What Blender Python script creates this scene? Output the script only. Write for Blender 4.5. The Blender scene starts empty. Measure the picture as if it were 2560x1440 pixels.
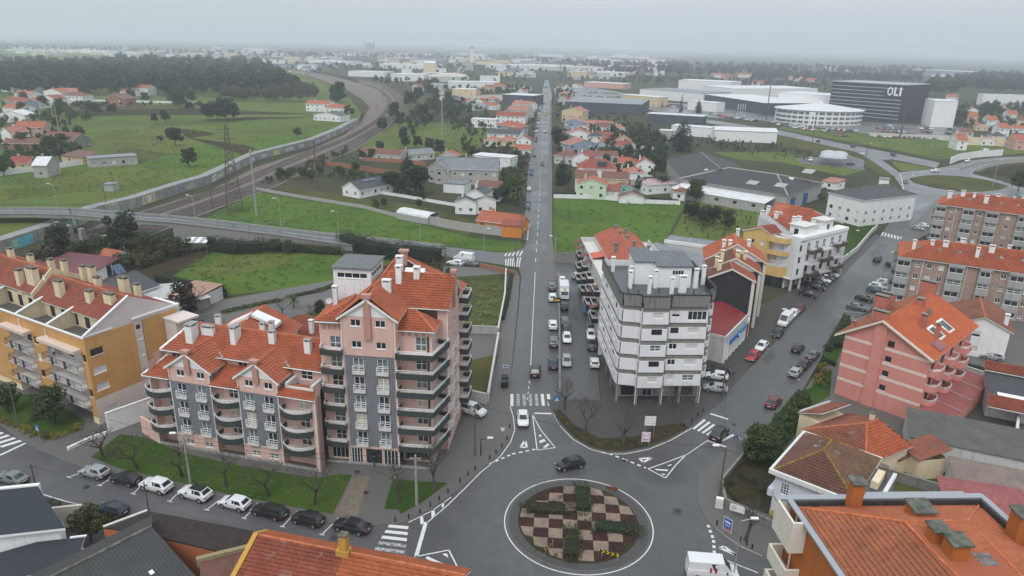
import bpy,math,random
import numpy as np
from mathutils import Vector,Matrix
R=math.radians
random.seed(7)
scn=bpy.context.scene
COL=scn.collection

# ------------------------------------------------------------------ camera, world, sun, exposure
CAM_H,FPX=55.0,1750.0
PITCH,ROLL=math.atan(608.0/FPX),R(1.2)
cd=bpy.data.cameras.new('camera');cam=bpy.data.objects.new('camera',cd);COL.objects.link(cam)
cd.sensor_width=36.0;cd.lens=36.0*FPX/2560.0;cd.clip_start=0.5;cd.clip_end=40000
cam.matrix_world=Matrix.Translation((0,0,CAM_H))@Matrix.Rotation(math.pi/2-PITCH,4,'X')@Matrix.Rotation(ROLL,4,'Z')
scn.camera=cam

world=bpy.data.worlds.new('World');scn.world=world;world.use_nodes=True
wn,wl=world.node_tree.nodes,world.node_tree.links
wn.clear()
SUN_EL,SUN_AZ=R(55),R(200)
sky=wn.new('ShaderNodeTexSky');sky.sky_type='NISHITA';sky.sun_disc=False
sky.sun_elevation=SUN_EL;sky.sun_rotation=SUN_AZ;sky.dust_density=6.0;sky.air_density=1.0
hs=wn.new('ShaderNodeHueSaturation');hs.inputs['Saturation'].default_value=0.12
wl.new(sky.outputs[0],hs.inputs['Color'])
b1=wn.new('ShaderNodeBackground');b1.inputs['Strength'].default_value=0.05
wl.new(hs.outputs[0],b1.inputs['Color'])
# even overcast cloud layer: brightness rises smoothly from horizon to zenith as on any overcast day
tc=wn.new('ShaderNodeTexCoord');sp=wn.new('ShaderNodeSeparateXYZ');wl.new(tc.outputs['Generated'],sp.inputs[0])
mr=wn.new('ShaderNodeMapRange');mr.inputs['From Min'].default_value=0.0;mr.inputs['From Max'].default_value=1.0
mr.inputs['To Min'].default_value=0.645;mr.inputs['To Max'].default_value=1.15
wl.new(sp.outputs['Z'],mr.inputs['Value'])
cn=wn.new('ShaderNodeTexNoise');cn.inputs['Scale'].default_value=1.6;cn.inputs['Detail'].default_value=5
wl.new(tc.outputs['Generated'],cn.inputs['Vector'])
cm=wn.new('ShaderNodeMapRange');cm.inputs['To Min'].default_value=0.9;cm.inputs['To Max'].default_value=1.1
wl.new(cn.outputs['Fac'],cm.inputs['Value'])
mu=wn.new('ShaderNodeMath');mu.operation='MULTIPLY';wl.new(mr.outputs[0],mu.inputs[0]);wl.new(cm.outputs[0],mu.inputs[1])
b2=wn.new('ShaderNodeBackground');b2.inputs['Color'].default_value=(0.835,0.92,1.0,1)
wl.new(mu.outputs[0],b2.inputs['Strength'])
ad=wn.new('ShaderNodeAddShader');wl.new(b1.outputs[0],ad.inputs[0]);wl.new(b2.outputs[0],ad.inputs[1])
wo=wn.new('ShaderNodeOutputWorld');wl.new(ad.outputs[0],wo.inputs['Surface'])

sd=bpy.data.lights.new('sun','SUN');sun=bpy.data.objects.new('sun',sd);COL.objects.link(sun)
sd.energy=1.0;sd.angle=R(25);sd.color=(1.0,0.97,0.93)
# sky sun_rotation is measured clockwise from +Y
sv=Vector((math.sin(SUN_AZ)*math.cos(SUN_EL),math.cos(SUN_AZ)*math.cos(SUN_EL),math.sin(SUN_EL)))
sun.rotation_euler=sv.to_track_quat('Z','Y').to_euler();sun.location=(0,0,300)
scn.view_settings.view_transform='Standard';scn.view_settings.look='None'
scn.view_settings.exposure=0.0;scn.view_settings.gamma=1.0
scn.view_settings.use_curve_mapping=False
scn.cycles.max_bounces=5;scn.cycles.diffuse_bounces=3;scn.cycles.glossy_bounces=2
scn.cycles.transmission_bounces=2;scn.cycles.volume_bounces=1;scn.cycles.transparent_max_bounces=4

# ------------------------------------------------------------------ place geometry: photo point -> point of the place at height z
def ray(px,py):
    u,v=(px-1280.0)/FPX,(720.0-py)/FPX
    c,s=math.cos(ROLL),math.sin(ROLL)
    u,v=u*c-v*s,u*s+v*c
    return u,math.cos(PITCH)+v*math.sin(PITCH),-math.sin(PITCH)+v*math.cos(PITCH)
def P(px,py,z=0.0):
    d=ray(px,py);t=(z-CAM_H)/d[2]
    return Vector((d[0]*t,d[1]*t,z))
def P2(px,py,z=0.0):
    p=P(px,py,z);return(p.x,p.y)

def C(r,g,b,k=0.8):
    f=lambda c:(c/12.92 if c<=0.04045 else((c+0.055)/1.055)**2.4)
    return tuple(min(0.85,f(x/255.0)*k)for x in(r,g,b))

# ------------------------------------------------------------------ materials
MATS={}
class NT:
    def __init__(s,name):
        s.m=bpy.data.materials.new(name);s.m.use_nodes=True
        s.t=s.m.node_tree;s.n=s.t.nodes;s.l=s.t.links
        s.b=s.n['Principled BSDF']
    def new(s,t,**kw):
        x=s.n.new(t)
        for k,v in kw.items():
            if k in x.inputs.keys():x.inputs[k].default_value=v
            else:setattr(x,k,v)
        return x
    def co(s,kind='Object',scale=None):
        o=s.new('ShaderNodeTexCoord').outputs[kind]
        if scale:
            mp=s.new('ShaderNodeMapping');mp.inputs['Scale'].default_value=scale
            s.l.new(o,mp.inputs['Vector']);o=mp.outputs[0]
        return o
    def noise(s,co,scale,detail=4,rough=0.55,dist=0.0):
        n=s.new('ShaderNodeTexNoise',Scale=scale,Detail=detail,Roughness=rough,Distortion=dist)
        s.l.new(co,n.inputs['Vector']);return n.outputs['Fac']
    def ramp(s,fac,stops):
        r=s.new('ShaderNodeValToRGB');e=r.color_ramp.elements
        while len(e)<len(stops):e.new(0.5)
        for i,(p,c)in enumerate(stops):
            e[i].position=p;e[i].color=(*c,1)if len(c)==3 else c
        s.l.new(fac,r.inputs[0]);return r.outputs[0]
    def mix(s,fac,a,b,mode='MIX'):
        m=s.new('ShaderNodeMix',data_type='RGBA',blend_type=mode)
        for sock,v in((m.inputs[0],fac),(m.inputs[6],a),(m.inputs[7],b)):
            if isinstance(v,(int,float)):sock.default_value=v
            elif isinstance(v,tuple):sock.default_value=(*v,1)if len(v)==3 else v
            else:s.l.new(v,sock)
        return m.outputs[2]
    def mapr(s,v,a,b,c,d):
        m=s.new('ShaderNodeMapRange');m.inputs[1].default_value=a;m.inputs[2].default_value=b
        m.inputs[3].default_value=c;m.inputs[4].default_value=d;s.l.new(v,m.inputs[0]);return m.outputs[0]
    def bump(s,h,strength=0.3,dist=0.05):
        b=s.new('ShaderNodeBump',Strength=strength,Distance=dist);s.l.new(h,b.inputs['Height'])
        s.l.new(b.outputs[0],s.b.inputs['Normal'])
    def out(s,col=None,rough=None,spec=None):
        if col is not None:
            if isinstance(col,tuple):s.b.inputs['Base Color'].default_value=(*col,1)
            else:s.l.new(col,s.b.inputs['Base Color'])
        if rough is not None:
            if isinstance(rough,(int,float)):s.b.inputs['Roughness'].default_value=rough
            else:s.l.new(rough,s.b.inputs['Roughness'])
        if spec is not None:s.b.inputs['Specular IOR Level'].default_value=spec
        return s.m
def sc(c,k):return tuple(min(0.9,x*k)for x in c)
GRIME=(0.045,0.043,0.038)

def mk(name,fn):
    if name not in MATS:MATS[name]=fn(name)
    return MATS[name]
def plain(name,col,rough=0.6,var=0.12,spec=0.3,metal=0.0):
    def f(n):
        t=NT(n);co=t.co()
        a=t.noise(co,1.7,5)
        c=t.mix(t.mapr(a,.3,.7,0,1),sc(col,1-var),sc(col,1+var))
        t.b.inputs['Metallic'].default_value=metal
        return t.out(c,rough,spec)
    return mk(name,f)
def plaster(name,col,dirt=0.35,scale=0.5,rough=0.8):
    """painted render with blotches and vertical rain streaks"""
    def f(n):
        t=NT(n);co=t.co()
        a=t.noise(co,scale,6,.6)
        c=t.mix(t.mapr(a,.3,.7,0,1),sc(col,.93),sc(col,1.05))
        st=t.noise(t.co('Object',(2.2,2.2,.12)),1.3,6,.65)
        c=t.mix(t.mapr(st,.52,.8,0,dirt),c,GRIME)
        t.bump(t.noise(co,18,3),.15,.02)
        return t.out(c,rough,.25)
    return mk(name,f)
def rooftile(name,col,old=0.25,lichen=None,amt=0.0,far=False,tw=.3,th=.42):
    """fired clay: colour differs from tile to tile, soot and lichen patches"""
    def f(n):
        t=NT(n);co=t.co()
        w=t.new('ShaderNodeTexVoronoi',Scale=3.2);t.l.new(co,w.inputs['Vector'])
        g=t.new('ShaderNodeSeparateColor');t.l.new(w.outputs['Color'],g.inputs[0])
        c=t.mix(g.outputs[0],sc(col,.84),sc(col,1.12))
        big=t.noise(co,.35,6,.65)
        c=t.mix(t.mapr(big,.42,.75,0,old),c,sc(col,.28))
        sm=t.noise(co,3.5,5,.7)
        c=t.mix(t.mapr(sm,.55,.8,0,old*.9),c,(.06,.045,.035))
        if lichen:
            ln=t.noise(co,.8,8,.75)
            c=t.mix(t.mapr(ln,.6-amt*.2,.72,0,min(1,amt*1.6)),c,lichen)
        if far:
            b=t.new('ShaderNodeTexBrick',Scale=1.0);b.offset=0.0
            b.inputs['Brick Width'].default_value=tw;b.inputs['Row Height'].default_value=th
            b.inputs['Mortar Size'].default_value=.035;b.inputs['Mortar Smooth'].default_value=.6
            t.l.new(t.co('UV'),b.inputs['Vector'])
            c=t.mix(t.mapr(b.outputs['Fac'],0,1,0,.55),c,sc(col,.35));t.bump(b.outputs['Fac'],-.6,.05)
        return t.out(c,.62,.3)
    return mk(name,f)
def boards(name,col,w=2.4,h=.3,joint=.018,jc=.55,var=.1,rough=.55):
    """cladding boards or square wall tiles with recessed joints"""
    def f(n):
        t=NT(n);b=t.new('ShaderNodeTexBrick',Scale=1.0);b.offset=.5 if w>h*1.5 else 0.0
        b.inputs['Brick Width'].default_value=w;b.inputs['Row Height'].default_value=h
        b.inputs['Mortar Size'].default_value=joint;b.inputs['Mortar Smooth'].default_value=.2
        b.inputs['Color1'].default_value=(*sc(col,1-var),1);b.inputs['Color2'].default_value=(*sc(col,1+var),1)
        b.inputs['Mortar'].default_value=(*sc(col,jc),1)
        t.l.new(t.co('UV'),b.inputs['Vector'])
        d=t.noise(t.co('Object',(1,1,.2)),.7,6,.6)
        c=t.mix(t.mapr(d,.5,.8,0,.25),b.outputs['Color'],GRIME)
        t.bump(b.outputs['Fac'],-.4,.03)
        return t.out(c,rough,.4)
    return mk(name,f)
def corrugated(name,col,pitch=.18,dirt=.4,rough=.6,moss=0.0,seam=0):
    """corrugated or standing-seam sheet, ribs run up the slope"""
    def f(n):
        t=NT(n);w=t.new('ShaderNodeTexWave',Scale=.314/pitch);w.wave_type='BANDS';w.bands_direction='X'
        t.l.new(t.co('UV'),w.inputs['Vector'])
        co=t.co();a=t.noise(co,.6,7,.65)
        c=t.mix(t.mapr(a,.3,.7,0,1),sc(col,.75),sc(col,1.2))
        c=t.mix(t.mapr(t.noise(co,2.3,6,.7),.55,.8,0,dirt),c,GRIME)
        c=t.mix(t.mapr(w.outputs['Fac'],0,.35,.45,0),c,sc(col,.4))
        if moss:c=t.mix(t.mapr(t.noise(co,.45,7,.75),.58,.7,0,moss),c,(.075,.085,.02))
        t.bump(w.outputs['Fac'],.5,.06)
        return t.out(c,rough,.4)
    return mk(name,f)
def far_roof(name,col):return rooftile(name,col,.3,far=True,tw=.5,th=.6)
def metal(name,col,rough=.4):return plain(name,col,rough,.05,.5,.6)
def paint(name,col):
    def f(n):
        t=NT(n);t.b.inputs['Coat Weight'].default_value=.3;t.b.inputs['Coat Roughness'].default_value=.08
        d=t.noise(t.co(),2.0,4)
        return t.out(t.mix(t.mapr(d,.4,.8,0,.05),col,(.12,.11,.1)),.35,.5)
    return mk(name,f)
def glass(name,col=(.02,.024,.028),rough=.08):
    def f(n):
        t=NT(n);a=t.noise(t.co('Object'),.8,2)
        return t.out(t.mix(t.mapr(a,.3,.7,0,1),sc(col,.5),sc(col,2.0)),rough,.6)
    return mk(name,f)

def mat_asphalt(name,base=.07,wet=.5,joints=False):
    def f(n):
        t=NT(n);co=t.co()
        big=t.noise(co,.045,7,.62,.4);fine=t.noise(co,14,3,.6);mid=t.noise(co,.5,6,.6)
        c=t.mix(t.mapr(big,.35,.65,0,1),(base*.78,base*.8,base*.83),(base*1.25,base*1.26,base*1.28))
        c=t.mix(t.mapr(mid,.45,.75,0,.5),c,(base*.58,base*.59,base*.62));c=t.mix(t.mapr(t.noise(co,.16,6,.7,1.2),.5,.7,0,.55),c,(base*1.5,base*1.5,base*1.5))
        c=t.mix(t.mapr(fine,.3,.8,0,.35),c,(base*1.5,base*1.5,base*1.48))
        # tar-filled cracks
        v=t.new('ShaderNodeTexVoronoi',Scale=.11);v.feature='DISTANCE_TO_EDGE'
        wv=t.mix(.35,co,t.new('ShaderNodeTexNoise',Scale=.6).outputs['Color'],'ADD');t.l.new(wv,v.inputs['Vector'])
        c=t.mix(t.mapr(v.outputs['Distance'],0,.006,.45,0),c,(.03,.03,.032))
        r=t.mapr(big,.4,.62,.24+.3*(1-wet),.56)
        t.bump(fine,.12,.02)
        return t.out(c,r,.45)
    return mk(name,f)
def mat_grass(name,col,bare=.3,scale=.08,earth=(.07,.05,.03),streak=0.0):
    def f(n):
        t=NT(n);co=t.co()
        a=t.noise(co,scale,8,.65,.6);b=t.noise(co,1.4,6,.7);d=t.noise(co,9,3,.6)
        c=t.mix(t.mapr(b,.3,.7,0,1),sc(col,.68),sc(col,1.3))
        c=t.mix(t.mapr(a,.4,.62,0,.7),c,(col[0]*1.35,col[1]*.98,col[2]*.9))
        c=t.mix(t.mapr(t.noise(co,scale*2.7,7,.7),.55,.72,0,bare),c,earth)
        c=t.mix(t.mapr(t.noise(co,scale*.7,5,.6,1.0),.47,.62,0,.7),c,(col[0]*.5,col[1]*.55,col[2]*.65))
        c=t.mix(t.mapr(t.noise(co,scale*9,6,.75),.52,.72,0,bare*.8),c,(col[0]*1.3,col[1]*.85,col[2]*1.1))
        if streak:
            w=t.noise(t.co('Object',(.03,1.1,1)),1,4);c=t.mix(t.mapr(w,.45,.6,0,streak),c,sc(col,.62))
        c=t.mix(t.mapr(d,.25,.75,0,.5),c,sc(col,.45))
        t.bump(d,.6,.1)
        return t.out(c,.95,.02)
    return mk(name,f)
def mat_leaf(name,col,var=.5):
    def f(n):
        t=NT(n);oi=t.new('ShaderNodeObjectInfo');a=t.noise(t.co(),.9,4,.6);b=t.noise(t.co(),6,2)
        c=t.mix(t.mapr(a,.3,.7,0,1),sc(col,1-var*.7),(col[0]*(1+var),col[1]*(1+var*.8),col[2]))
        c=t.mix(t.mapr(b,.3,.7,0,.6),c,sc(col,.5))
        h=t.new('ShaderNodeHueSaturation');t.l.new(c,h.inputs['Color'])
        t.l.new(t.mapr(oi.outputs['Random'],0,1,.75,1.2),h.inputs['Value']);t.l.new(t.mapr(oi.outputs['Random'],0,1,.48,.515),h.inputs['Hue'])
        t.b.inputs['Subsurface Weight'].default_value=0
        return t.out(h.outputs[0],.65,.25)
    return mk(name,f)

# ------------------------------------------------------------------ mesh builder
class MB:
    def __init__(s):s.v=[];s.f=[];s.m=[]
    def poly(s,pts,m=0):
        i=len(s.v);s.v+=[tuple(p)for p in pts];s.f.append(tuple(range(i,i+len(pts))));s.m.append(m);return s
    def box(s,x0,x1,y0,y1,z0,z1,m=0):
        i=len(s.v)
        s.v+=[(x0,y0,z0),(x1,y0,z0),(x1,y1,z0),(x0,y1,z0),(x0,y0,z1),(x1,y0,z1),(x1,y1,z1),(x0,y1,z1)]
        for q in((3,2,1,0),(4,5,6,7),(0,1,5,4),(1,2,6,5),(2,3,7,6),(3,0,4,7)):
            s.f.append(tuple(i+k for k in q));s.m.append(m)
        return s
    def prism(s,pts,z0,z1,m=0,mt=None):
        a=sum(pts[k][0]*pts[(k+1)%len(pts)][1]-pts[(k+1)%len(pts)][0]*pts[k][1]for k in range(len(pts)))
        if a<0:pts=pts[::-1]
        n=len(pts);i=len(s.v)
        s.v+=[(p[0],p[1],z0)for p in pts]+[(p[0],p[1],z1)for p in pts]
        s.f.append(tuple(range(i+n,i+2*n)));s.m.append(m if mt is None else mt)
        s.f.append(tuple(range(i+n-1,i-1,-1)));s.m.append(m)
        for k in range(n):
            q=(k+1)%n;s.f.append((i+k,i+q,i+n+q,i+n+k));s.m.append(m)
        return s
    def slab(s,pts,t=.14,m=0,me=None):
        """thick plate under a planar 3D polygon"""
        n=len(pts);i=len(s.v);P_=[Vector(p)for p in pts]
        nv=Vector((0,0,0))
        for k in range(n):
            a,b=P_[k],P_[(k+1)%n];nv+=a.cross(b)
        nv.normalize()
        if nv.z<0:P_=P_[::-1];nv=-nv
        s.v+=[tuple(p)for p in P_]+[tuple(p-Vector((0,0,t)))for p in P_]
        s.f.append(tuple(range(i,i+n)));s.m.append(m)
        s.f.append(tuple(range(i+2*n-1,i+n-1,-1)));s.m.append(m if me is None else me)
        for k in range(n):
            q=(k+1)%n;s.f.append((i+k,i+n+k,i+n+q,i+q));s.m.append(m if me is None else me)
        return s
    def tube(s,p,q,r0,r1=None,n=6,m=0,cap=True):
        p,q=Vector(p),Vector(q);r1=r0 if r1 is None else r1
        d=(q-p)
        if d.length<1e-6:return s
        d.normalize();a=d.orthogonal().normalized();b=d.cross(a);i=len(s.v)
        for c,r in((p,r0),(q,r1)):
            for k in range(n):
                t=2*math.pi*k/n;s.v.append(tuple(c+a*(r*math.cos(t))+b*(r*math.sin(t))))
        for k in range(n):
            w=(k+1)%n;s.f.append((i+k,i+w,i+n+w,i+n+k));s.m.append(m)
        if cap:
            s.f.append(tuple(range(i+n-1,i-1,-1)));s.m.append(m);s.f.append(tuple(range(i+n,i+2*n)));s.m.append(m)
        return s
    def bar(s,p,q,w,h,m=0):
        """rectangular bar from p to q, w wide horizontally, h high, p/q on its bottom centre line"""
        p,q=Vector(p),Vector(q);d=q-p;side=Vector((-d.y,d.x,0))
        side=side.normalized()*(w/2)if side.length>1e-6 else Vector((w/2,0,0));up=Vector((0,0,h));i=len(s.v)
        s.v+=[tuple(x)for x in(p-side,p+side,p+side+up,p-side+up,q-side,q+side,q+side+up,q-side+up)]
        for f in((0,1,2,3),(7,6,5,4),(0,4,5,1),(1,5,6,2),(2,6,7,3),(3,7,4,0)):
            s.f.append(tuple(i+k for k in f));s.m.append(m)
        return s
    def disc(s,c,r,n=10,axis=0,w=.2,m=0):
        c=Vector(c);d=Vector([(1,0,0),(0,1,0),(0,0,1)][axis])*(w/2)
        return s.tube(c-d,c+d,r,r,n,m)
    def mesh(s,name,mats,uv=True,smooth=False):
        me=bpy.data.meshes.new(name);me.from_pydata(s.v,[],s.f)
        for m in mats:me.materials.append(m)
        if len(mats)>1:me.polygons.foreach_set('material_index',s.m)
        if smooth:me.polygons.foreach_set('use_smooth',[True]*len(s.f))
        if uv:auto_uv(me)
        me.update();return me
    def build(s,name,mats,parent=None,uv=True,smooth=False,loc=None,rz=None):
        if not isinstance(mats,(list,tuple)):mats=[mats]
        return link(name,s.mesh(name,mats,uv,smooth),parent,loc,rz)
def auto_uv(me):
    """metres: u level along the face, v up it"""
    n=len(me.loops)
    if n==0:return
    lay=me.uv_layers.new(name='UVMap')
    co=np.empty(len(me.vertices)*3);me.vertices.foreach_get('co',co);co=co.reshape(-1,3)
    li=np.empty(n,dtype=np.int32);me.loops.foreach_get('vertex_index',li)
    npol=len(me.polygons);tot=np.empty(npol,dtype=np.int32);me.polygons.foreach_get('loop_total',tot)
    no=np.empty(npol*3);me.polygons.foreach_get('normal',no);no=no.reshape(-1,3)
    N=np.repeat(no,tot,axis=0);V=co[li]
    N=np.where(N[:,2:3]<0,-N,N)
    u=np.stack([-N[:,1],N[:,0],np.zeros(n)],1);L=np.linalg.norm(u,axis=1)
    flat=L<0.02
    u[flat]=(1,0,0);L[flat]=1;u/=L[:,None]
    N[flat]=(0,0,1)
    v=np.cross(N,u)
    uv=np.stack([(V*u).sum(1),(V*v).sum(1)],1)
    lay.data.foreach_set('uv',uv.astype(np.float32).ravel())
def link(name,data,parent=None,loc=None,rz=None):
    o=bpy.data.objects.new(name,data);COL.objects.link(o)
    if parent is not None:o.parent=parent
    if loc is not None:o.location=loc
    if rz is not None:o.rotation_euler=(0,0,rz)
    return o
def tag(o,label=None,cat=None,group=None,kind=None):
    if label:o['label']=label
    if cat:o['category']=cat
    if group:o['group']=group
    if kind:o['kind']=kind
    return o
def thing(name,label,cat,loc=(0,0,0),rz=0.0,group=None):
    o=link(name,None,None,loc,rz);o.empty_display_size=.5
    return tag(o,label,cat,group)
def frame(name,label,cat,a,b,z=0.0,base=0.0,group=None):
    """a thing whose local x runs from photo point a to photo point b (both at height z); returns it and the length"""
    A,B=P(a[0],a[1],z),P(b[0],b[1],z);d=B-A
    return thing(name,label,cat,(A.x,A.y,base),math.atan2(d.y,d.x),group),math.hypot(d.x,d.y)
def copy_tree(o,parent=None):
    c=o.copy();COL.objects.link(c);c.parent=parent
    for ch in list(o.children):copy_tree(ch,c)
    return c
def stuff(o):o['kind']='stuff';return o
def struct(name,mb,mats,uv=False):
    return tag(mb.build(name,mats,None,uv),kind='structure')
# ================================================================== the setting: ground, roads, pavements, railway
A_ROAD=mat_asphalt('asphalt',.07,.8)
A_LOT=mat_asphalt('asphalt_lot',.05,.7)
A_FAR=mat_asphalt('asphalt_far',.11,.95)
PAVE=boards('paving',(.15,.143,.134),.5,.5,.02,.7,.12,.6)
PAVE_DK=boards('paving_dark',(.085,.08,.075),.3,.3,.02,.6,.15,.55)
KERB=plain('kerb_stone',(.2,.195,.185),.8,.25)
WHITE_LINE=None
def _line(n):
    t=NT(n);co=t.co();w=t.noise(co,3.2,7,.72)
    c=t.mix(t.mapr(w,.56,.68,0,.85),(.62,.62,.6),(.1,.1,.1));return t.out(c,.55,.3)
WHITE_LINE=mk('road_paint',_line)
G_LAWN=mat_grass('grass_lawn',(.05,.098,.02),.4)
G_BRIGHT=mat_grass('grass_bright',(.088,.16,.03),.5,.05,streak=.35)
G_FIELD=mat_grass('grass_field',(.112,.162,.042),.6,.035,streak=.35)
G_PALE=mat_grass('grass_pale',(.115,.15,.038),.45,.04,streak=.4)
G_ROUGH=mat_grass('grass_rough',(.085,.1,.036),.65,.06)
G_BASE=mat_grass('ground_cover',(.062,.072,.04),.9,.025,(.085,.07,.055))
SOIL=mat_grass('soil',(.05,.046,.026),.7,.3,(.045,.032,.022))
EARTH=plain('bare_earth',(.15,.125,.09),.9,.3)
SAND=plain('sandy_yard',(.3,.27,.22),.9,.15)
BALLAST=plain('ballast',(.14,.112,.094),.95,.3)

def ppoly(px,z):return[P2(a,b,z)for a,b in px]
def sheet(name,px,z,m,zp=None):
    """a ground sheet traced where it lies"""
    return struct(name,MB().poly([(x,y,z)for x,y in ppoly(px,z if zp is None else zp)]),m)
def raised(name,px,z0,z1,m,edge=None):
    mb=MB().prism(ppoly(px,z1),z0,z1,1 if edge else 0,0)
    return struct(name,mb,[m,edge]if edge else m)

S_=16000
struct('ground',MB().poly([(-S_,-2000,0),(S_,-2000,0),(S_,S_,0),(-S_,S_,0)]),G_BASE)
ROAD_L=[(1303,690),(1297,668),(1110,640),(1109,616),(1245,631),(1280,629),(1310,618),(1317,600),(1326,430),(1340,340),(1350,270),(1356,230),(1359,214),(1362,200)]
ROAD_R=[(1371,200),(1374,214),(1380,235),(1375,340),(1377,430),(1381,600),(1383,652),(1480,655),(1484,760),(1500,1000),(1795,1003),(1854,940),(2041,749),(2109,685),(2199,591),(2232,546)]
ROAD_E=[(2345,500),(2244,612),(2235,700),(2165,785),(2112,800),(2055,890),(2030,935),(2005,977),(1965,1030),(1900,1075),(1857,1082),(2050,1440),(2300,1700),(-900,1700),(-900,980),(1272,985),(1285,880),(1297,768)]
sheet('road',ROAD_L+ROAD_R+ROAD_E,.03,A_ROAD)
sheet('lay_by',[(1912,1040),(1940,1003),(1985,985),(1965,1022),(1930,1058)],.036,PAVE)
# roundabout at the far end of the right-hand road and the dual carriageway past the office block
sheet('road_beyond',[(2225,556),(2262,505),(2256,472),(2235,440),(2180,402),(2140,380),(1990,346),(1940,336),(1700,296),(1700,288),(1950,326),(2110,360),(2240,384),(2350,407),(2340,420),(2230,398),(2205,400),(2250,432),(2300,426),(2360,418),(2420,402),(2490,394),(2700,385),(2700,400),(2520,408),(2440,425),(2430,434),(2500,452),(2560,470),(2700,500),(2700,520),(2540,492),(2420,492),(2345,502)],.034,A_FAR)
sheet('roundabout_grass',[(2272,446),(2300,440),(2338,437),(2400,440),(2470,450),(2521,465),(2500,474),(2450,479),(2400,479),(2330,468),(2285,457)],.12,G_ROUGH)
sheet('verge',[(1960,338),(2105,370),(2190,398),(2230,430),(2245,470),(2200,440),(2150,400),(2000,372),(1890,350)],.02,G_ROUGH)
sheet('meadow_verge',[(1945,322),(2100,350),(2240,376),(2350,398),(2480,388),(2700,375),(2700,350),(2390,345),(2180,338),(2050,322),(1960,312)],.02,G_FIELD)
sheet('meadow_verge',[(2225,402),(2330,420),(2300,425),(2253,429)],.05,G_FIELD)
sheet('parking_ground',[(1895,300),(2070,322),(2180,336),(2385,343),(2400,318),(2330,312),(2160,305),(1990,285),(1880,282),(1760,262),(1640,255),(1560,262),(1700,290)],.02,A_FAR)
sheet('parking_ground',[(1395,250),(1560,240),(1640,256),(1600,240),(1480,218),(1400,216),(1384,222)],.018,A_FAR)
sheet('sandy_strip',[(2170,331),(2385,340),(2380,352),(2175,340)],.026,SAND)
sheet('fenced_yard',[(1990,396),(2120,388),(2160,400),(2162,425),(2000,408)],.022,A_LOT)

# fields
sheet('meadow',[(505,552),(640,478),(760,500),(905,520),(1030,555),(1180,595),(1300,605),(1308,617),(1280,628),(1245,629),(1110,614),(940,592),(700,570)],.015,G_BRIGHT)
sheet('meadow',[(690,462),(860,490),(1040,512),(1200,556),(1170,590),(1030,553),(905,518),(760,498)],.012,G_ROUGH)
sheet('meadow',[(1384,496),(1712,508),(1655,620),(1640,660),(1384,652)],.015,G_BRIGHT)
sheet('meadow',[(1722,508),(1740,495),(1900,520),(1900,570),(1840,640),(1690,625),(1665,615)],.015,G_FIELD)
sheet('meadow',[(2085,545),(2190,565),(2185,578),(2110,640),(2060,610)],.015,G_LAWN)
sheet('meadow',[(930,345),(1000,305),(1220,308),(1245,330),(1200,375),(1120,400),(900,372)],.015,G_FIELD)
sheet('meadow',[(1780,380),(1960,380),(2160,425),(2110,440),(1950,405),(1850,400)],.015,G_FIELD)
sheet('garden_lawn',[(395,690),(520,625),(700,630),(870,640),(985,652),(905,690),(800,712),(566,738),(490,715)],.02,G_BRIGHT)
sheet('garden_plot',[(470,690),(560,636),(760,634),(700,665),(560,690)],.026,G_PALE)
sheet('garden_plot',[(330,690),(430,640),(520,618),(540,628),(430,690)],.024,SOIL)
sheet('dirt_path',[(480,760),(600,742),(830,700),(900,686),(905,695),(830,712),(620,754),(500,778)],.03,EARTH)
sheet('garden_plot',[(520,775),(640,752),(840,712),(850,735),(700,770),(560,790)],.022,G_LAWN)
sheet('sandy_yard',[(1090,240),(1260,236),(1270,250),(1110,258)],.02,SAND)
sheet('meadow',[(720,182),(840,205),(850,225),(770,240),(700,228)],.02,G_ROUGH)
sheet('meadow',[(900,215),(985,225),(1060,250),(1090,300),(1020,300),(1000,250)],.02,G_ROUGH)

# ---- pavements: raised slabs with kerb edges
NW=[(-300,900),(-300,985),(0,1060),(64,1107),(147,1144),(211,1168),(275,1180),(351,1202),(446,1220),(547,1244),(627,1270),(725,1288),(827,1307),(925,1315),(982,1308),(1022,1300),(1075,1272),(1120,1242),(1160,1210),(1200,1176),(1246,1137),(1273,1104),(1284,1073),(1280,1040),(1273,1018),(1272,985),(1281,900),(1288,830),(1296,750),(1299,692),(1290,676),(1140,664),(840,700),(500,765),(300,830),(0,790)]
raised('pavement',NW,0,.13,PAVE,KERB)
MID=[(1368,998),(1380,1027),(1399,1061),(1432,1095),(1475,1119),(1515,1130),(1560,1131),(1622,1119),(1674,1098),(1725,1069),(1750,1046),(1802,1003),(1854,940),(1882,905),(1990,800),(2035,755),(2109,685),(2199,591),(2190,585),(2060,690),(1905,760),(1760,800),(1700,650),(1484,650),(1489,760),(1503,1000)]
raised('pavement',MID,0,.13,PAVE_DK,KERB)
EAST=[(1826,1108),(1811,1122),(1768,1168),(1744,1198),(1741,1238),(1753,1275),(1774,1308),(1811,1336),(1851,1363),(1900,1385),(2000,1420),(2800,1600),(2800,900),(2600,780),(2300,640),(2250,640),(2235,705),(2175,785),(2118,800),(2062,890),(2037,935),(2012,977),(1972,1030),(1908,1075),(1857,1084)]
raised('pavement',EAST,0,.13,PAVE,KERB)
raised('pavement',[(1368,700),(1367,600),(1369,430),(1372,340),(1375,250),(1379,250),(1378,340),(1380,430),(1381,600),(1392,700)],0,.13,PAVE,KERB)
raised('pavement',[(1318,598),(1327,430),(1341,335),(1352,250),(1350,250),(1337,335),(1320,430),(1308,598)],0,.13,PAVE,KERB)
raised('pavement',[(2244,606),(2345,496),(2400,496),(2330,580),(2260,615)],0,.13,PAVE,KERB)
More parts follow.
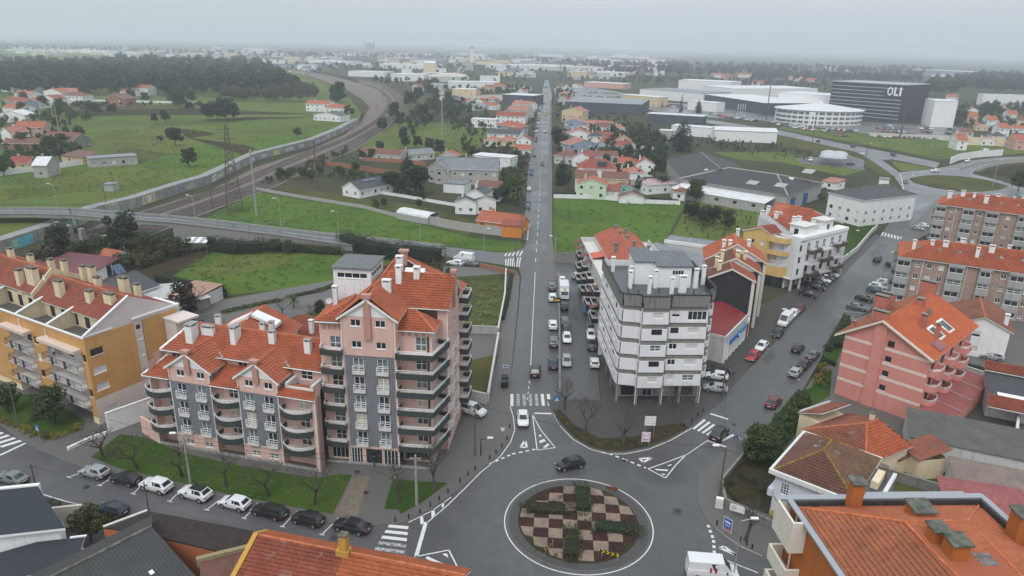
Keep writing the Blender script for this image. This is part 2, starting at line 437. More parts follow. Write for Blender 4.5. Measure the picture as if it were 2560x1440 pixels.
raised('pavement',[(-600,1210),(0,1228),(110,1242),(290,1282),(330,1300),(500,1340),(900,1430),(1000,1700),(-800,1700)],0,.13,PAVE_DK,KERB)

# lawns on the slabs
Z1=.15
sheet('lawn',[(226,1142),(300,1085),(365,1094),(452,1130),(560,1156),(660,1174),(790,1195),(837,1186),(880,1187),(832,1285),(735,1267),(580,1238),(382,1190),(290,1168)],Z1,G_LAWN)
sheet('lawn',[(960,1272),(982,1197),(1050,1203),(1120,1207),(1060,1252),(1002,1285),(996,1274)],Z1,G_LAWN)
sheet('lawn',[(-200,965),(0,985),(105,985),(215,1052),(200,1075),(110,1098),(80,1085),(0,1045),(-200,1005)],Z1,G_LAWN)
sheet('entrance_path',[(882,1190),(925,1192),(893,1290),(838,1287)],Z1,plain('path_gravel',(.15,.125,.095),.9,.2))
sheet('lawn',[(1141,692),(1268,684),(1262,740),(1247,829),(1141,826)],Z1,G_ROUGH)
sheet('lawn',[(1140,918),(1175,900),(1246,886),(1218,998),(1140,972)],Z1,G_ROUGH)
sheet('lawn',[(700,800),(760,785),(840,770),(850,800),(760,850),(700,840)],Z1,G_ROUGH)
sheet('courtyard',[(440,800),(530,785),(560,795),(580,830),(470,850)],Z1,A_LOT)
sheet('forecourt',[(1140,1045),(1230,1060),(1262,985),(1280,1040),(1284,1073),(1273,1104),(1200,1176),(1130,1200),(1090,1180)],Z1+.004,PAVE)
sheet('planting_bed',[(1384,1025),(1399,1022),(1437,1063),(1500,1096),(1590,1091),(1640,1066),(1700,1056),(1722,1068),(1672,1094),(1620,1115),(1558,1127),(1516,1126),(1477,1115),(1436,1092),(1404,1058)],Z1,SOIL)
sheet('planting_bed',[(1800,1200),(1860,1150),(1940,1180),(1930,1290),(1830,1250)],Z1,SOIL)
sheet('front_garden',[(1862,1150),(1905,1080),(1985,985),(2050,960),(2030,1040),(1960,1120),(1935,1180)],Z1,G_LAWN)
sheet('front_garden',[(2020,985),(2050,930),(2080,925),(2075,990),(2040,1010)],Z1+.004,G_LAWN)
sheet('front_garden',[(2055,880),(2090,845),(2110,860),(2090,910),(2060,915)],Z1+.004,G_LAWN)
sheet('back_yard',[(2330,1040),(2400,940),(2545,985),(2530,1130)],Z1+.004,PAVE_DK)
sheet('back_garden',[(2240,1200),(2290,1140),(2400,1170),(2390,1260),(2230,1240)],Z1+.004,G_ROUGH)
sheet('front_garden',[(2030,645),(2090,600),(2110,625),(2060,655)],Z1+.004,G_LAWN)

# ---- roundabout island
RC,RA=Vector((8.7,71.5,0)),R(-3.5)
def circle(r,n=64,c=RC):return[(c.x+r*math.cos(2*math.pi*k/n),c.y+r*math.sin(2*math.pi*k/n))for k in range(n)]
struct('roundabout_apron',MB().prism(circle(8.45),0,.16,1,0),[boards('cobbles',(.1,.098,.092),.16,.16,.02,.55,.25),KERB])
isl=struct('roundabout_bed',MB().prism(circle(7.35),0,.22,0,0),SOIL)
GRAVEL=mat_grass('pale_chippings',(.25,.21,.165),.6,.5,(.13,.1,.07));MULCH=mat_grass('red_mulch',(.055,.032,.028),.6,.5,(.03,.02,.02))
cell=1.76;ca,sa=math.cos(RA),math.sin(RA)
HEDGE_CELLS=set()
for i in range(-5,5):
    for j in range(-5,5):
        cs=[(i,j),(i+1,j),(i+1,j+1),(i,j+1)]
        pts=[]
        for a,b in cs:
            x,y=(a+.02)*cell-.15,(b+.0)*cell+.05
            x,y=x+random.uniform(-.05,.05),y+random.uniform(-.05,.05)
            r=math.hypot(x,y)
            if r>7.2:x,y=x*7.2/r,y*7.2/r
            pts.append((RC.x+x*ca-y*sa,RC.y+x*sa+y*ca))
        cx,cy=(i+.5)*cell-.15,(j+.5)*cell+.05
        if math.hypot(cx,cy)>7.4:continue
        ar=abs(sum(pts[k][0]*pts[(k+1)%4][1]-pts[(k+1)%4][0]*pts[k][1]for k in range(4)))/2
        if ar<.5:continue
        light=(i+j)%2==0
        MB().prism(pts,.2,.26+(.03 if light else 0)).build('gravel_square' if light else 'mulch_square',[GRAVEL if light else MULCH],isl,False)
def ring_line(name,c,r,w,z,a0=0,a1=360,n=96):
    mb=MB()
    for k in range(n):
        t0,t1=R(a0+(a1-a0)*k/n),R(a0+(a1-a0)*(k+1)/n)
        mb.poly([(c.x+q*math.cos(t),c.y+q*math.sin(t),z)for q,t in((r,t0),(r+w,t0),(r+w,t1),(r,t1))])
    return struct(name,mb,WHITE_LINE)
ring_line('road_marking',RC,8.95,.13,.037)

# ---- painted markings
def line(pts,w=.14,z=.037,closed=False,name='road_marking',dash=None):
    W=[Vector((*P2(a,b,z),z))for a,b in pts]
    if closed:W.append(W[0])
    mb=MB()
    for a,b in zip(W,W[1:]):
        d=b-a;L=d.length
        if L<.01:continue
        d.normalize();n=Vector((-d.y,d.x,0))*(w/2)
        if dash:
            t=0.0
            while t<L:
                e=min(L,t+dash[0]);p,q=a+d*t,a+d*e
                mb.poly([p-n,q-n,q+n,p+n]);t+=dash[0]+dash[1]
        else:mb.poly([a-n,b-n,b+n,a+n])
    return struct(name,mb,WHITE_LINE)
def quads(qs,z=.037,name='road_marking'):
    mb=MB()
    for q in qs:mb.poly([(*P2(a,b,z),z)for a,b in q])
    return struct(name,mb,WHITE_LINE)
def _worn(n):
    t=NT(n);w=t.noise(t.co(),2.6,8,.75)
    return t.out(t.mix(t.mapr(w,.42,.58,.1,1),(.55,.55,.53),(.085,.086,.088)),.5,.3)
WORN=mk('road_paint_worn',_worn)
def zebra(a,b,c,d,n,z=.038,duty=.5,worn=()):
    """stripes between edge a-b and edge d-c (photo points); every stripe is a piece of the crossing"""
    A,B,Cc,D=(Vector((*P2(*q,z),z))for q in(a,b,c,d))
    root=link('zebra_crossing',None);root['kind']='structure'
    for k in range(n):
        t0,t1=(k+.25)/n,(k+.25+duty)/n
        MB().poly([A.lerp(B,t0),A.lerp(B,t1),D.lerp(Cc,t1),D.lerp(Cc,t0)]).build('stripe',WORN if k in worn else WHITE_LINE,root,False)
    return root
# bottom-left crossing next to the roundabout, and the others
zebra((975,1308),(905,1425),(1005,1440),(1022,1312),8,worn=(3,4,5))
zebra((1272,985),(1378,985),(1382,1014),(1272,1015),7,worn=(1,2,3,4))
zebra((1757,1046),(1840,1090),(1808,1106),(1728,1070),7,worn=(4,5))
zebra((0,1078),(60,1105),(10,1120),(-60,1098),4)
zebra((1262,634),(1312,626),(1304,640),(1258,640),5,duty=.4)
zebra((1262,648),(1305,642),(1300,668),(1262,664),7,duty=.4)
zebra((2200,588),(2275,605),(2270,596),(2205,580),9)
zebra((2240,498),(2290,504),(2286,496),(2236,490),8)
line([(1040,1392),(1065,1305)],.45)
line([(1066,1308),(1120,1262),(1165,1218),(1200,1182),(1250,1142),(1276,1106),(1287,1074),(1283,1040),(1275,1016)],.14)
line([(1021,1306),(1078,1278),(1128,1243)],.13)
quads([[(1049,1290),(1057,1287),(1060,1308),(1052,1312)],[(1078,1275),(1086,1273),(1088,1290),(1079,1295)],[(1104,1258),(1110,1256),(1110,1266),(1105,1270)]])
line([(1036,1392),(1122,1375),(1152,1434)],.16);line([(1036,1399),(1075,1420)],.4);line([(1066,1393),(1135,1425)],.4)
quads([[(1105,1385),(1117,1383),(1121,1394),(1120,1394)]])
# exit island of the long straight road
line([(1331,1036),(1343,1125),(1388,1119),(1352,1075),(1331,1036)],.15)
quads([[(1347,1088),(1352,1086),(1354,1090),(1348,1093)],[(1348,1102),(1361,1097),(1364,1103),(1349,1108)],[(1357,1118),(1370,1108),(1374,1112),(1364,1120)]])
line([(1313,1101),(1301,1118),(1317,1118),(1313,1101)],.35)
line([(1336,1033),(1379,1034)],.4)
line([(1224,1160),(1280,1135),(1338,1123)],.3,dash=(.55,.5))
line([(1382,1032),(1400,1064),(1432,1098),(1476,1123),(1516,1134),(1560,1135),(1622,1123),(1676,1101),(1730,1070)],.13)
line([(1490,1122),(1560,1148),(1615,1170)],.3,dash=(.55,.5))
line([(1620,1172),(1664,1195),(1690,1162),(1715,1137),(1660,1158),(1620,1172)],.15)
quads([[(1637,1172),(1671,1174),(1668,1178),(1640,1175)],[(1652,1184),(1664,1185),(1660,1188),(1655,1187)],[(1670,1163),(1680,1160),(1677,1164),(1668,1165)]])
line([(1716,1137),(1770,1100)],.12)
line([(1598,1147),(1630,1144),(1609,1155),(1598,1147)],.35)
line([(1776,1034),(1820,1048)],.4);line([(1770,1102),(1818,1118)],.4)
line([(1858,1085),(1814,1126),(1770,1171),(1746,1200),(1743,1238),(1755,1277),(1776,1310),(1813,1339),(1853,1366),(1905,1389)],.13)
line([(1770,1312),(1784,1350),(1786,1385)],.35,dash=(.5,.45))
line([(1784,1388),(1895,1432)],.15);line([(1783,1388),(1783,1402)],.3);line([(1800,1370),(1841,1388),(1810,1366),(1800,1370)],.35)
# long straight road: centre line and edge marks
line([(1326,930),(1332,800),(1338,680)],.13);line([(1318,1000),(1324,950)],.13,dash=(1.0,1.0))
line([(1339,655),(1345,560),(1352,430),(1358,320),(1363,240)],.16,dash=(4,5))
line([(1318,600),(1322,560)],.4)
# bays along the bottom-left street, T-ended
BAYS=[(211,1180,172,1192),(285,1192,249,1213),(355,1212,333,1234),(448,1230,424,1253),(547,1251,517,1274),(632,1274,610,1295),(731,1290,706,1316),(829,1312,805,1336)]
for a,b,c,d in BAYS:
    line([(a,b),(c,d)],.13);line([(c-6,d-1),(c+6,d+2)],.13)
line([(95,1232),(160,1252),(245,1274)],.14)
line([(0,1138),(63,1108)],.4)
# bays on the right-hand road
for k in range(9):
    t=k/8.0;x,y=2098+t*108,792-t*110
    line([(x,y),(x+44-6*t,y+4)],.12)
for a,b in(((1986,945),(2000,950)),((1862,900),(1880,908)),((1905,868),(1922,873)),((1962,808),(1980,813))):line([a,b],.2)
line([(1908,850),(1948,806),(1988,764)],.14);line([(1914,852),(1952,808),(1992,766)],.14)
line([(2330,420),(2250,432),(2256,455),(2262,500)],.25)

# ---- raised ground left of the railway with its graffiti wall
ZT=3.3
WALL_TOP=[(-120,640),(0,604),(137,560),(246,516),(339,495),(448,460),(520,440),(640,384),(782,349),(850,322),(897,297),(905,283),(893,268),(868,240),(800,205),(735,176),(640,160)]
TERR=WALL_TOP+[(300,128),(-600,100),(-2200,200),(-1500,420),(-700,640)]
struct('terrace_ground',MB().prism(ppoly(TERR,ZT),-.2,ZT,0,0),G_FIELD)
def tsheet(name,px,m,dz=.015):return struct(name,MB().poly([(x,y,ZT+dz)for x,y in ppoly(px,ZT)]),m)
tsheet('meadow',[(0,440),(180,415),(480,375),(640,300),(790,300),(860,305),(770,345),(630,382),(515,438),(430,462),(240,512),(0,512)],G_BRIGHT)
tsheet('meadow',[(0,450),(340,405),(500,440),(430,460),(240,510),(0,510)],G_FIELD,.03)
tsheet('ploughed_strip',[(430,318),(520,330),(640,372),(610,388),(470,345)],SOIL,.045)
tsheet('ploughed_strip',[(180,275),(480,270),(620,278),(800,285),(480,288),(180,290)],SOIL,.03)
tsheet('meadow',[(180,292),(480,290),(640,296),(480,310),(180,322)],G_BRIGHT,.03)
tsheet('meadow',[(170,335),(420,322),(470,350),(420,385),(210,350)],G_PALE,.03)
tsheet('meadow',[(330,235),(470,240),(520,262),(320,258)],G_FIELD,.03)
for m_,px in((G_PALE,[(200,300),(420,292),(600,300),(560,312),(200,320)]),(G_ROUGH,[(40,250),(330,262),(500,264),(330,274),(40,268)]),(G_PALE,[(480,345),(620,325),(760,300),(850,302),(700,335),(600,362)]),(G_ROUGH,[(210,395),(330,372),(430,385),(350,405)]),(SOIL,[(500,300),(620,292),(780,294),(620,300)]),(G_PALE,[(20,470),(200,440),(330,445),(200,480),(20,500)])):tsheet('meadow',px,m_,.06)
wp=ppoly(WALL_TOP[:11],ZT)
CONC=plaster('concrete_weathered',(.25,.245,.23),.75,.35)
def _graf(n):
    t=NT(n);co=t.co();a=t.noise(co,.4,6,.65)
    c=t.mix(t.mapr(a,.3,.7,0,1),(.17,.165,.155),(.33,.325,.31))
    st=t.noise(t.co('Object',(1,1,.1)),1.2,6);c=t.mix(t.mapr(st,.5,.75,0,.6),c,(.06,.06,.05))
    return t.out(c,.85,.2)
WALLM=mk('retaining_concrete',_graf)
wall_t=thing('retaining_wall','long grey concrete wall with graffiti beside the railway tracks','wall')
mb=MB()
for k in range(len(wp)-1):mb.bar((*wp[k],0),(*wp[k+1],0),.7,ZT+.25)
mb.build('wall',WALLM,wall_t)
# spray-painted pieces: flat letter-like shapes on the wall face
GCOL=[plain('spray_%s'%n,c,.6,.3)for n,c in(('blue',(.12,.35,.5)),('pink',(.45,.2,.3)),('white',(.6,.62,.62)),('cyan',(.1,.45,.5)),('violet',(.3,.24,.45)),('green',(.25,.4,.2)),('yellow',(.55,.5,.15)))]
rg=random.Random(4)
for k in range(len(wp)-1):
    a,b=Vector((*wp[k],0)),Vector((*wp[k+1],0));d=(b-a);L=d.length;d.normalize();n=Vector((d.y,-d.x,0))
    s=3.0
    while s<L-8:
        wd=rg.uniform(4,9);mb=MB();col=rg.sample(GCOL,3);x=s;big=rg.uniform(1.2,2.4)
        for q in range(int(wd/.8)):
            z0,z1=rg.uniform(.5,1.0),.6+big+rg.uniform(-.3,.3)
            p=a+d*x+n*.365;w=rg.uniform(.35,.7);sk=rg.uniform(-.3,.3)
            mb.poly([p+Vector((0,0,z0)),p+d*w+Vector((0,0,z0+rg.uniform(-.2,.2))),p+d*(w+sk)+Vector((0,0,z1)),p+d*sk+Vector((0,0,z1-rg.uniform(0,.4)))],rg.choice((0,0,1)))
            x+=.8
        if rg.random()<.75:
            back=MB().poly([a+d*(s-.4)+n*.357+Vector((0,0,.3)),a+d*(x+.3)+n*.357+Vector((0,0,.3)),a+d*(x+.1)+n*.357+Vector((0,0,big+1.1)),a+d*(s)+n*.357+Vector((0,0,big+.8))])
            back.build('graffiti',[col[2]],wall_t,False)
        mb.build('graffiti',col[:2],wall_t,False)
        s+=wd+rg.uniform(1,9)
# paved walkway along the top with a steel rail fence
def offset(pts,o):
    out=[]
    for k,p in enumerate(pts):
        a,b=pts[max(0,k-1)],pts[min(len(pts)-1,k+1)];d=Vector((b[0]-a[0],b[1]-a[1])).normalized()
        out.append((p[0]-d.y*o,p[1]+d.x*o))
    return out
wl_,wr_=offset(wp,4.2),offset(wp,.4)
mb=MB()
for k in range(len(wp)-1):mb.poly([(*wr_[k],ZT+.06),(*wr_[k+1],ZT+.06),(*wl_[k+1],ZT+.06),(*wl_[k],ZT+.06)])
struct('walkway',mb,plain('walkway_concrete',(.27,.27,.265),.7,.15))
GALV=metal('galvanised',(.4,.42,.43),.5);DARKRAIL=plain('rail_grey',(.16,.19,.19),.6,.1)
def rail_fence(name,label,pts,z,h=1.2,step=3.0,m=None,group=None,rails=(1.0,.55),r=.035,mesh_h=0):
    """posts and rails along a line; posts are pieces of their own"""
    t=thing(name,label,'fence',(0,0,0),0,group);mb=MB();pm=MB().tube((0,0,0),(0,0,h),r*1.3,n=5).mesh('post',[m])
    for k in range(len(pts)-1):
        a,b=Vector(pts[k])if len(pts[k])==3 else Vector((*pts[k],z)),Vector(pts[k+1])if len(pts[k+1])==3 else Vector((*pts[k+1],z))
        for q in rails:mb.tube(a+Vector((0,0,h*q)),b+Vector((0,0,h*q)),r,n=4,cap=False)
        if mesh_h:
            n=int((b-a).length/.5)
            for j in range(n):p=a.lerp(b,(j+.5)/n);mb.tube(p+Vector((0,0,.05)),p+Vector((0,0,h*.98)),r*.35,n=3,cap=False)
        n=max(1,int((b-a).length/step))
        for j in range(n):link('post',pm,t,a.lerp(b,j/n))
    mb.build('railing',m,t,False);return t
rail_fence('walkway_fence','grey steel railing on top of the graffiti wall by the tracks',wp,ZT+.25,1.1,4.0,GALV,mesh_h=1)

# ---- railway
RAIL=[(-60,690),(36,650),(131,611),(273,563),(355,533),(465,498),(588,454),(640,432),(758,383),(860,346),(935,303),(966,268),(965,245),(935,222),(880,203),(800,187),(730,178)]
RAIL_R=[(60,740),(150,690),(232,645),(330,607),(440,560),(570,508),(690,463),(790,412),(880,376),(960,322),(1003,278),(1008,256),(995,232),(950,207),(880,193),(800,181),(730,174)]
COR=[(-150,690),(0,660),(137,608),(246,562),(339,532),(448,498),(520,478),(640,418),(782,372),(860,337),(905,300),(925,268),(905,248),(868,225),(800,198),(735,178)]
sheet('railway_ballast',COR+[(x+4,y+2)for x,y in RAIL_R[::-1]]+[(-100,800)],.1,BALLAST)
def spline(pts,n=8):
    out=[]
    Q=[Vector(p)for p in pts]
    for i in range(len(Q)-1):
        p0,p1,p2,p3=Q[max(0,i-1)],Q[i],Q[i+1],Q[min(len(Q)-1,i+2)]
        for k in range(n):
            t=k/n;out.append(.5*(2*p1+(p2-p0)*t+(2*p0-5*p1+4*p2-p3)*t*t+(3*p1-p0-3*p2+p3)*t**3))
    out.append(Q[-1]);return out
BED=plain('track_bed_stone',(.075,.055,.045),.95,.3);RUST=plain('rail_steel',(.1,.075,.06),.5,.3);SLEEP=plain('sleeper',(.16,.15,.14),.9,.2)
left=[Vector((*P2(*p),.1))for p in RAIL];right=[Vector((*P2(*p),.1))for p in RAIL_R]
for k,(t,nm)in enumerate(((.06,'nearest the graffiti wall'),(.24,'second from the graffiti wall'),(.56,'in the middle of the corridor'),(.74,'second from the meadow side'),(.92,'nearest the green meadow'))):
    cl=spline([a.lerp(b,t)for a,b in zip(left,right)],6)
    tr=thing('railway_track','rusty railway track on ballast, '+nm,'railway track',(0,0,0),0,'parallel railway tracks')
    for side in(-.75,.75):
        mb=MB()
        o=offset([(p.x,p.y)for p in cl],side)
        for a,b in zip(o,o[1:]):mb.bar((*a,.22),(*b,.22),.16,.16)
        mb.build('rail',RUST,tr,False)
    mb=MB();oa,ob=offset([(p.x,p.y)for p in cl],-1.4),offset([(p.x,p.y)for p in cl],1.4)
    for k in range(len(cl)-1):mb.poly([(*oa[k],.16),(*oa[k+1],.16),(*ob[k+1],.16),(*ob[k],.16)])
    mb.build('track_bed',BED,tr,False)
    mb=MB();acc=0
    for a,b in zip(cl,cl[1:]):
        d=b-a;L=d.length;d.normalize();n=Vector((-d.y,d.x,0))*1.3;s=0
        while s<L and a.y<420:
            p=a+d*s;mb.bar(p-n+Vector((0,0,.0)),p+n,.3,.14);s+=1.6
    stuff(mb.build('sleepers',SLEEP,tr,False))

# ---- road bridge over the railway, ramp down to the straight road
RIB=[((-160,536),(-160,552),6.2),((-60,523),(-60,538),6.2),((8,521),(0,535),6.2),((100,520),(80,535),6.2),((191,522),(180,538),6.2),((273,529),(262,545),6.2),((355,535),(345,551),6.1),((437,541),(430,557),5.8),((547,552),(545,570),4.8),((700,571),(700,589),3.2),((800,582),(800,604),2.2),((940,595),(935,621),1.1),((1040,606),(1030,632),.45),((1110,614),(1110,640),.05)]
up=[Vector((*P2(*a,z),z))for a,b,z in RIB];lo=[Vector((*P2(*b,z),z))for a,b,z in RIB]
br=thing('road_bridge','grey concrete road bridge crossing the railway on square piers','bridge')
mb=MB()
for k in range(7):
    mb.slab([lo[k],lo[k+1],up[k+1],up[k]],1.0,0)
mb.build('deck',CONC,br)
mb=MB()
for k in range(7,len(up)-1):
    a,b,c,d=lo[k],lo[k+1],up[k+1],up[k];f=lambda p:Vector((p.x,p.y,-.1))
    mb.poly([a,b,c,d]);mb.poly([f(a),f(b),b,a]);mb.poly([f(c),f(d),d,c])
    if k==7:mb.poly([f(a),a,d,f(d)])
mb.build('ramp',CONC,br)
mb=MB()
for k in range(len(up)-1):mb.poly([lo[k].lerp(up[k],.1)+Vector((0,0,.05)),lo[k+1].lerp(up[k+1],.1)+Vector((0,0,.05)),lo[k+1].lerp(up[k+1],.9)+Vector((0,0,.05)),lo[k].lerp(up[k],.9)+Vector((0,0,.05))])
tag(mb.build('carriageway',A_ROAD,br,False))
mb=MB()
for k in range(len(up)-1):
    a,b=lo[k].lerp(up[k],.5),lo[k+1].lerp(up[k+1],.5);d=(b-a).normalized();n=Vector((-d.y,d.x,0))*.12;w=Vector((0,0,.06))
    mb.poly([a-n+w,b-n+w,b+n+w,a+n+w])
mb.build('centre_line',WHITE_LINE,br,False)
for k in range(len(up)-1):
    pass
for e in(lo,up):
    mb=MB()
    for a,b in zip(e,e[1:]):mb.bar(a,b,.5,.28)
    mb.build('parapet',CONC,br)
GREENF=plain('green_fence',(.06,.14,.11),.6,.15)
for e,nm in((lo,'near'),(up,'far')):
    rail_fence('bridge_fence','green mesh fence along the %s edge of the road bridge'%nm,[tuple(p+Vector((0,0,.3)))for p in e[:-2]],0,1.5,4.0,GREENF,'bridge fences',mesh_h=1)
for px,py in((142,603),(172,612),(203,621),(262,640)):
    p=P(px,py,0);MB().box(-.6,.6,-.6,.6,0,5.25).build('pier',CONC,br,True,loc=(p.x,p.y+1.5,0),rz=R(-20))
a,b=P(135,598,5.6),P(215,622,5.6)
# repair patches and wet stains cut into the asphalt
A_PATCH=mat_asphalt('asphalt_patch',.04,.9);A_OLD=mat_asphalt('asphalt_old',.078,.5)
for m,px in((A_PATCH,[(1682,1270),(1706,1272),(1704,1290),(1680,1286)]),(A_PATCH,[(832,1334),(850,1337),(836,1353),(820,1348)]),(A_OLD,[(1291,990),(1330,990),(1338,760),(1330,760)]),(A_OLD,[(1340,700),(1352,700),(1356,560),(1346,560)]),(A_PATCH,[(1405,770),(1440,772),(1444,800),(1408,798)]),(A_OLD,[(1440,850),(1470,850),(1480,985),(1440,985)]),(A_PATCH,[(1905,900),(1925,880),(1940,890),(1918,915)]),(A_OLD,[(2060,760),(2120,690),(2140,690),(2080,770)]),(A_OLD,[(1900,1000),(1960,920),(1975,925),(1920,1010)]),(A_PATCH,[(2170,640),(2200,610),(2225,612),(2190,650)]),(A_OLD,[(400,1258),(640,1312),(640,1322),(390,1266)])):sheet('asphalt_patch',px,.0335,m)
# ================================================================== building kit
WHITE=plaster('white_paint',(.72,.72,.71),.3)
WHITE_CL=plain('white_trim',(.74,.74,.73),.5,.04)
FRAME_W=plain('window_frame_white',(.78,.78,.77),.4,.03)
FRAME_D=plain('window_frame_dark',(.04,.035,.035),.4,.1)
GLASS=glass('window_glass');GLASS_B=glass('window_glass_pale',(.1,.115,.125),.1)
BLIND=boards('roller_shutter',(.62,.61,.58),30,.06,.012,.7,.03)
CURTAIN=plain('curtain',(.42,.38,.3),.8,.1)
DARK=plain('dark_void',(.012,.012,.012),.9,.1)
TERRA=rooftile('roof_terracotta',(.36,.098,.044),.5,(.1,.075,.05),.2)
TERRA_R=rooftile('roof_rust',(.25,.068,.038),.5,(.1,.08,.05),.2)
RIDGE=plain('ridge_tile',(.42,.13,.06),.8,.3)
ZINC=metal('zinc',(.38,.4,.42),.45)

_mc={}
def cached(key,fn):
    if key not in _mc:_mc[key]=fn()
    return _mc[key]
def win_meshes(style,w,h):
    def f():
        fr,pn=MB(),MB();b=.07;fm=FRAME_W;pm=GLASS
        if style in('dark','darkshut','shop'):fm=FRAME_D
        bars={'cross':(1,1),'two':(1,0),'dark':(1,0),'one':(0,0),'grid':(2,3),'shop':(2,0),'four':(3,0),'crossb':(1,1),'crossc':(1,1)}.get(style,(0,0))
        if style=='door':bars=(1,1)
        x0,x1=-w/2,w/2
        fr.box(x0,x0+b,-.02,.05,0,h);fr.box(x1-b,x1,-.02,.05,0,h)
        fr.box(x0+b,x1-b,-.02,.05,0,b);fr.box(x0+b,x1-b,-.02,.05,h-b,h)
        for k in range(bars[0]):
            x=x0+w*(k+1)/(bars[0]+1);fr.box(x-b*.5,x+b*.5,-.017,.05,b,h-b)
        for k in range(bars[1]):
            z=h*(k+1)/(bars[1]+1)*(.9 if style.startswith('cross')else 1);fr.box(x0+b,x1-b,-.014,.05,z-b*.5,z+b*.5)
        pn.box(x0+b*.5,x1-b*.5,.025,.04,b*.5,h-b*.5)
        mats=[GLASS]
        if style in('shut','darkshut'):mats=[BLIND]
        if style=='crossb':mats=[GLASS_B]
        if style=='crossc':mats=[CURTAIN]
        bl=None
        if style=='half':bl=MB().box(x0+b*.6,x1-b*.6,.0,.022,h*.45,h-b*.4).mesh('blind',[BLIND])
        return fr.mesh('window',[fm]),pn.mesh('pane',mats),bl
    return cached(('win',style,round(w,2),round(h,2)),f)
def window(parent,x,y,z,rz,style,w,h,inset=.1,nm='window'):
    fm,pm,bl=win_meshes(style,w,h)
    o=link('door' if style=='door' else nm,fm,parent,(x-math.sin(rz)*inset,y+math.cos(rz)*inset,z),rz)
    link('pane',pm,o)
    if bl:link('blind',bl,o)
    return o
def wall(root,a,b,z0,z1,ops,m,name='wall',thick=.16,surround=None,sill=True,zb=None):
    """upright wall from a to b (outside on the right-hand side walking a to b) with real openings;
    ops: (centre along wall, sill height, width, height, style); zb: top height at b for sloping tops"""
    a,b=Vector((*a,0)),Vector((*b,0));d=b-a;L=d.length;d.normalize();inn=Vector((-d.y,d.x,0));rz=math.atan2(d.y,d.x)
    ops=[o for o in ops if o[0]-o[2]/2>.02 and o[0]+o[2]/2<L-.02]
    us=sorted({0.0,L}|{round(o[0]+s*o[2]/2,3)for o in ops for s in(-1,1)})
    zs=sorted({z0,z1}|{round(o[1],3)for o in ops}|{round(o[1]+o[3],3)for o in ops})
    mb=MB();q=lambda u,z,i=0.0:a+d*u+inn*i+Vector((0,0,z))
    for u0,u1 in zip(us,us[1:]):
        for w0,w1 in zip(zs,zs[1:]):
            uc,wc=(u0+u1)/2,(w0+w1)/2
            if any(abs(uc-o[0])<o[2]/2 and o[1]<wc<o[1]+o[3]for o in ops):continue
            mb.poly([q(u0,w0),q(u1,w0),q(u1,w1),q(u0,w1)])
    for o in ops:
        u0,u1,w0,w1=o[0]-o[2]/2,o[0]+o[2]/2,o[1],o[1]+o[3]
        mb.poly([q(u0,w0),q(u0,w1),q(u0,w1,thick),q(u0,w0,thick)]);mb.poly([q(u1,w0,thick),q(u1,w1,thick),q(u1,w1),q(u1,w0)])
        mb.poly([q(u0,w0,thick),q(u1,w0,thick),q(u1,w0),q(u0,w0)]);mb.poly([q(u0,w1),q(u1,w1),q(u1,w1,thick),q(u0,w1,thick)])
    o_=mb.build(name,m,root)
    for o in ops:
        p=a+d*o[0];window(root,p.x,p.y,o[1],rz,o[4],o[2],o[3],.1)
        if sill and o[4]not in('door','shop'):
            s=MB().box(-o[2]/2-.06,o[2]/2+.06,-.07,.1,-.07,-.002)
            link('sill',cached(('sill',round(o[2],2)),lambda:s.mesh('sill',[WHITE_CL])),root,(p.x,p.y,o[1]),rz)
    return o_
def walls4(root,u0,u1,v0,v1,z0,z1,m,f=(),r=(),b=(),l=(),name='wall',**kw):
    wall(root,(u0,v0),(u1,v0),z0,z1,f,m,name,**kw);wall(root,(u1,v0),(u1,v1),z0,z1,r,m,name,**kw)
    wall(root,(u1,v1),(u0,v1),z0,z1,b,m,name,**kw);wall(root,(u0,v1),(u0,v0),z0,z1,l,m,name,**kw)
def flat(root,u0,u1,v0,v1,z,m,t=.2,name='roof'):
    return MB().box(u0,u1,v0,v1,z-t,z).build(name,m,root)
def rows(zs,cs,w,h,style):return[(c,z,w,h,style if isinstance(style,str)else style[(i*7+k*3)%len(style)])for i,z in enumerate(zs)for k,c in enumerate(cs)]

def tiles_np(poly,tw=.3,th=.42,keep=None):
    """clay tiles laid over a planar 3D polygon whose first edge is the eave; returns origins and axes"""
    Q=[Vector(p)for p in poly];e=(Q[1]-Q[0]).normalized()
    n=Vector((0,0,0))
    for k in range(len(Q)):n+=Q[k].cross(Q[(k+1)%len(Q)])
    n.normalize()
    if n.z<0:n=-n
    s=n.cross(e).normalized()
    if s.z<0:s=-s;e=s.cross(n)
    o=Q[0];pts=[((p-o).dot(e),(p-o).dot(s))for p in Q]
    x0,x1=min(p[0]for p in pts),max(p[0]for p in pts);y0,y1=min(p[1]for p in pts),max(p[1]for p in pts)
    def inside(x,y):
        c=False;j=len(pts)-1
        for i in range(len(pts)):
            xi,yi=pts[i];xj,yj=pts[j]
            if(yi>y)!=(yj>y)and x<(xj-xi)*(y-yi)/(yj-yi)+xi:c=not c
            j=i
        return c
    out=[]
    ny,nx=int(math.ceil((y1-y0)/th)),int(math.ceil((x1-x0)/tw))
    for j in range(ny):
        for i in range(nx):
            x,y=x0+(i+.5)*tw,y0+(j+.5)*th
            if inside(x,y):out.append(o+e*(x-tw/2)+s*(y-th/2))
    return out,e,s,n
TPROF=((0,-.01),(.2,.065),(.42,.09),(.66,.05),(1.0,-.01))
def tile_verts(p,e,s,n,tw,th):
    v=[]
    for y,up in((-.03,.11),(th*1.02,.012)):
        for x,z in TPROF:v.append(p+e*(x*tw)+s*y+n*(z*tw/.3+up))
    for x,z in TPROF:v.append(p+e*(x*tw)+s*-.03+n*(-.005))
    return v
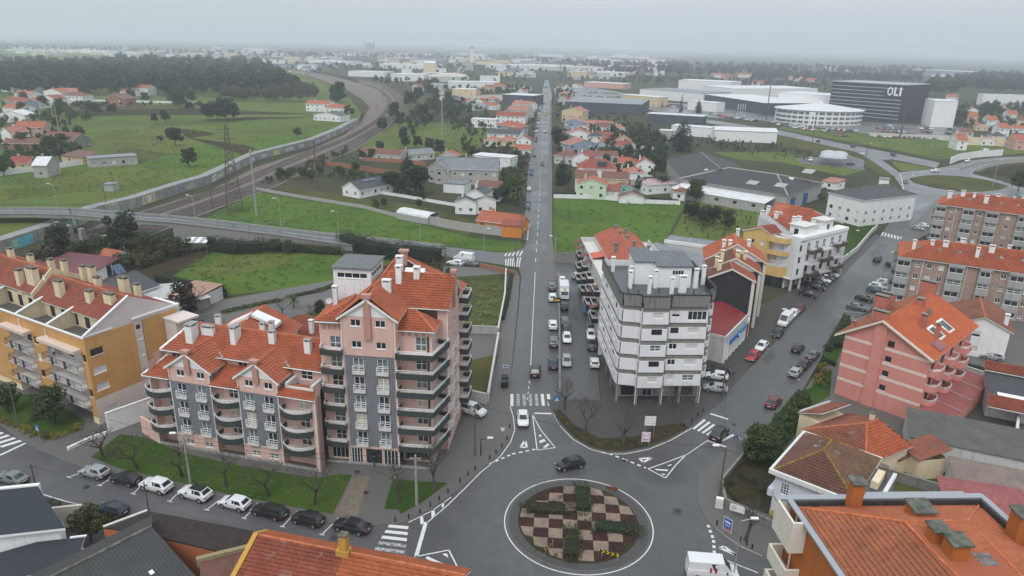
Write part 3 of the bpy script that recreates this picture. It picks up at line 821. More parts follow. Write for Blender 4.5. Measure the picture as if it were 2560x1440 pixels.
TF=[(k,k+1,6+k,5+k)for k in range(4)]+[(10+k,11+k,k+1,k)for k in range(4)]
def tiling(root,polys,m,tw=.3,th=.42,name='roof_tiling',seed=1):
    V,Fc=[],[];rg=random.Random(seed)
    for poly in polys:
        ps,e,s,n=tiles_np(poly,tw,th)
        for p in ps:
            i=len(V);V+=tile_verts(p+n*rg.uniform(0,.012),e,s,n,tw,th);Fc+=[tuple(i+k for k in f)for f in TF]
    me=bpy.data.meshes.new(name);me.from_pydata([tuple(x)for x in V],[],Fc);me.materials.append(m)
    return stuff(link(name,me,root))
def roof(root,polys,m=TERRA,edge=WHITE_CL,tile=True,t=.18,ridges=(),tw=.3,th=.42,seed=1,name='roof',rm=RIDGE,rr=.13):
    """sloping roof planes (first edge of each = eave) as thick plates, tiles laid on them, half-round ridge caps"""
    mb=MB()
    for p in polys:mb.slab(p,t,0,1)
    o=mb.build(name,[m,edge],root)
    if tile:tiling(o,polys,m,tw,th,seed=seed)
    if ridges:
        r=MB()
        for a,b in ridges:r.tube(Vector(a)+Vector((0,0,.03)),Vector(b)+Vector((0,0,.03)),rr,n=7)
        r.build('ridge_cap',rm,o,False)
    return o
def gable(u0,u1,v0,v1,ze,zr,ax='u',ov=.4,og=.3):
    """two planes; ridge along ax"""
    if ax=='u':
        vm=(v0+v1)/2;k=(zr-ze)/(vm-v0);e=ze-k*ov
        A=[(u0-og,v0-ov,e),(u1+og,v0-ov,e),(u1+og,vm,zr),(u0-og,vm,zr)]
        B=[(u1+og,v1+ov,e),(u0-og,v1+ov,e),(u0-og,vm,zr),(u1+og,vm,zr)]
        return[A,B],[((u0-og,vm,zr),(u1+og,vm,zr))]
    um=(u0+u1)/2;k=(zr-ze)/(um-u0);e=ze-k*ov
    A=[(u0-ov,v1+og,e),(u0-ov,v0-og,e),(um,v0-og,zr),(um,v1+og,zr)]
    B=[(u1+ov,v0-og,e),(u1+ov,v1+og,e),(um,v1+og,zr),(um,v0-og,zr)]
    return[A,B],[((um,v0-og,zr),(um,v1+og,zr))]
def hip(u0,u1,v0,v1,ze,zr,ov=.4,inset=None):
    u0,u1,v0,v1=u0-ov,u1+ov,v0-ov,v1+ov;w,d=u1-u0,v1-v0
    if w>=d:
        i=d/2 if inset is None else inset;a,b=(u0+i,(v0+v1)/2,zr),(u1-i,(v0+v1)/2,zr)
        pl=[[(u0,v0,ze),(u1,v0,ze),b,a],[(u1,v1,ze),(u0,v1,ze),a,b],[(u0,v1,ze),(u0,v0,ze),a],[(u1,v0,ze),(u1,v1,ze),b]]
    else:
        i=w/2 if inset is None else inset;a,b=((u0+u1)/2,v0+i,zr),((u0+u1)/2,v1-i,zr)
        pl=[[(u0,v0,ze),(u1,v0,ze),a],[(u1,v1,ze),(u0,v1,ze),b],[(u0,v1,ze),(u0,v0,ze),a,b],[(u1,v0,ze),(u1,v1,ze),b,a]]
    rd=[(a,b),((u0,v0,ze),a),((u1,v0,ze),b if w>=d else a),((u1,v1,ze),b),((u0,v1,ze),a if w>=d else b)]
    return pl,rd
def gable_end(root,pts,m,name='gable',t=.12):
    """upright triangle or pentagon wall piece: 3D points"""
    Q=[Vector(p)for p in pts];n=(Q[1]-Q[0]).cross(Q[2]-Q[0]).normalized()*t
    mb=MB();mb.poly(Q);mb.poly([q-n for q in reversed(Q)])
    for k in range(len(Q)):a,b=Q[k],Q[(k+1)%len(Q)];mb.poly([a,a-n,b-n,b])
    return mb.build(name,m,root)
def chimney(root,u,v,z0,z1,w=.6,d=.6,m=WHITE,cap=None,style='slots',capm=None):
    mb=MB().box(u-w/2,u+w/2,v-d/2,v+d/2,z0,z1-.35)
    for s in(-1,1):
        for q in(-1,1):mb.box(u+s*(w/2-.07)-.07,u+s*(w/2-.07)+.07,v+q*(d/2-.07)-.07,v+q*(d/2-.07)+.07,z1-.35,z1-.12)
    mb.box(u-w/2+.1,u+w/2-.1,v-d/2+.1,v+d/2-.1,z1-.35,z1-.12,2)
    mb.box(u-w/2-.08,u+w/2+.08,v-d/2-.08,v+d/2+.08,z1-.12,z1,1)
    return mb.build('chimney',[m,capm or m,DARK],root)
def balcony(root,pts,z,h=.9,fm=None,slabm=None,railm=None,sl=.18,rail=True,rh=1.05,solid=True,posts=True):
    """pts: outer edge polyline from wall to wall (u, v); slab closed along the wall, solid fascia and tubular rail"""
    o=MB().prism(list(pts),z-sl,z).build('balcony',slabm,root)
    if solid:
        mb=MB()
        for a,b in zip(pts,pts[1:]):mb.bar((*a,z-sl-.03),(*b,z-sl-.03),.1,h)
        mb.build('parapet',fm,o)
    if rail:
        mb=MB();zt=z+rh
        for a,b in zip(pts,pts[1:]):
            mb.tube((*a,zt),(*b,zt),.04,n=5);mb.tube((*a,zt-.22),(*b,zt-.22),.028,n=5)
            if not solid:mb.tube((*a,z+.1),(*b,z+.1),.028,n=5)
            L=math.hypot(b[0]-a[0],b[1]-a[1]);n=max(1,int(L/1.6))
            for k in range(n+1):
                t=k/n;p=(a[0]+(b[0]-a[0])*t,a[1]+(b[1]-a[1])*t)
                mb.tube((*p,z+(h-sl-.1 if solid else 0)),(*p,zt),.03,n=4)
            if not solid:
                n=max(1,int(L/.35))
                for k in range(n):t=k/n;p=(a[0]+(b[0]-a[0])*t,a[1]+(b[1]-a[1])*t);mb.tube((*p,z),(*p,zt),.012,n=3)
        mb.build('railing',railm,o,False)
    return o
def juliet(root,u,v,z,w,railm,slabm):
    """small ledge with rail in front of a french window"""
    k=('jul',round(w,2))
    a=cached(k,lambda:MB().box(-w/2-.1,w/2+.1,-.34,0,-.28,-.05).mesh('ledge',[slabm]))
    def r():
        mb=MB()
        for z_ in(.1,.45,.8):
            mb.box(-w/2-.1,w/2+.1,-.34,-.29,z_,z_+.06)
            for s in(-1,1):mb.box(s*(w/2+.075)-.025,s*(w/2+.075)+.025,-.29,0,z_,z_+.06)
        for x in(-w/2-.075,0,w/2+.075):mb.box(x-.025,x+.025,-.335,-.295,-.05,.86)
        return mb.mesh('railing',[railm])
    o=link('ledge',a,root,(u,v,z));link('railing',cached(k+('r',),r),o);return o
def downpipe(root,u,v,z0,z1,m=WHITE_CL):return MB().tube((u,v,z0),(u,v,z1),.06,n=6).build('downpipe',m,root,False)
def dish(root,u,v,z,r=.4,rz=0,m=None):
    mb=MB();n=12
    for k in range(n):
        t0,t1=2*math.pi*k/n,2*math.pi*(k+1)/n
        mb.poly([(0,0,0),(r*math.cos(t0),-.12,r*math.sin(t0)),(r*math.cos(t1),-.12,r*math.sin(t1))])
    mb.tube((0,0,0),(0,-.4,0),.015,n=4);mb.tube((0,.02,0),(0,.1,-r-.3),.03,n=5)
    return mb.build('satellite_dish',m or WHITE_CL,root,False,loc=(u,v,z),rz=rz)
def aerial(root,u,v,z,h=1.6):
    mb=MB().tube((0,0,0),(0,0,h),.02,n=4).tube((-.5,0,h*.9),(.6,0,h*.95),.014,n=4)
    for k in range(6):mb.tube((-.45+k*.2,-.3,h*.91+k*.008),(-.45+k*.2,.3,h*.91+k*.008),.009,n=3)
    return mb.build('aerial',metal('aerial_metal',(.35,.35,.35)),root,False,loc=(u,v,z),rz=random.uniform(0,3))
# ================================================================== pink apartment buildings (left of the straight road)
PINK=boards('pink_wall_tile',(.64,.42,.36),.28,.28,.012,.88,.03,.5)
PINK_P=plaster('pink_render',(.62,.41,.355),.4)
PINK_B=plain('pink_brown',(.42,.23,.18),.7,.08)
GTILE=boards('grey_wall_tile',(.135,.14,.155),.3,.3,.03,1.75,.15,.35)
FASC=plain('balcony_green_grey',(.045,.055,.052),.5,.15)
STONE=plain('plinth_stone',(.28,.27,.265),.7,.2)
SLABW=plain('slab_white',(.6,.57,.54),.7,.06)
TL=.165 # roof tile colour is clay throughout
WX=('cross','cross','crossb','cross','crossb','crossc')

# ---- eight-storey tower
t,L=frame('pink_tower','tall pink apartment tower with grey tiled bay and orange tile roofs','apartment building',(876,1160),(1000,1170))
# ground floor
wall(t,(0,0),(7,0),.13,3.1,[(1.05,.15,1.6,2.5,'four'),(3.45,.15,2.2,2.5,'shop'),(5.8,.15,2.0,2.5,'four')],PINK_P,sill=False)
wall(t,(-3.2,.9),(0,.9),.13,3.1,[(1.6,.3,2.4,2.2,'four')],PINK_P,sill=False)
wall(t,(7,1.8),(11.4,1.8),.13,3.1,[(2.2,.4,3.6,2.2,'shop')],PINK_P,sill=False)
wall(t,(11.4,1.8),(11.4,19),.13,3.1,[],PINK_P)
MB().box(-3.26,11.46,-.06,-.001,.13,.5).build('plinth',STONE,t)
# grey tiled bay, five storeys of french windows, two storeys of small windows over it
FL=[3.35+2.72*k for k in range(5)]
wall(t,(.25,-.05),(6.75,-.05),3.1,16.5,[(c,z,1.4,1.95,WX[(i*5+k*2)%6])for i,z in enumerate(FL)for k,c in enumerate((1.75,4.95))],GTILE,'tiled_bay',sill=False)
for z in FL:
    for c in(2.0,5.2):juliet(t,c,-.05,z,1.4,FRAME_W,SLABW)
wall(t,(0,0),(.25,0),3.1,16.5,[],PINK);wall(t,(6.75,0),(7,0),3.1,16.5,[],PINK)
wall(t,(0,0),(7,0),16.5,22.0,[(c,z,1.35,.95,'two')for z in(17.6,20.6)for c in(1.85,5.1)],PINK)
for s in(0,7):wall(t,(s,0)if s else(s,3),(s,3)if s else(s,0),3.1,22.0,[],PINK)
# pediment, brown chimney on the gable
gable_end(t,[(-.1,-.04,22.0),(7.1,-.04,22.0),(3.5,-.04,24.3)],WHITE_CL,'pediment')
MB().box(3.05,3.95,-.35,.15,18.9,24.6).box(2.85,4.15,-.5,.3,24.6,25.1).build('chimney',PINK_B,t)
MB().slab([(-.5,-.45,21.75),(-.5,-.15,21.75),(3.3,-.15,24.35),(3.3,-.45,24.35)],.3).slab([(3.7,-.45,24.35),(3.7,-.15,24.35),(7.5,-.15,21.75),(7.5,-.45,21.75)],.3).build('verge_board',WHITE_CL,t)
# left wing with short balconies
wall(t,(-3.2,.9),(0,.9),3.1,21.0,[(1.9,3.3+2.72*k,1.5,1.75,WX[(k*2)%6])for k in range(6)],PINK,sill=False)
wall(t,(-3.2,12),(-3.2,.9),.13,21.0,[],PINK)
for k in range(6):
    balcony(t,[(-3.1,.9),(-2.9,-.55),(-.02,-.75),(-.02,.9)],3.15+2.72*k,.82,FASC,SLABW,WHITE_CL)
# right wing with deep corner balconies
wall(t,(7,1.8),(11.4,1.8),3.1,20.0,[(2.9,3.25+2.72*k,1.5,2.0,WX[(k*5+1)%6])for k in range(6)],PINK,sill=False)
wall(t,(11.4,1.8),(11.4,6.2),3.1,20.0,[(2.2,3.25+2.72*k,1.2,2.0,'cross')for k in range(6)],PINK,sill=False)
MB().box(10.7,11.0,1.74,1.79,3.1,19.0).build('dark_strip',FASC,t)
for k in range(6):
    balcony(t,[(7.05,1.8),(7.05,-.45),(11.9,-.35),(13.1,4.6),(11.4,5.2),(11.4,1.8)][:5],3.05+2.72*k,.82,FASC,SLABW,WHITE_CL)
# block on the right side, facing the straight road
wall(t,(11.4,5.2),(12.7,5.2),.13,22.0,[],PINK)
RW=[(c,3.4+2.72*k,1.3,1.9,'cross')for k in range(5)for c in(2.0,5.6)]+[(c,17.6+2.9*k,1.2,.95,'two')for k in range(2)for c in(2.0,5.6)]
wall(t,(12.7,5.2),(12.7,13),.13,22.0,RW,PINK,sill=False)
wall(t,(12.72,6),(12.72,12),3.2,16.5,[(o[0]-.8,*o[1:])for o in RW[:10]],GTILE,'tiled_bay',sill=False)if False else None
for k in range(5):
    for c in(7.2,10.8):
        o=balcony(t,[(12.7,c-.9),(13.15,c-.9),(13.15,c+.9),(12.7,c+.9)],3.3+2.72*k,.3,FASC,SLABW,FRAME_W,solid=False)
for k in range(7):balcony(t,[(12.7,14.2),(14.0,14.2),(14.0,17.5),(12.7,17.5)],3.1+2.72*k,.82,FASC,SLABW,WHITE_CL)
wall(t,(12.7,13),(12.7,18.5),.13,20.5,[],PINK);wall(t,(12.7,18.5),(-3.2,18.5),.13,20.5,[],PINK);wall(t,(-3.2,18.5),(-3.2,12),.13,21,[],PINK)
gable_end(t,[(12.71,5.0,22.0),(12.71,13.2,22.0),(12.71,9.1,25.0)],WHITE_CL,'pediment')
MB().box(12.6,13.1,8.8,9.5,20.5,25.5).box(12.5,13.3,8.6,9.7,25.5,25.9).build('chimney',PINK_B,t)
# roofs
rf=[[(-.55,14,21.7),(-.55,-.4,21.7),(3.5,-.4,24.55),(3.5,14,25.6)],
      [(7.55,-.4,21.7),(7.55,14,21.7),(3.5,14,25.6),(3.5,-.4,24.55)]]
rf+=[[(6.5,4.6,21.8),(13.1,4.6,21.8),(13.1,9.1,25.1),(3.6,9.1,25.1)],[(13.1,13.6,21.8),(6.5,13.6,21.8),(3.6,9.1,25.1),(13.1,9.1,25.1)]]
rf+=[[(-3.7,.3,20.9),(-.02,.3,20.9),(-.02,3.2,22.6)],[(-3.7,13.5,20.9),(-3.7,.3,20.9),(-.02,3.2,22.6),(-.02,13.5,22.6)]]
rf+=[[(7.02,1.2,19.9),(11.9,1.2,19.9),(8.6,4.5,21.6),(7.02,4.5,21.6)],[(11.9,1.2,19.9),(11.9,5.0,19.9),(8.6,4.5,21.6)]]
rf+=[[(-3.6,13.5,20.6),(-.5,13.5,21.6),(3.5,14,25.6),(4.6,14.5,25.9),(-.6,19,20.6)],[(-.6,19,20.6),(13,19,20.4),(4.6,14.5,25.9)],[(13,19,20.4),(13,13.4,21.2),(4.6,14.0,25.9)]]
roof(t,rf,TERRA,ridges=[((3.5,-.4,24.6),(3.5,14,25.65)),((3.6,9.1,25.15),(13.1,9.1,25.15)),((11.9,1.2,19.95),(8.6,4.5,21.65)),((-3.7,.3,20.95),(-.02,3.2,22.65)),((6.5,4.6,21.85),(3.6,9.1,25.2)),((4.6,14.5,25.95),(13,19,20.45))],seed=3)
MB().box(4.2,5.2,13.9,14.5,24.6,26.6).box(4.0,5.4,13.7,14.7,26.6,26.9).build('chimney',PINK_B,t)
# stair penthouse on the left
wall(t,(-3.0,6.2),(2.2,6.2),21,26.2,[(2.6,24.9,4.2,.75,'four')],WHITE);wall(t,(2.2,6.2),(2.2,12),21,26.2,[(2.9,24.9,4.6,.75,'four')],WHITE)
wall(t,(2.2,12),(-3.0,12),21,26.2,[],WHITE);wall(t,(-3.0,12),(-3.0,6.2),21,26.2,[],WHITE)
flat(t,-3.3,2.5,5.9,12.3,26.45,plain('roof_felt',(.13,.135,.14),.7,.2))
for u,v,z0,z1,w,d in((4.8,4.6,23.6,25.6,1.1,.7),(5.6,7.8,24,26.6,.75,.7),(5.0,10.6,24.5,27.1,.9,.7),(7.9,8.6,23.5,26.3,.8,.8),(-2.2,4.4,21.4,24.4,.6,.6)):chimney(t,u,v,z0,z1,w,d)
MB().slab([(5.8,9.6,24.5),(8.6,9.6,24.5),(8.6,10.7,25.4),(5.8,10.7,25.4)],.3).build('skylight',WHITE_CL,t)
for u,v,z in((0,-.12,21.6),(7,-.12,21.6),(-3.25,.85,20.8),(12.75,5.1,21.5)):downpipe(t,u,v,.2,z)
MB().tube((-3.5,-.1,20.9),(0,.2,20.85),.06).tube((7.0,1.1,19.85),(11.9,1.1,19.85),.06).tube((6.6,4.5,21.75),(13.1,4.5,21.75),.06).build('gutter',WHITE_CL,t,False)
for k in range(4):MB().box(-2.9+k*.7,-2.45+k*.7,.86,.895,19.6,20.3).build('wall_panel',PINK_B,t);MB().box(7.3+k*.9,7.75+k*.9,1.76,1.795,18.9,19.5).build('wall_panel',PINK_B,t)
dish(t,-3.4,5.0,22.0,.45,R(20))

# ---- four-storey row
t,L=frame('pink_row_building','long pink four-storey apartment row with curved balconies and twin gables','apartment building',(402,1110),(805,1182))
ZB=[2.85+2.75*k for k in range(3)] # balcony floors
def recess(u0,u1,cw,wall_v=1.3):
    wall(t,(u0,wall_v),(u1,wall_v),.13,11.2,[(cw,z+.15,1.5,1.95,WX[(i*2+int(u0))%6])for i,z in enumerate(ZB)]+[(cw,.9,1.4,.8,'crossb')],PINK_P,sill=False)
    wall(t,(u0,0),(u0,wall_v),.13,12.9,[],PINK_P);wall(t,(u1,wall_v),(u1,0),.13,12.9,[],PINK_P)
def curved(u0,u1,z,depth=1.1,v=1.3):
    n=8;pts=[(u0,v)]+[(u0+(u1-u0)*k/n,.55-(depth+.55)*(math.sin(math.pi*(k/n*.86+.07)))**.7)for k in range(n+1)]+[(u1,v)]
    balcony(t,pts,z,.82,FASC,SLABW,WHITE_CL)
def bay(u0,u1):
    w=u1-u0
    wall(t,(u0,0),(u1,0),.13,2.75,[(w*.27,.9,1.3,.8,'crossb'),(w*.75,.9,1.3,.8,'crossb')],PINK_P)
    wall(t,(u0,-.05),(u1,-.05),2.75,10.6,[(w*c,z+.1,1.4,1.95,WX[(i*3+k+int(u0))%6])for i,z in enumerate(ZB)for k,c in enumerate((.26,.76))],GTILE,'tiled_bay',sill=False)
    for z in ZB:
        for c in(.26,.76):juliet(t,u0+w*c,-.05,z+.1,1.4,FRAME_W,SLABW)
    wall(t,(u0,0),(u1,0),10.6,12.95,[(w*.27,11.5,1.25,.95,'two'),(w*.77,11.5,1.25,.95,'two')],PINK_P)
    um=(u0+u1)/2
    wall(t,(u0,3.4),(u0,0),11,12.95,[],PINK_P);wall(t,(u1,0),(u1,3.4),11,12.95,[],PINK_P)
    gable_end(t,[(u0-.1,-.04,12.95),(u1+.1,-.04,12.95),(um,-.04,14.95)],WHITE_CL,'pediment')
    MB().box(um-.4,um+.4,-.35,.1,12.2,15.2).box(um-.6,um+.6,-.5,.25,15.2,15.6).build('chimney',PINK_B,t)
    MB().slab([(u0-.5,-.45,12.7),(u0-.5,-.15,12.7),(um-.2,-.15,15.05),(um-.2,-.45,15.05)],.28).slab([(um+.2,-.45,15.05),(um+.2,-.15,15.05),(u1+.5,-.15,12.7),(u1+.5,-.45,12.7)],.28).build('verge_board',WHITE_CL,t)
    return um
recess(.0,3.4,2.1);recess(9.7,14.1,2.4);recess(19.9,25.4,2.9)
for z in ZB:curved(-1.0,3.38,z);curved(9.75,14.05,z);curved(20.0,24.6,z)
m1,m2=bay(3.4,9.7),bay(14.1,19.9)
MB().box(24.7,25.4,.2,1.3,.13,11.2).build('wall',PINK_P,t)
MB().box(0,25.5,-.08,-.001,.13,.55).build('plinth',STONE,t)
wall(t,(0,11),(0,1.3),.13,13.7,[(3,5,1.2,1.1,'two'),(3,8,1.2,1.1,'two')],PINK_P);wall(t,(25.5,12),(0,12),.13,13.7,[],PINK_P)
wall(t,(0,3.3),(25.5,3.3),11,13.8,[(1.9,12.1,1.5,1.0,'two'),(12.6,12.1,1.5,1.0,'two'),(22.4,11.9,1.7,1.4,'cross')],PINK_P)
# pent roofs over the balconies
pr=[[(-.8,-.35,11.0),(3.4,-.35,11.0),(3.4,3.3,12.6),(.6,3.3,12.6)],[(9.72,-.35,11.0),(14.08,-.35,11.0),(14.08,3.3,12.6),(9.72,3.3,12.6)],[(19.92,-.35,11.0),(25.3,-.35,11.0),(25.3,1.7,11.9),(19.92,1.7,11.9)]]
mr_=[[(.1,2.7,13.7),(25.9,2.7,13.7),(25.9,7.0,16.35),(2.4,7.0,16.35)],[(25.9,11.6,13.5),(3.2,11.6,13.5),(2.4,7.0,16.35),(25.9,7.0,16.35)]]
for u0,u1,um in((3.4,9.7,m1),(14.1,19.9,m2)):
    mr_+=[[(u0-.45,4.2,12.75),(u0-.45,-.4,12.75),(um,-.4,15.1),(um,5.4,15.4),(u0-.1,3.0,13.6)],[(u1+.45,-.4,12.75),(u1+.45,4.2,12.75),(u1+.1,3.0,13.6),(um,5.4,15.4),(um,-.4,15.1)]]
roof(t,pr+mr_[:2],TERRA,seed=5,ridges=[((2.4,7.0,16.4),(25.9,7.0,16.4))])
for u0,u1,um in((3.4,9.7,m1),(14.1,19.9,m2)):
    roof(t,[[(u0-.45,-.4,12.75),(um,-.4,15.12),(um,6.2,15.9),(u0-.45,3.2,13.6)][::-1][1:]+[(u0-.45,3.2,13.6)]]if False else
         [[(u0-.45,3.0,12.78),(u0-.45,-.4,12.78),(um,-.4,15.12),(um,5.3,15.12)],[(u1+.45,-.4,12.78),(u1+.45,3.0,12.78),(um,5.3,15.12),(um,-.4,15.12)]],TERRA,seed=9,
         ridges=[((um,-.4,15.16),(um,5.3,15.16))])
    MB().bar((um+.0,5.3,15.16),(u1+.45,2.6,13.7),.3,.1).bar((um,5.3,15.16),(u0-.45,2.6,13.7),.3,.1).build('valley',ZINC,t)
MB().slab([(-.1,2.6,13.85),(.25,2.6,13.85),(2.6,7.0,16.5),(2.25,7.0,16.5)],.35).slab([(-1.0,-.4,11.1),(-.7,-.4,11.1),(.7,3.3,12.75),(.4,3.3,12.75)],.3).build('verge_board',WHITE_CL,t)
MB().tube((-.8,-.4,10.92),(3.4,-.4,10.92),.06).tube((9.7,-.4,10.92),(14.1,-.4,10.92),.06).tube((19.9,-.4,10.92),(25.3,-.4,10.92),.06).tube((.1,2.6,13.6),(25.5,2.6,13.6),.06).build('gutter',WHITE_CL,t,False)
for u in(0.05,3.35,9.72,14.05,19.95,25.3):downpipe(t,u,-.12,.2,11 if u in(.05,25.3)else 12.7)
MB().box(20.6,21.0,.8,3.3,11.3,12.4).box(24.3,24.7,.8,3.3,11.3,12.4).box(21.0,24.3,.8,1.1,11.2,11.9).build('terrace_wall',SLABW,t)
for u,v,z0,z1,w,d in((4.0,4.6,14.4,17.4,1.1,1.5),(5.9,5.6,14.6,16.9,1.9,.6),(10.6,5.2,14.6,17.6,.8,1.5),(16.1,5.6,15,17.4,.9,.6),(21.9,5.0,14.8,17.1,.9,.7),(25.0,5.0,14.9,16.7,.6,.6)):chimney(t,u,v,z0,z1,w,d,capm=STONE)
MB().box(9.0,9.3,2.8,3.5,12.1,13.0).build('air_conditioner',WHITE_CL,t)
MB().slab([(24.0,3.4,14.25),(24.8,3.4,14.25),(24.8,4.2,14.72),(24.0,4.2,14.72)],.05).build('skylight',GLASS,t)
# things on the balconies
# rear wing behind the row
t,L=frame('rear_wing','low rear block with orange tile gable and large white skylight behind the pink row','building',(520,860),(690,870),8)
walls4(t,0,L,0,9,0,8.6,PINK_P)
pl,rd=gable(-.2,L+.2,0,9,8.6,11.6,'v',.5,.5);roof(t,pl,TERRA,ridges=rd,seed=11)
MB().slab([(L*.2,2.4,10.5),(L*.2,4.6,10.5),(L*.52,4.6,12.3),(L*.52,2.4,12.3)],.6).slab([(L*.55,3.2,12.3),(L*.55,5.4,12.3),(L*.9,5.4,10.6),(L*.9,3.2,10.6)],.5).build('skylight',WHITE_CL,t)
for u,v in((L*.05,3),(L*.8,.8),(L*.9,1.6)):chimney(t,u,v,8.8,12,.8,.7,capm=STONE)
MB().slab([(-.7,-.5,8.3),(-.4,-.5,8.3),(L/2-.1,-.5,11.8),(L/2-.4,-.5,11.8)],.25).build('verge_board',WHITE_CL,t)
t,L=frame('garage_roof','low rust-brown tiled lean-to beside the pink tower','building',(690,850),(800,870),5)
walls4(t,0,L,0,7,0,5,PINK_P);roof(t,[[(-.3,-.3,5.0),(L,-.3,5.0),(L,7.3,7.2),(-.3,7.3,7.2)]],TERRA_R,seed=12)
chimney(t,L*.6,3,5.5,8.6,.7,.6)

# ---- white garden wall and ramp between the pink row and the orange block
def wall_line(name,label,px,h,m,z=.13,w=.25,cap=None,group=None):
    t=thing(name,label,'wall',group=group);pts=[P2(a,b,z)for a,b in px];mb=MB()
    for a,b in zip(pts,pts[1:]):mb.bar((*a,z),(*b,z),w,h)
    mb.build('wall',m,t)
    mb=MB()
    for a,b in zip(pts,pts[1:]):mb.bar((*a,z+h),(*b,z+h),w+.12,.08)
    mb.build('coping',cap or m,t);return t
wall_line('garden_wall','tall white ramp wall between the orange block and the pink row',[(272,1082),(385,1040)],3.2,WHITE)
wall_line('garden_wall','low whitewashed kerb wall slanting across the brown lawn path',[(170,1126),(225,1100),(272,1084)],.4,WHITE)
wall_line('garden_wall','short pink wall at the left foot of the pink row',[(358,1080),(402,1108)],2.6,PINK_P)

# ================================================================== orange apartment block
ORA=boards('orange_cladding',(.53,.285,.1),2.6,.38,.02,.8,.05,.5)
PALE=plaster('pale_pink_render',(.6,.53,.49),.25)
CREAM=plaster('cream_render',(.66,.56,.38),.35)
t,L=frame('orange_block','orange-clad apartment block with cream chimneys and long red tile roof','apartment building',(75,985),(243,1060))
X0,X1,D=-26.0,19.0,15.0
# right-hand end wall
wall(t,(X1,0),(X1,D),.13,4.2,[(2.3,1.4,1.9,1.1,'shut'),(11.0,1.2,2.0,.9,'dark')],PALE)
wall(t,(X1,0),(X1,7.6),4.2,14.0,[(1.5,5.4,1.9,1.1,'shut'),(1.5,8.1,1.9,1.1,'shut'),(1.5,11.0,1.9,1.1,'dark')],ORA,'cladding')
wall(t,(X1-.12,7.6),(X1-.12,9.0),4.2,14.0,[(.7,z,.7,.8,s)for z,s in((5.3,'shut'),(8.2,'shut'),(10.9,'shut'),(12.6,'dark'))],PALE)
wall(t,(X1,9.0),(X1,D),4.2,14.0,[],ORA,'cladding')
gable_end(t,[(X1+.01,.1,14.0),(X1+.01,D,14.0),(X1+.01,D,14.6),(X1+.01,7.4,18.3),(X1+.01,.1,14.3)],boards('pale_panel',(.56,.5,.48),1.6,.6,.012,.85,.03),'gable')
# front: recessed loggias between clad bays
def obay(u0,u1,ops=()):wall(t,(u0,0),(u1,0),1.2,14.0,ops,ORA,'cladding');wall(t,(u0,0),(u1,0),.13,1.2,[],CREAM)
LOG=[(-22.5,-16),(-9,-2.5),(9.0,17.0)];LOG=[(-19.5,-12.0),(-2.0,4.5),(8.6,17.6)]
cuts=[X0]+[x for a in LOG for x in a]+[X1]
for a,b in zip(cuts[0::2],cuts[1::2]):
    obay(a,b,[((b-a)*.3,z,1.1,1.2,s)for z,s in((4.6,'dark'),(7.4,'shut'),(10.2,'dark'),(1.7,'dark'))]if b-a>3 else[((b-a)*.5,z,.8,1.2,'dark')for z in(4.6,10.2)])
for i,(a,b)in enumerate(LOG):
    w=b-a
    wall(t,(a,1.6),(b,1.6),.13,12.2,[(w*c,z,1.3,2.0,s)for z,ss in((3.3,('shut','dark')),(6.1,('shut','shut')),(8.9,('dark','dark')))for c,s in zip((.35,.72),ss)]+[(w*.4,.9,1.2,1.2,'shut')],PALE)
    wall(t,(a,0),(a,1.6),.13,12.2,[],PALE);wall(t,(b,1.6),(b,0),.13,12.2,[],PALE)
    wall(t,(a,0),(b,0),12.2,14.0,[],ORA,'cladding')
    for z in(3.1,5.9,8.7):
        balcony(t,[(a-.1,1.5),(a-.1,-.9),(b+.1,-.9),(b+.1,1.5)],z,.2,None,SLABW,plain('rail_dark',(.06,.065,.08),.5,.1),solid=False,rh=1.0)
        [MB().box(a+w*q,a+w*q+.5,-.97,-.88,z-.2,z+.95).build('blue_panel',plain('navy',(.03,.035,.08),.5,.1),t)for q in(.25,.62)]
    MB().box(a-.3,b+.3,-1.2,0,11.7,12.2).build('canopy',plaster('canopy_pink',(.62,.5,.42),.3),t)
# terraces behind the parapet, dividing walls, roof
flat(t,X0,X1-.01,.02,5,12.6,plain('terrace_floor',(.09,.085,.08),.8,.2),name='terrace')
MB().box(X0,X1,-.12,.12,13.98,14.2).box(X1-.2,X1+.15,0,4.2,14.2,14.4).build('coping',WHITE_CL,t)
wall(t,(X0,4.3),(X1,4.3),12.6,15.2,[(k*3.1+1.5,12.7,1.3,2.0,'dark')for k in range(14)],CREAM)
for u in(-21,-9.5,1.2,9.6):gable_end(t,[(u,.1,12.6),(u,4.3,12.6),(u,4.3,15.6),(u,.1,14.2)],CREAM,'dividing_wall',.25)
for u in(-21,-9.5,1.2,9.6):MB().slab([(u-.2,.05,14.35),(u+.2,.05,14.35),(u+.2,4.4,15.8),(u-.2,4.4,15.8)],.2).build('coping',WHITE_CL,t)
for a,b,z in((X0,-1.0,18.9),(-.6,X1-.1,18.2)):
    roof(t,[[(a,3.8,15.2+z-18.2),(b,3.8,15.2+z-18.2),(b,7.4,z),(a,7.4,z)],[(b,D+.3,14.2+z-18.2),(a,D+.3,14.2+z-18.2),(a,7.4,z),(b,7.4,z)]],TERRA_R,seed=21,ridges=[((a,7.4,z+.04),(b,7.4,z+.04))])
gable_end(t,[(-.8,3.8,15.0),(-.8,D,14.2),(-.8,D,15.3),(-.8,7.4,19.3),(-.8,3.8,16.0)],CREAM,'gable',.3)
CAPM=plain('chimney_cap',(.13,.11,.09),.9,.4)
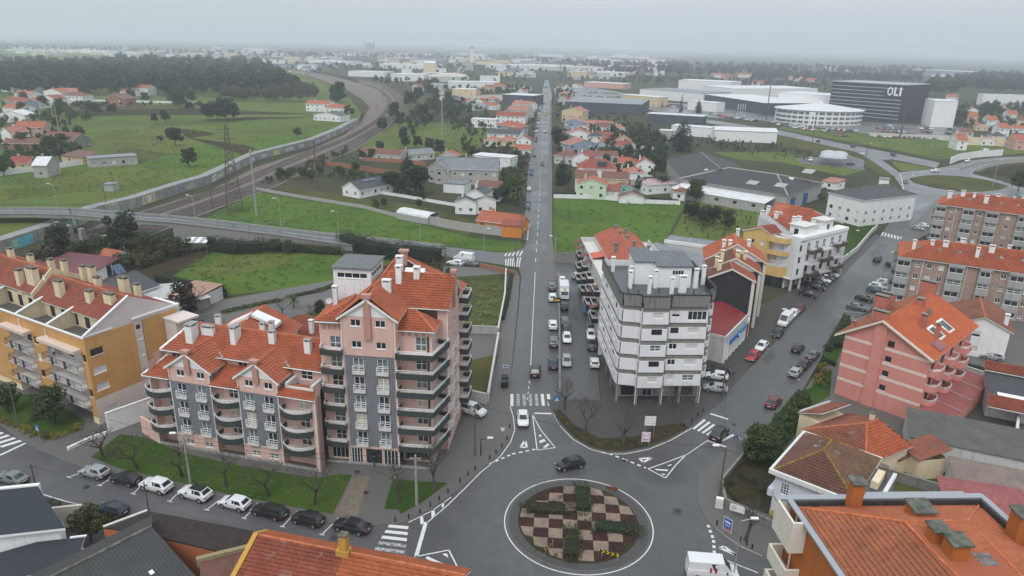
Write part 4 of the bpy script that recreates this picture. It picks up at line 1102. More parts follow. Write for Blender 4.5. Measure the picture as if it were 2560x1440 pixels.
for u,v,z0,z1,w,d in((-5.2,4.6,14.8,19.2,1.0,.9),(-2.4,5.2,15,19.9,2.2,1.0),(-3.4,8.8,17.5,20.2,.9,.8),(-9.6,8.8,17,20,.9,.8),(-14,8,17.5,20.6,.9,.8),(4.9,5.2,15.8,19.0,1.5,.9),(12.2,5.6,16,18.6,1.2,.8),(16.4,6.2,16,18.8,1.9,.9),(2.5,10.5,16,19.6,.9,.8),(4.4,10.8,16,19.8,1.1,.9),(8.8,9.0,16.2,19.2,.9,.8),(12.8,10.8,15.8,19.4,1.5,1),(15.8,11.0,15.8,18.8,.8,.8),(-.9,9.5,17,20.3,.9,.8)):
    chimney(t,u,v,z0,z1,w,d,CREAM,capm=CAPM)
MB().slab([(X1-.15,-.1,14.5),(X1+.2,-.1,14.5),(X1+.2,7.4,18.5),(X1-.15,7.4,18.5)],.22).build('coping',WHITE_CL,t)
dish(t,.3,5.6,18.4,.5,R(-10));wall(t,(X1,D),(X0,D),.13,14.2,[],PALE);wall(t,(X0,D),(X0,0),.13,14.2,[],PALE)
MB().box(X1-6,X1-.05,D-.05,D+.5,14.2,14.6).box(X1-.3,X1+.25,7.4,D+.4,14.5,14.75).build('coping',WHITE_CL,t)
MB().box(X1+.1,X1+3.0,D-2.5,D-.3,0,13.0).box(X1+.1,X1+4.0,D-2.7,D+1,13.0,13.3).build('stair_tower',PALE,t)
for u in(2.0,9.2):MB().tube((u,-.15,13.6),(u,-.15,12.5),.07).tube((u,-.15,12.5),(u+.5,-.15,12.2),.07).build('downpipe',WHITE_CL,t,False)
# ================================================================== white six-storey block on the wedge between the two roads
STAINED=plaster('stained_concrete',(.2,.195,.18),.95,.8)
WBLOCK=plaster('white_panel',(.68,.68,.69),.2,.4)
FELT=plain('wet_roof_felt',(.045,.048,.055),.28,.35,.5)
FELT_W=plain('black_felt',(.016,.017,.019),.5,.2)
t,L=frame('white_block','white six-storey block with black flat roof on the wedge between both roads','apartment building',(1540,1015),(1740,1015))
OUT=[(0,19.5),(0,2.2),(.3,1.4),(2.9,.9),(3.1,.1),(7.2,.1),(7.3,.9),(13.6,.9),(14.4,3.6),(15.4,4.4),(15.6,19.5)]
SEG=list(zip(OUT,OUT[1:]))
def wz(k):return 3.3+2.75*k
for i,(a,b)in enumerate(SEG):
    Ls=math.hypot(b[0]-a[0],b[1]-a[1])
    nrm=Vector((b[1]-a[1],-(b[0]-a[0]),0)).normalized()
    off=lambda p,d:(p[0]+nrm.x*d,p[1]+nrm.y*d)
    for k in range(5):
        ops=[]
        z=wz(k)
        if i==4:ops=[(2.4,z+.95,1.7,.999,('shut','dark','crossb','dark','shut')[(k+0)%5])]
        if i==6:ops=[(1.2,z+.95,1.3,.999,('shut','two','two','dark','half')[k]),(4.2,z+.95,1.9,.999,('crossb','shut','shut','shut','four')[k])]if k<4 else[(1.2,z+.95,1.3,.999,'half'),(4.6,z+.45,3.0,1.499,'four')]
        if i==0:ops=[(2+3.2*q,z+.95,1.5,.999,('shut','two','dark')[(k+q)%3])for q in range(5)]
        if i in(9,):ops=[(2+3.2*q,z+.95,1.5,.999,('shut','two','dark')[(k+q)%3])for q in range(4)]
        if i==8:ops=[(.7,z+.95,.9,.999,'two')]
        wall(t,off(a,.18),off(b,.18),z,z+1.95,ops,WBLOCK,'panel',sill=False)
        A,B=off(a,.18),off(b,.18)
        MB().poly([(*A,z+1.95),(*B,z+1.95),(*b,z+1.95),(*a,z+1.95)]).poly([(*A,z),(*a,z),(*b,z),(*B,z)]).build('ledge',WBLOCK,t)
    wall(t,a,b,3.1,17.2,[],STAINED,'recessed_band')
    wall(t,off(a,.3),off(b,.3),17.0,18.9,[],STAINED,'parapet');wall(t,off(b,.12),off(a,.12),17.0,18.9,[],FELT_W,'parapet_lining')
    MB().bar((*off(a,.2),18.9),(*off(b,.2),18.9),.36,.1).build('coping',FELT_W,t)
MB().prism(OUT,17.3,17.75).build('roof',FELT,t)
wall(t,(15.6,19.5),(0,19.5),.13,18.9,[],WBLOCK)
# recessed ground floor with columns and shop fronts
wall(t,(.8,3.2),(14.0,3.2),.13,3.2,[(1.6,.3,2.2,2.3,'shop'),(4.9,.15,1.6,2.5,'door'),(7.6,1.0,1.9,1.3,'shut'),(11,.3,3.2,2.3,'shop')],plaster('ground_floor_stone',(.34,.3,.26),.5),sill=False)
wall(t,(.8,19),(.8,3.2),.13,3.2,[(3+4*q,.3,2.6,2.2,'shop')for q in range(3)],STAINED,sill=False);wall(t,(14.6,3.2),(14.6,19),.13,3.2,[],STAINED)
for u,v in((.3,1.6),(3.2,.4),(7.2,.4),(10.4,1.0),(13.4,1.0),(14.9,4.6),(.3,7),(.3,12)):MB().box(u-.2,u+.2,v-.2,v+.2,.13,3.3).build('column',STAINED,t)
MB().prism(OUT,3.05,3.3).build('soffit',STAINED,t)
downpipe(t,3.0,.2,.2,17);downpipe(t,7.35,.2,.2,3.2);downpipe(t,13.7,.7,.2,3.2)
MB().box(6.9,7.1,2.9,3.15,.5,2.4).build('shop_sign',plain('sign_pink',(.5,.16,.2),.5),t)
# roof-top lift house and white chimneys
walls4(t,3.4,6.6,9.2,14.5,17.6,21.8,WHITE_CL);walls4(t,6.6,12.4,7.6,13.4,17.6,21.4,WHITE_CL,f=[(3.6,19.9,1.9,.8,'four')])
MB().slab([(3.1,8.9,21.8),(6.7,8.9,21.8),(6.7,14.8,22.6),(3.1,14.8,22.6)],.18).slab([(6.5,7.3,21.5),(12.7,7.3,21.5),(12.7,13.8,22.3),(6.5,13.8,22.3)],.18).build('penthouse_roof',corrugated('grey_sheet',(.1,.11,.125),.7,.15,.35),t)
for u,v,h,w in((2.3,7.2,3.1,.6),(2.9,9.2,3.2,.6),(4.9,4.6,3.0,.55),(6.5,7.4,3.2,.6),(8.4,4.2,3.0,.55),(10.4,5.2,3.0,1.2),(13.2,7.6,3.4,.7),(15.0,9.4,3.4,.6),(1.0,16,2.8,.6)):chimney(t,u,v,17.7,17.7+h,w,.55,WHITE_CL)
for u,v in((1.8,6.0),(3.2,4.6),(6.6,5.0),(12.2,4.6),(9.2,3.2)):MB().tube((u,v,17.7),(u,v,18.4),.08).build('vent_pipe',FRAME_D,t,False)

# ---- older block behind it, red tile roof between white terraces
RED_OLD=rooftile('roof_old_red',(.36,.1,.06),.55)
GREYW=plaster('grey_white_render',(.5,.5,.48),.6)
t=thing('terrace_block','old white block with faded red tile roof behind the white block','apartment building',(17.26,101.08,0),R(2.5))
BR=plain('brown_awning',(.13,.06,.045),.7,.2)
wall(t,(1.0,57),(1.0,20.2),.13,12.0,rows((1,3.9,6.7,9.4),[2.5+3.6*k for k in range(10)],1.6,1.5,('two','dark','shut')),GREYW)
for k in range(3):
    for q in range(4):balcony(t,[(1.0,55-q*8),(-.2,55-q*8),(-.2,51-q*8),(1.0,51-q*8)],3.7+2.8*k,.95,FELT_W,SLABW,WHITE_CL)
for v,z in((54,12.2),(50,12.0),(43,12.2),(38.5,12.0),(29,9.5),(26,7)):MB().slab([(-.9,v,z),(-.9,v+2.2,z),(1.0,v+2.2,z+.7),(1.0,v,z+.7)],.1).build('awning',BR,t)
wall(t,(17,20.2),(17,57),.13,11.5,[],GREYW);wall(t,(17,57),(1,57),.13,12.0,[],GREYW)
flat(t,1.0,4.2,20.2,57,12.0,SLABW,.3,'terrace');flat(t,13.8,17,20.2,57,11.6,SLABW,.3,'terrace')
MB().box(.95,1.15,20.2,57,12,13).box(1.0,4.2,56.7,57,12,13).box(16.85,17.05,20.2,57,11.6,12.5).build('parapet',GREYW,t)
wall(t,(4.2,57),(4.2,20.2),11.9,13.6,[],GREYW);wall(t,(13.8,20.2),(13.8,57),11.5,13.6,[],GREYW)
pl,rd=gable(4.4,13.6,20.3,57,13.6,15.6,'u' if False else 'v',.3,.2)
roof(t,pl,RED_OLD,ridges=rd,seed=31);gable_end(t,[(4.4,57,13.6),(13.6,57,13.6),(9,57,15.5)],GREYW)
for u,v in((6.0,40),(8.7,55),(8.8,50),(9.6,46),(10.4,52),(10.2,41.5),(12.4,38)):chimney(t,u,v,14,16.4,.6,.6,STAINED,capm=STAINED)
MB().slab([(1.3,42,12.3),(4.2,42,12.9),(4.2,46,12.9),(1.3,46,12.3)],.12).build('striped_awning',plain('awning_red',(.5,.12,.08),.7),t)
MB().slab([(13.9,38,12.9),(16.9,38,12.2),(16.9,44,12.2),(13.9,44,12.9)],.12).build('terrace_cover',WHITE_CL,t)
# grey workshop roofs between it and the black-gabled house
GSHEET=corrugated('grey_shed_roof',(.17,.18,.195),.5,.3,.35)
t,L=frame('workshop','low workshop with two grey sheet roofs behind the white block','building',(1645,640),(1735,665),5)
walls4(t,-6,L+3,-2,7,0,5,GREYW);MB().slab([(-6.3,-2.3,5.2),(L+3.3,-2.3,5.2),(L+3.3,7.3,6.0),(-6.3,7.3,6.0)],.15).build('roof',GSHEET,t)
t,L=frame('workshop','narrow grey sheet roof beyond a white parapet, next to the vegetable plot','building',(1662,607),(1790,625),4.5)
walls4(t,0,L+3,0,6,0,4.5,GREYW);MB().slab([(-.3,.4,4.7),(L+3.3,.4,4.7),(L+3.3,6.3,5.3),(-.3,6.3,5.3)],.15).build('roof',GSHEET,t);MB().box(-.2,L+3.2,-.1,.3,4.5,5.4).build('parapet',WHITE,t)

# ================================================================== black-gabled terrace houses along the right-hand road
NAVY=boards('black_wall_tile',(.03,.033,.04),.25,.12,.008,.7,.12,.35)
CREAMT=plain('cream_trim',(.62,.58,.5),.6,.06)
BROWN_T=rooftile('roof_brown',(.14,.058,.04),.45)
def terrace_house(org,ang,w,d,ze,zr,lab,lm,rm,gab):
    t=thing('terrace_house',lab,'house',(*org,0),R(ang),'black-walled terrace houses')
    wall(t,(0,d),(0,0),.13,ze,[(d*.55,5.9,.6,.6,'one'),(d*.55,3.2,.6,.6,'one')]if gab else[],NAVY)
    wall(t,(0,0),(w,0),.13,ze,rows((3.4,6.2,9.0),(w*.3,w*.72),1.2,1.5,'dark'),NAVY);wall(t,(w,0),(w,d),.13,ze,[],GREYW);wall(t,(w,d),(0,d),.13,ze,[],GREYW)
    vm=d*.5
    gable_end(t,[(0,d,ze),(0,0,ze),(0,vm,zr-.12)],NAVY if gab else WHITE)
    MB().box(-.12,.18,-.35,.25,.13,ze).build('pilaster',CREAMT,t);MB().box(w-.3,w+.02,-.35,.25,.13,ze).build('pilaster',CREAMT,t)
    k=(zr-ze)/vm;e=ze-k*.5
    roof(t,[[(-.3,-.5,e),(w+.2,-.5,e),(w+.2,vm,zr),(-.3,vm,zr)]],rm,ridges=[((-.3,vm,zr),(w+.2,vm,zr))],seed=41,edge=CREAMT)
    roof(t,[[(w+.2,d+.5,e),(-.3,d+.5,e),(-.3,vm,zr),(w+.2,vm,zr)]],lm,seed=42,edge=CREAMT)
    MB().slab([(-.45,-.5,e+.12),(-.25,-.5,e+.12),(-.25,vm,zr+.1),(-.45,vm,zr+.1)],.3).slab([(-.45,d+.5,e+.12),(-.25,d+.5,e+.12),(-.25,vm,zr+.1),(-.45,vm,zr+.1)],.3).build('verge_board',CREAMT,t)
    return t
t=terrace_house((47.6,131.2),78,5.5,8.6,12.0,14.1,'black-tiled gable house with brown and orange roof beside the red-roofed bank',BROWN_T,TERRA_R,True)
chimney(t,2,6.6,12.8,15.0,1.0,.8,CREAM);chimney(t,4.4,7.0,12.8,15.2,.8,.7,CREAM);MB().box(-.04,.0,2.2,2.3,5.8,5.9).box(-.04,0,3.4,3.5,5.8,5.9).build('wall_lamp',WHITE_CL,t)
MB().box(-.3,-.02,-.2,.3,.2,3.0).build('red_sign',plain('sign_red',(.45,.03,.12),.5),t)
t=terrace_house((50.4,136.0),78,6.5,10.0,12.2,14.9,'middle terrace house with long white verge and rust-orange roof',BROWN_T,TERRA_R,False)
chimney(t,1.0,4.6,13.6,16.2,1.0,.8,CREAM);chimney(t,1.5,7.6,13.4,16,.8,.7,CREAM);chimney(t,3.0,3.0,13.6,15.6,.8,.7,CREAM)
t=terrace_house((53.6,142.6),78,9,12.0,12.4,16.0,'last terrace house with wide bright orange roof next to the yellow building',TERRA,TERRA,False)
for u,v,z in((2.0,8.6,16.2),(1.4,7.4,16.4),(4.5,3.2,16.0),(8,5.4,17.4)):chimney(t,u,v,z-2.4,z,.8,.7,WHITE)
aerial(t,4,6,15.9)

# ---- bank with red metal roof
BLUE=plain('bank_blue',(.02,.13,.5),.4,.05)
t,L=frame('bank_branch','low white bank branch with red sheet roof and blue fascia sign','bank',(1805,910),(1862,848))
wall(t,(0,0),(L,0),.13,5.0,[(1.4+2.1*k,.4,1.2,3.8,'four')for k in range(6)],WHITE,sill=False);wall(t,(0,8),(0,0),.13,5.0,[],GREYW);wall(t,(L,0),(L,8),.13,5.0,[],GREYW)
for k in range(7):MB().box(.25+2.1*k,.5+2.1*k,-.2,-.003,.13,4.6).build('pilaster',WHITE_CL,t)
MB().box(-.1,L+.1,-.25,.05,4.6,5.6).box(-.1,.1,.05,8.2,4.9,5.5).build('parapet',GREYW,t)
REDSH=corrugated('red_sheet',(.22,.028,.03),.28,.15,.4)
MB().slab([(0,.1,5.2),(L,.1,5.2),(L,5.5,7.2),(2.5,5.5,7.2)],.12).slab([(0,9,5.4),(0,.1,5.2),(2.5,5.5,7.2)],.12).slab([(L,11,5.6),(0,9,5.4),(2.5,5.5,7.2),(L,5.5,7.2)],.12).build('roof',REDSH,t)
MB().box(2.2,6.6,-.42,-.26,3.2,3.9).build('sign',BLUE,t);MB().box(8.2,12.8,-.42,-.26,3.3,4.0).build('sign',plain('bank_light_blue',(.04,.3,.6),.4,.05),t)
MB().disc((7.2,-.45,3.6),.7,16,1,.25).build('round_logo',BLUE,t,False);MB().disc((7.2,-.6,3.6),.35,14,1,.06).build('logo_centre',WHITE_CL,t,False)
MB().box(L-1.2,L-.5,-.6,-.21,4.2,4.9).build('air_conditioner',WHITE_CL,t)

# ================================================================== yellow and white apartment building
YEL=plaster('yellow_render',(.6,.4,.15),.2)
t,L=frame('yellow_building','yellow and white apartment building with curved yellow balconies and arcade','apartment building',(1845,690),(1970,730))
wall(t,(0,0),(7.6,0),.13,12.2,[(2.6,6.4,1.7,1.1,'shut'),(5.8,6.4,1.6,1.1,'shut'),(5.6,9.6,.9,1.1,'shut'),(2.9,9.6,.9,.9,'dark')],YEL);wall(t,(0,20),(0,0),.13,12.2,[],YEL)
gable_end(t,[(0,0,12.2),(7.6,0,12.2),(7.6,0,12.9),(5.2,0,14.0)],YEL)
roof(t,[[(-.4,9,12.1),(-.4,-.3,12.1),(5.2,-.3,14.1),(5.2,9,14.1)],[(8.0,-.3,12.8),(8.0,9,12.8),(5.2,9,14.1),(5.2,-.3,14.1)]],TERRA_R,seed=51)
wall(t,(7.6,1.4),(12.4,1.4),.13,12.6,[(1.0,6.3,1.3,1.9,'crossc'),(2.6,3.3,1.3,1.9,'shut'),(2.6,9.2,1.3,1.9,'shut'),(2.4,.4,3.2,2.5,'shop')],WHITE,sill=False)
wall(t,(7.6,0),(7.6,1.4),.13,12.9,[],YEL)
def arc(u0,u1,v,d,n=8):return[(u0,v)]+[(u0+(u1-u0)*k/n,.1-d*math.sin(math.pi*(.5+.5*k/n))if k<n else v)for k in range(n+1)]
for z,h in((11.5,1.3),(8.4,1.1),(5.6,.2)):balcony(t,arc(7.6,12.4,1.4,.9),z,h,YEL,SLABW,GALV,rail=True,rh=1.05,solid=h>.5)
MB().prism(arc(7.6,12.4,1.4,.9),2.9,5.4).build('yellow_bow',YEL,t);MB().prism(arc(7.6,11.9,1.4,.6),.13,2.9).build('glass_bow',GLASS,t)
# white corner with arcade on the road side
wall(t,(12.4,1.4),(14.8,.2),3.0,13.2,[],WHITE);wall(t,(14.8,.2),(14.8,4),3.0,13.2,rows((4,6.9,9.8),(2,),1.0,1.6,'dark'),WHITE)
wall(t,(14.8,4),(14.8,22),3.0,12.0,rows((3.9,6.8,9.7),(1.5,5,8,11.5,15),1.4,1.9,('dark','two','crossb')),WHITE,sill=False)
WOODB=plain('balcony_brown',(.09,.06,.045),.6,.2)
for k in range(3):
    for q,v in enumerate((5.0,10.5,16.0)):balcony(t,[(14.8,v),(16.2,v),(16.2,v+4.2),(14.8,v+4.2)],3.4+2.9*k,.95,WOODB if(k+q)%2==0 else GALV,SLABW,GALV,solid=(k+q)%2==0)
for v in(.4,4,8.5,13,17.5,21.8):MB().box(14.3,14.75,v,v+.45,.13,3.1).build('column',GREYW,t)
wall(t,(12.2,1.6),(12.2,22),.13,3.1,[(3+4*q,.3,2.8,2.4,'shop')for q in range(4)],GREYW,sill=False);flat(t,12.2,14.8,.3,22,3.1,SLABW,.15,'soffit')
wall(t,(14.8,22),(0,22),.13,12.4,[],WHITE)
gable_end(t,[(-.5,6.0,12.2),(12.4,3.0,12.2),(12.4,3.0,13.0),(1.2,6.0,16.0),(-.5,6.0,15.0)],plaster('grey_stained_white',(.5,.5,.5),.7,.6),'gable')
MB().prism([(0,5),(12.4,2.2),(14.8,2.2),(14.8,22),(0,22)],12.0,12.5).build('terrace',SLABW,t)
MB().box(12.0,15.0,1.6,22,12.5,13.3).build('parapet',WHITE,t)
roof(t,[[(0.2,6.2,13.0),(10.0,4.6,13.0),(8.2,16.0,17.0),(-2.4,16.0,17.0)],[(10.0,4.6,13.0),(13.0,20,12.8),(8.2,16.0,17.0)],[(12.2,24,13.5),(-1,24,13.5),(-2.4,16,17.0),(8.2,16,17.0)]],TERRA,seed=52,ridges=[((-2.4,16,17.05),(8.2,16,17.05))])
walls4(t,9.6,13.4,4.6,9.4,12.4,15.2,WHITE,f=[(1.8,12.9,1.2,1.5,'dark')]);flat(t,9.3,13.8,4.2,9.8,15.4,SLABW,.2,'dormer_roof')
walls4(t,10.4,13.4,13,17,12.4,15.6,WHITE,r=[(2,13,1.2,1.6,'dark')]);flat(t,10.1,13.8,12.6,17.4,15.8,SLABW,.2,'dormer_roof')
for u,v,z in((2.2,9.5,16.2),(8.3,8.0,16.4),(9.2,8.6,16.6),(-1.2,8.5,16),(-2.0,12,16.6),(11.4,11.4,16.2)):chimney(t,u,v,z-3,z,.9,.7,WHITE)
# small house and white wall beyond
t,L=frame('small_house','small grey house with rust tile roof behind the yellow building','house',(2068,622),(2112,590),2.5)
walls4(t,0,L,0,6,0,3.2,plaster('blue_grey_render',(.24,.28,.3),.3),f=[(2,.9,1,1.2,'two')]);pl,rd=gable(0,L,0,6,3.2,5.0,'u');roof(t,pl,TERRA_R,ridges=rd,tile=True,seed=53);gable_end(t,[(0,6,3.2),(0,0,3.2),(0,3,4.9)],GREYW)

# ================================================================== salmon apartment house
SAL=plaster('salmon_render',(.58,.235,.195),.28)
BAND=plain('pale_band',(.66,.53,.48),.7,.08)
t,L=frame('salmon_house','four-storey salmon pink apartment house with pale horizontal bands','apartment building',(2085,985),(2320,1070))
W_,D_=12.9,21.0
zf=[2.9+2.5*k for k in range(4)]
wall(t,(0,0),(W_,0),.13,11.4,[(7.1,z-.05,.95,.95,'dark')for z in(3.6,6.1,8.6)],SAL)
for i,z in enumerate(zf):
    for a,b in((.0,4.4),(6.3,W_)):
        MB().box(a,b,-.04,-.002,z,z+.48).build('band',BAND,t)
MB().box(4.4,6.2,-.28,-.002,.13,14.4).build('chimney_breast',SAL,t)
gable_end(t,[(0,0,11.4),(W_,0,11.4),(5.4,0,15.0)],SAL);window(t,7.1,-.05,11.2,0,'dark',.95,.95,-.03)
wall(t,(0,D_),(0,0),.13,11.4,rows((1.4,4,6.6,9.2),(3,8,13,18),1.4,1.3,'dark'),SAL);wall(t,(W_,D_),(0,D_),.13,11.4,[],SAL)
wall(t,(W_,0),(W_,D_),.13,11.4,[(2+4.4*q,z,1.6,1.9,'dark')for z in(.4,3.2,5.8,8.4)for q in range(4)],SAL,sill=False)
for z in(3.0,5.6,8.2):
    for v in(.6,7.4,14.2):
        balcony(t,[(W_,v),(W_+.9,v+.2),(W_+1.3,v+1.2),(W_+1.3,v+2.8),(W_+.9,v+3.6),(W_,v+3.8)],z,.95,SAL,BAND,WHITE_CL)
SALR=rooftile('roof_salmon_house',(.42,.1,.035),.28);SALO=rooftile('roof_salmon_house_mossy',(.27,.09,.04),.5,(.12,.1,.02),.25)
roof(t,[[(W_+.6,-.5,11.1),(W_+.6,D_+.4,11.1),(5.4,D_+.4,15.2),(5.4,-.5,15.2)]],SALR,ridges=[((5.4,-.5,15.25),(5.4,D_+.4,15.25))],seed=61,edge=CREAMT)
roof(t,[[(-1.4,D_+.4,10.6),(-1.4,-.5,10.6),(5.4,-.5,15.2),(5.4,D_+.4,15.2)]],SALO,seed=62,edge=CREAMT)
for s,(a,b,za,zb)in enumerate(((-1.4,5.4,10.75,15.3),(5.4,W_+.6,15.3,11.2))):MB().slab([(a,-.75,za),(a,-.5,za),(b,-.5,zb),(b,-.75,zb)],.35).build('verge_board',CREAMT,t)
SALP=plaster('salmon_chimney',(.42,.15,.11),.5)
for u,v,z,w,d in((2.0,7.5,16.8,2.0,.9),(2.2,9.8,16.8,2.0,.9),(4.4,.8,16.4,2.4,.7),(.4,1.6,13.2,.6,.6),(5.0,20.2,17.4,2.6,.9),(6.3,13.0,16.2,1.2,1.0),(9.1,6.4,15.8,.8,.7),(11.3,6.6,14.8,.6,.6)):chimney(t,u,v,z-3.6,z,w,d,SALP,capm=STAINED)
for v in(6.8,11.2):MB().slab([(9.6,v,13.35),(9.6,v+2.6,13.35),(12.0,v+2.6,12.0),(12.0,v,12.0)],.3).build('dormer_frame',WHITE_CL,t);MB().slab([(9.9,v+.35,13.25),(9.9,v+2.25,13.25),(11.7,v+2.25,12.25),(11.7,v+.35,12.25)],.05).build('dormer_glass',GLASS,t)if False else None
for v in(6.8,11.2):MB().slab([(9.95,v+.4,13.2),(9.95,v+2.2,13.2),(11.65,v+2.2,12.25),(11.65,v+.4,12.25)],.03).build('dormer_glass',GLASS,t)
MB().slab([(11.6,3.2,12.35),(11.6,6.4,12.35),(13.2,6.4,11.6),(13.2,3.2,11.6)],.08).build('striped_cover',corrugated('striped_sheet',(.28,.1,.1),.35,.3),t)
for u in(1.1,2.1):MB().slab([(u-.3,4.6+u,12.45+u*.6),(u+.3,4.6+u,12.9+u*.6),(u+.3,5.8+u,12.9+u*.6),(u-.3,5.8+u,12.45+u*.6)],.05).build('skylight',GLASS_B,t)
dish(t,9.0,8.4,15.6,.7,R(140),plain('dish_brown',(.3,.2,.15),.7));aerial(t,3.6,-.2,13.0)
# covered strip and walled yard on its right
MB().slab([(W_+.1,-1.5,3.2),(W_+.1,D_,3.2),(W_+4.6,D_,2.7),(W_+4.6,-1.5,2.7)],.12).build('lean_to_roof',corrugated('dull_red_sheet',(.26,.07,.06),.3,.25),t)
MB().box(W_+4.4,W_+4.6,-1.5,D_,.13,2.6).build('lean_to_wall',SAL,t)
for v in(-1.4,4,9.5,15,20.5):MB().bar((W_+.1,v,3.22),(W_+4.7,v,2.72),.14,.06).build('lean_to_rib',GALV,t)

# ================================================================== brown brick-tiled apartment blocks
BRN=boards('brown_brick_tile',(.34,.24,.19),.5,.25,.02,.8,.16,.6)
GRC=plaster('grey_concrete_panel',(.34,.335,.32),.5,.6)
def brown_block(lab,a,b,ze,zr,Lx,D,bays,seed):
    t,L=frame('brown_block',lab,'apartment building',a,b,ze,0,'brown tiled apartment blocks');L=Lx
    nf=int((ze-.6)/2.75);zs=[ze-2.0-2.75*k for k in range(nf+1)if ze-2.0-2.75*k>.2]
    cs=[1.3+2.35*k for k in range(int(L/2.35))]
    wall(t,(0,0),(L,0),.13,ze,[(c,z,1.0,1.05,('two','crossb','two','shut')[(i+k)%4])for i,z in enumerate(zs)for k,c in enumerate(cs)if not any(x-.6<c<x+w_+.6 for x,w_ in bays)],BRN)
    for x,w_ in bays:
        for i,z in enumerate(zs):
            MB().box(x,x+w_,-.9,-.003,z-1.5 if z>2 else .2,z-.05).build('spandrel',GRC,t)
            wall(t,(x+.05,-.7),(x+w_-.05,-.7),z-.05,z+1.2,[(w_/2-.05,z,w_-.5,1.1,('two','crossb','two')[i%3])],GRC,'bay_window',sill=False)
            MB().box(x+.04,x+w_-.04,-.69,-.003,z+1.2,z+1.3).build('bay_head',GRC,t)
        MB().box(x,x+w_,-.9,-.003,zs[0]+1.3,ze).build('spandrel',GRC,t)
    wall(t,(0,D),(0,0),.13,ze,rows(zs,(3,8,D-3),1.3,1.1,('two','shut')),BRN)
    for z in zs:balcony(t,[(0,1.2),(-1.3,1.2),(-1.3,5),(0,5)],z-.9,1.1,GRC,GRC,GALV);balcony(t,[(0,D-5),(-1.3,D-5),(-1.3,D-1),(0,D-1)],z-.9,1.1,GRC,GRC,GALV)
    wall(t,(L,0),(L,D),.13,ze,[],BRN);wall(t,(L,D),(0,D),.13,ze,rows(zs,cs[::2],1.1,1.1,'two'),BRN)
    pl,rd=hip(0,L,0,D,ze,zr,.6);roof(t,pl,TERRA,ridges=rd,seed=seed,tw=.34,th=.45)
    rg=random.Random(seed)
    for k in range(int(L/3)):
        u=2.5+k*3+rg.uniform(-.6,.6);chimney(t,u,D*rg.choice((.2,.36,.5,.66)),zr-2.6,zr+rg.uniform(.2,1.0),rg.choice((.7,1.1)),.7,WHITE,capm=SLABW)
    for k in range(int(L/4)):MB().slab([(3+k*4,D*.22,ze+(zr-ze)*.45+.3),(3.7+k*4,D*.22,ze+(zr-ze)*.45+.3),(3.7+k*4,D*.28,ze+(zr-ze)*.57+.32),(3+k*4,D*.28,ze+(zr-ze)*.57+.32)],.04).build('skylight',GLASS_B,t)
    for u in(4.7,13.2,21):downpipe(t,u,-.1,.2,ze)
    return t
brown_block('nearer brown-tiled apartment block with grey concrete bays and orange hipped roof',(2252,640),(2560,682),11.0,14.2,34,13,[(-.6,3.0),(9.6,3.2),(15.5,2.4),(21,3.0),(28,3)],71)
brown_block('farther brown-tiled apartment block with orange roof near the far roundabout',(2347,510),(2490,528),12.2,15.4,38,14,[(-.6,3.0),(6.4,3.2),(12.2,3.4),(20,3),(28,3)],72)
t,L=frame('white_house','plain white two-storey house with brown tile roof behind the salmon house','house',(2368,880),(2475,900),0)
t,L=frame('white_house','plain white two-storey house with brown tile roof behind the salmon house','house',(2395,790),(2468,812),6.2)if False else(t,L)
wall(t,(0,0),(L+2,0),.13,6.4,[(L*.55,4.1,1.4,1.2,'half'),(L*.55,1.0,1.6,1.2,'shut')],WHITE);wall(t,(L+2,0),(L+2,12),.13,6.4,[],WHITE);wall(t,(0,12),(0,0),.13,6.4,[],WHITE)
pl,rd=gable(0,L+2,0,12,6.4,8.4,'v',.5,.4);roof(t,pl,rooftile('roof_brown_moss',(.2,.075,.045),.5,(.13,.1,.03),.35),ridges=rd,seed=63,edge=CREAMT);gable_end(t,[(0,0,6.4),(L+2,0,6.4),(L/2+1,0,8.3)],WHITE);chimney(t,L+1.2,2,6.6,9,.7,.7,WHITE)
# ================================================================== villa with mossy hipped roof
VR=rooftile('roof_villa_moss',(.14,.07,.04),.45,(.2,.14,.02),.5)
VR2=rooftile('roof_villa',(.135,.06,.042),.45,(.13,.1,.03),.25)
BLW=plaster('blue_white_render',(.58,.6,.66),.2)
ZV=6.6
t,L=frame('villa','white two-storey villa with brown hipped roof, yellow moss and broad white eaves','house',(1922,1175),(2135,1258),ZV)
Dv=12.2
wall(t,(.7,.7),(L-.5,.7),.13,ZV-.4,[(1.3,3.6,1.0,1.5,'grid'),(1.3,.9,1.0,1.5,'grid'),(7.3,3.6,1.0,1.3,'shut')],BLW);wall(t,(.7,Dv-.6),(.7,.7),.13,ZV-.4,rows((.9,3.7),(2.5,6,9),1.2,1.4,'grid'),BLW)
wall(t,(L-.5,.7),(L-.5,Dv-.6),.13,ZV-.4,[],BLW);wall(t,(L-.5,Dv-.6),(.7,Dv-.6),.13,ZV-.4,[],BLW)
MB().box(.66,L-.46,.62,.69,.13,.9).build('plinth',plaster('ochre_plinth',(.45,.34,.15),.6),t)
MB().prism([(0,0),(L,0),(L,Dv),(0,Dv)],ZV-.4,ZV).build('eave_slab',plaster('white_eave',(.66,.66,.64),.45),t)
MB().box(0,L,0,.3,ZV,ZV+.18).box(0,.3,.3,Dv,ZV,ZV+.18).box(.3,L,Dv-.3,Dv,ZV,ZV+.18).build('eave_rim',plaster('white_eave',(.66,.66,.64),.45),t)
R0,R1,V0,V1,zz=.5,L-.1,.5,Dv-.4,ZV+.08
a_,b_=(L*.46,5.2,ZV+2.3),(L*.46,8.2,ZV+2.3)
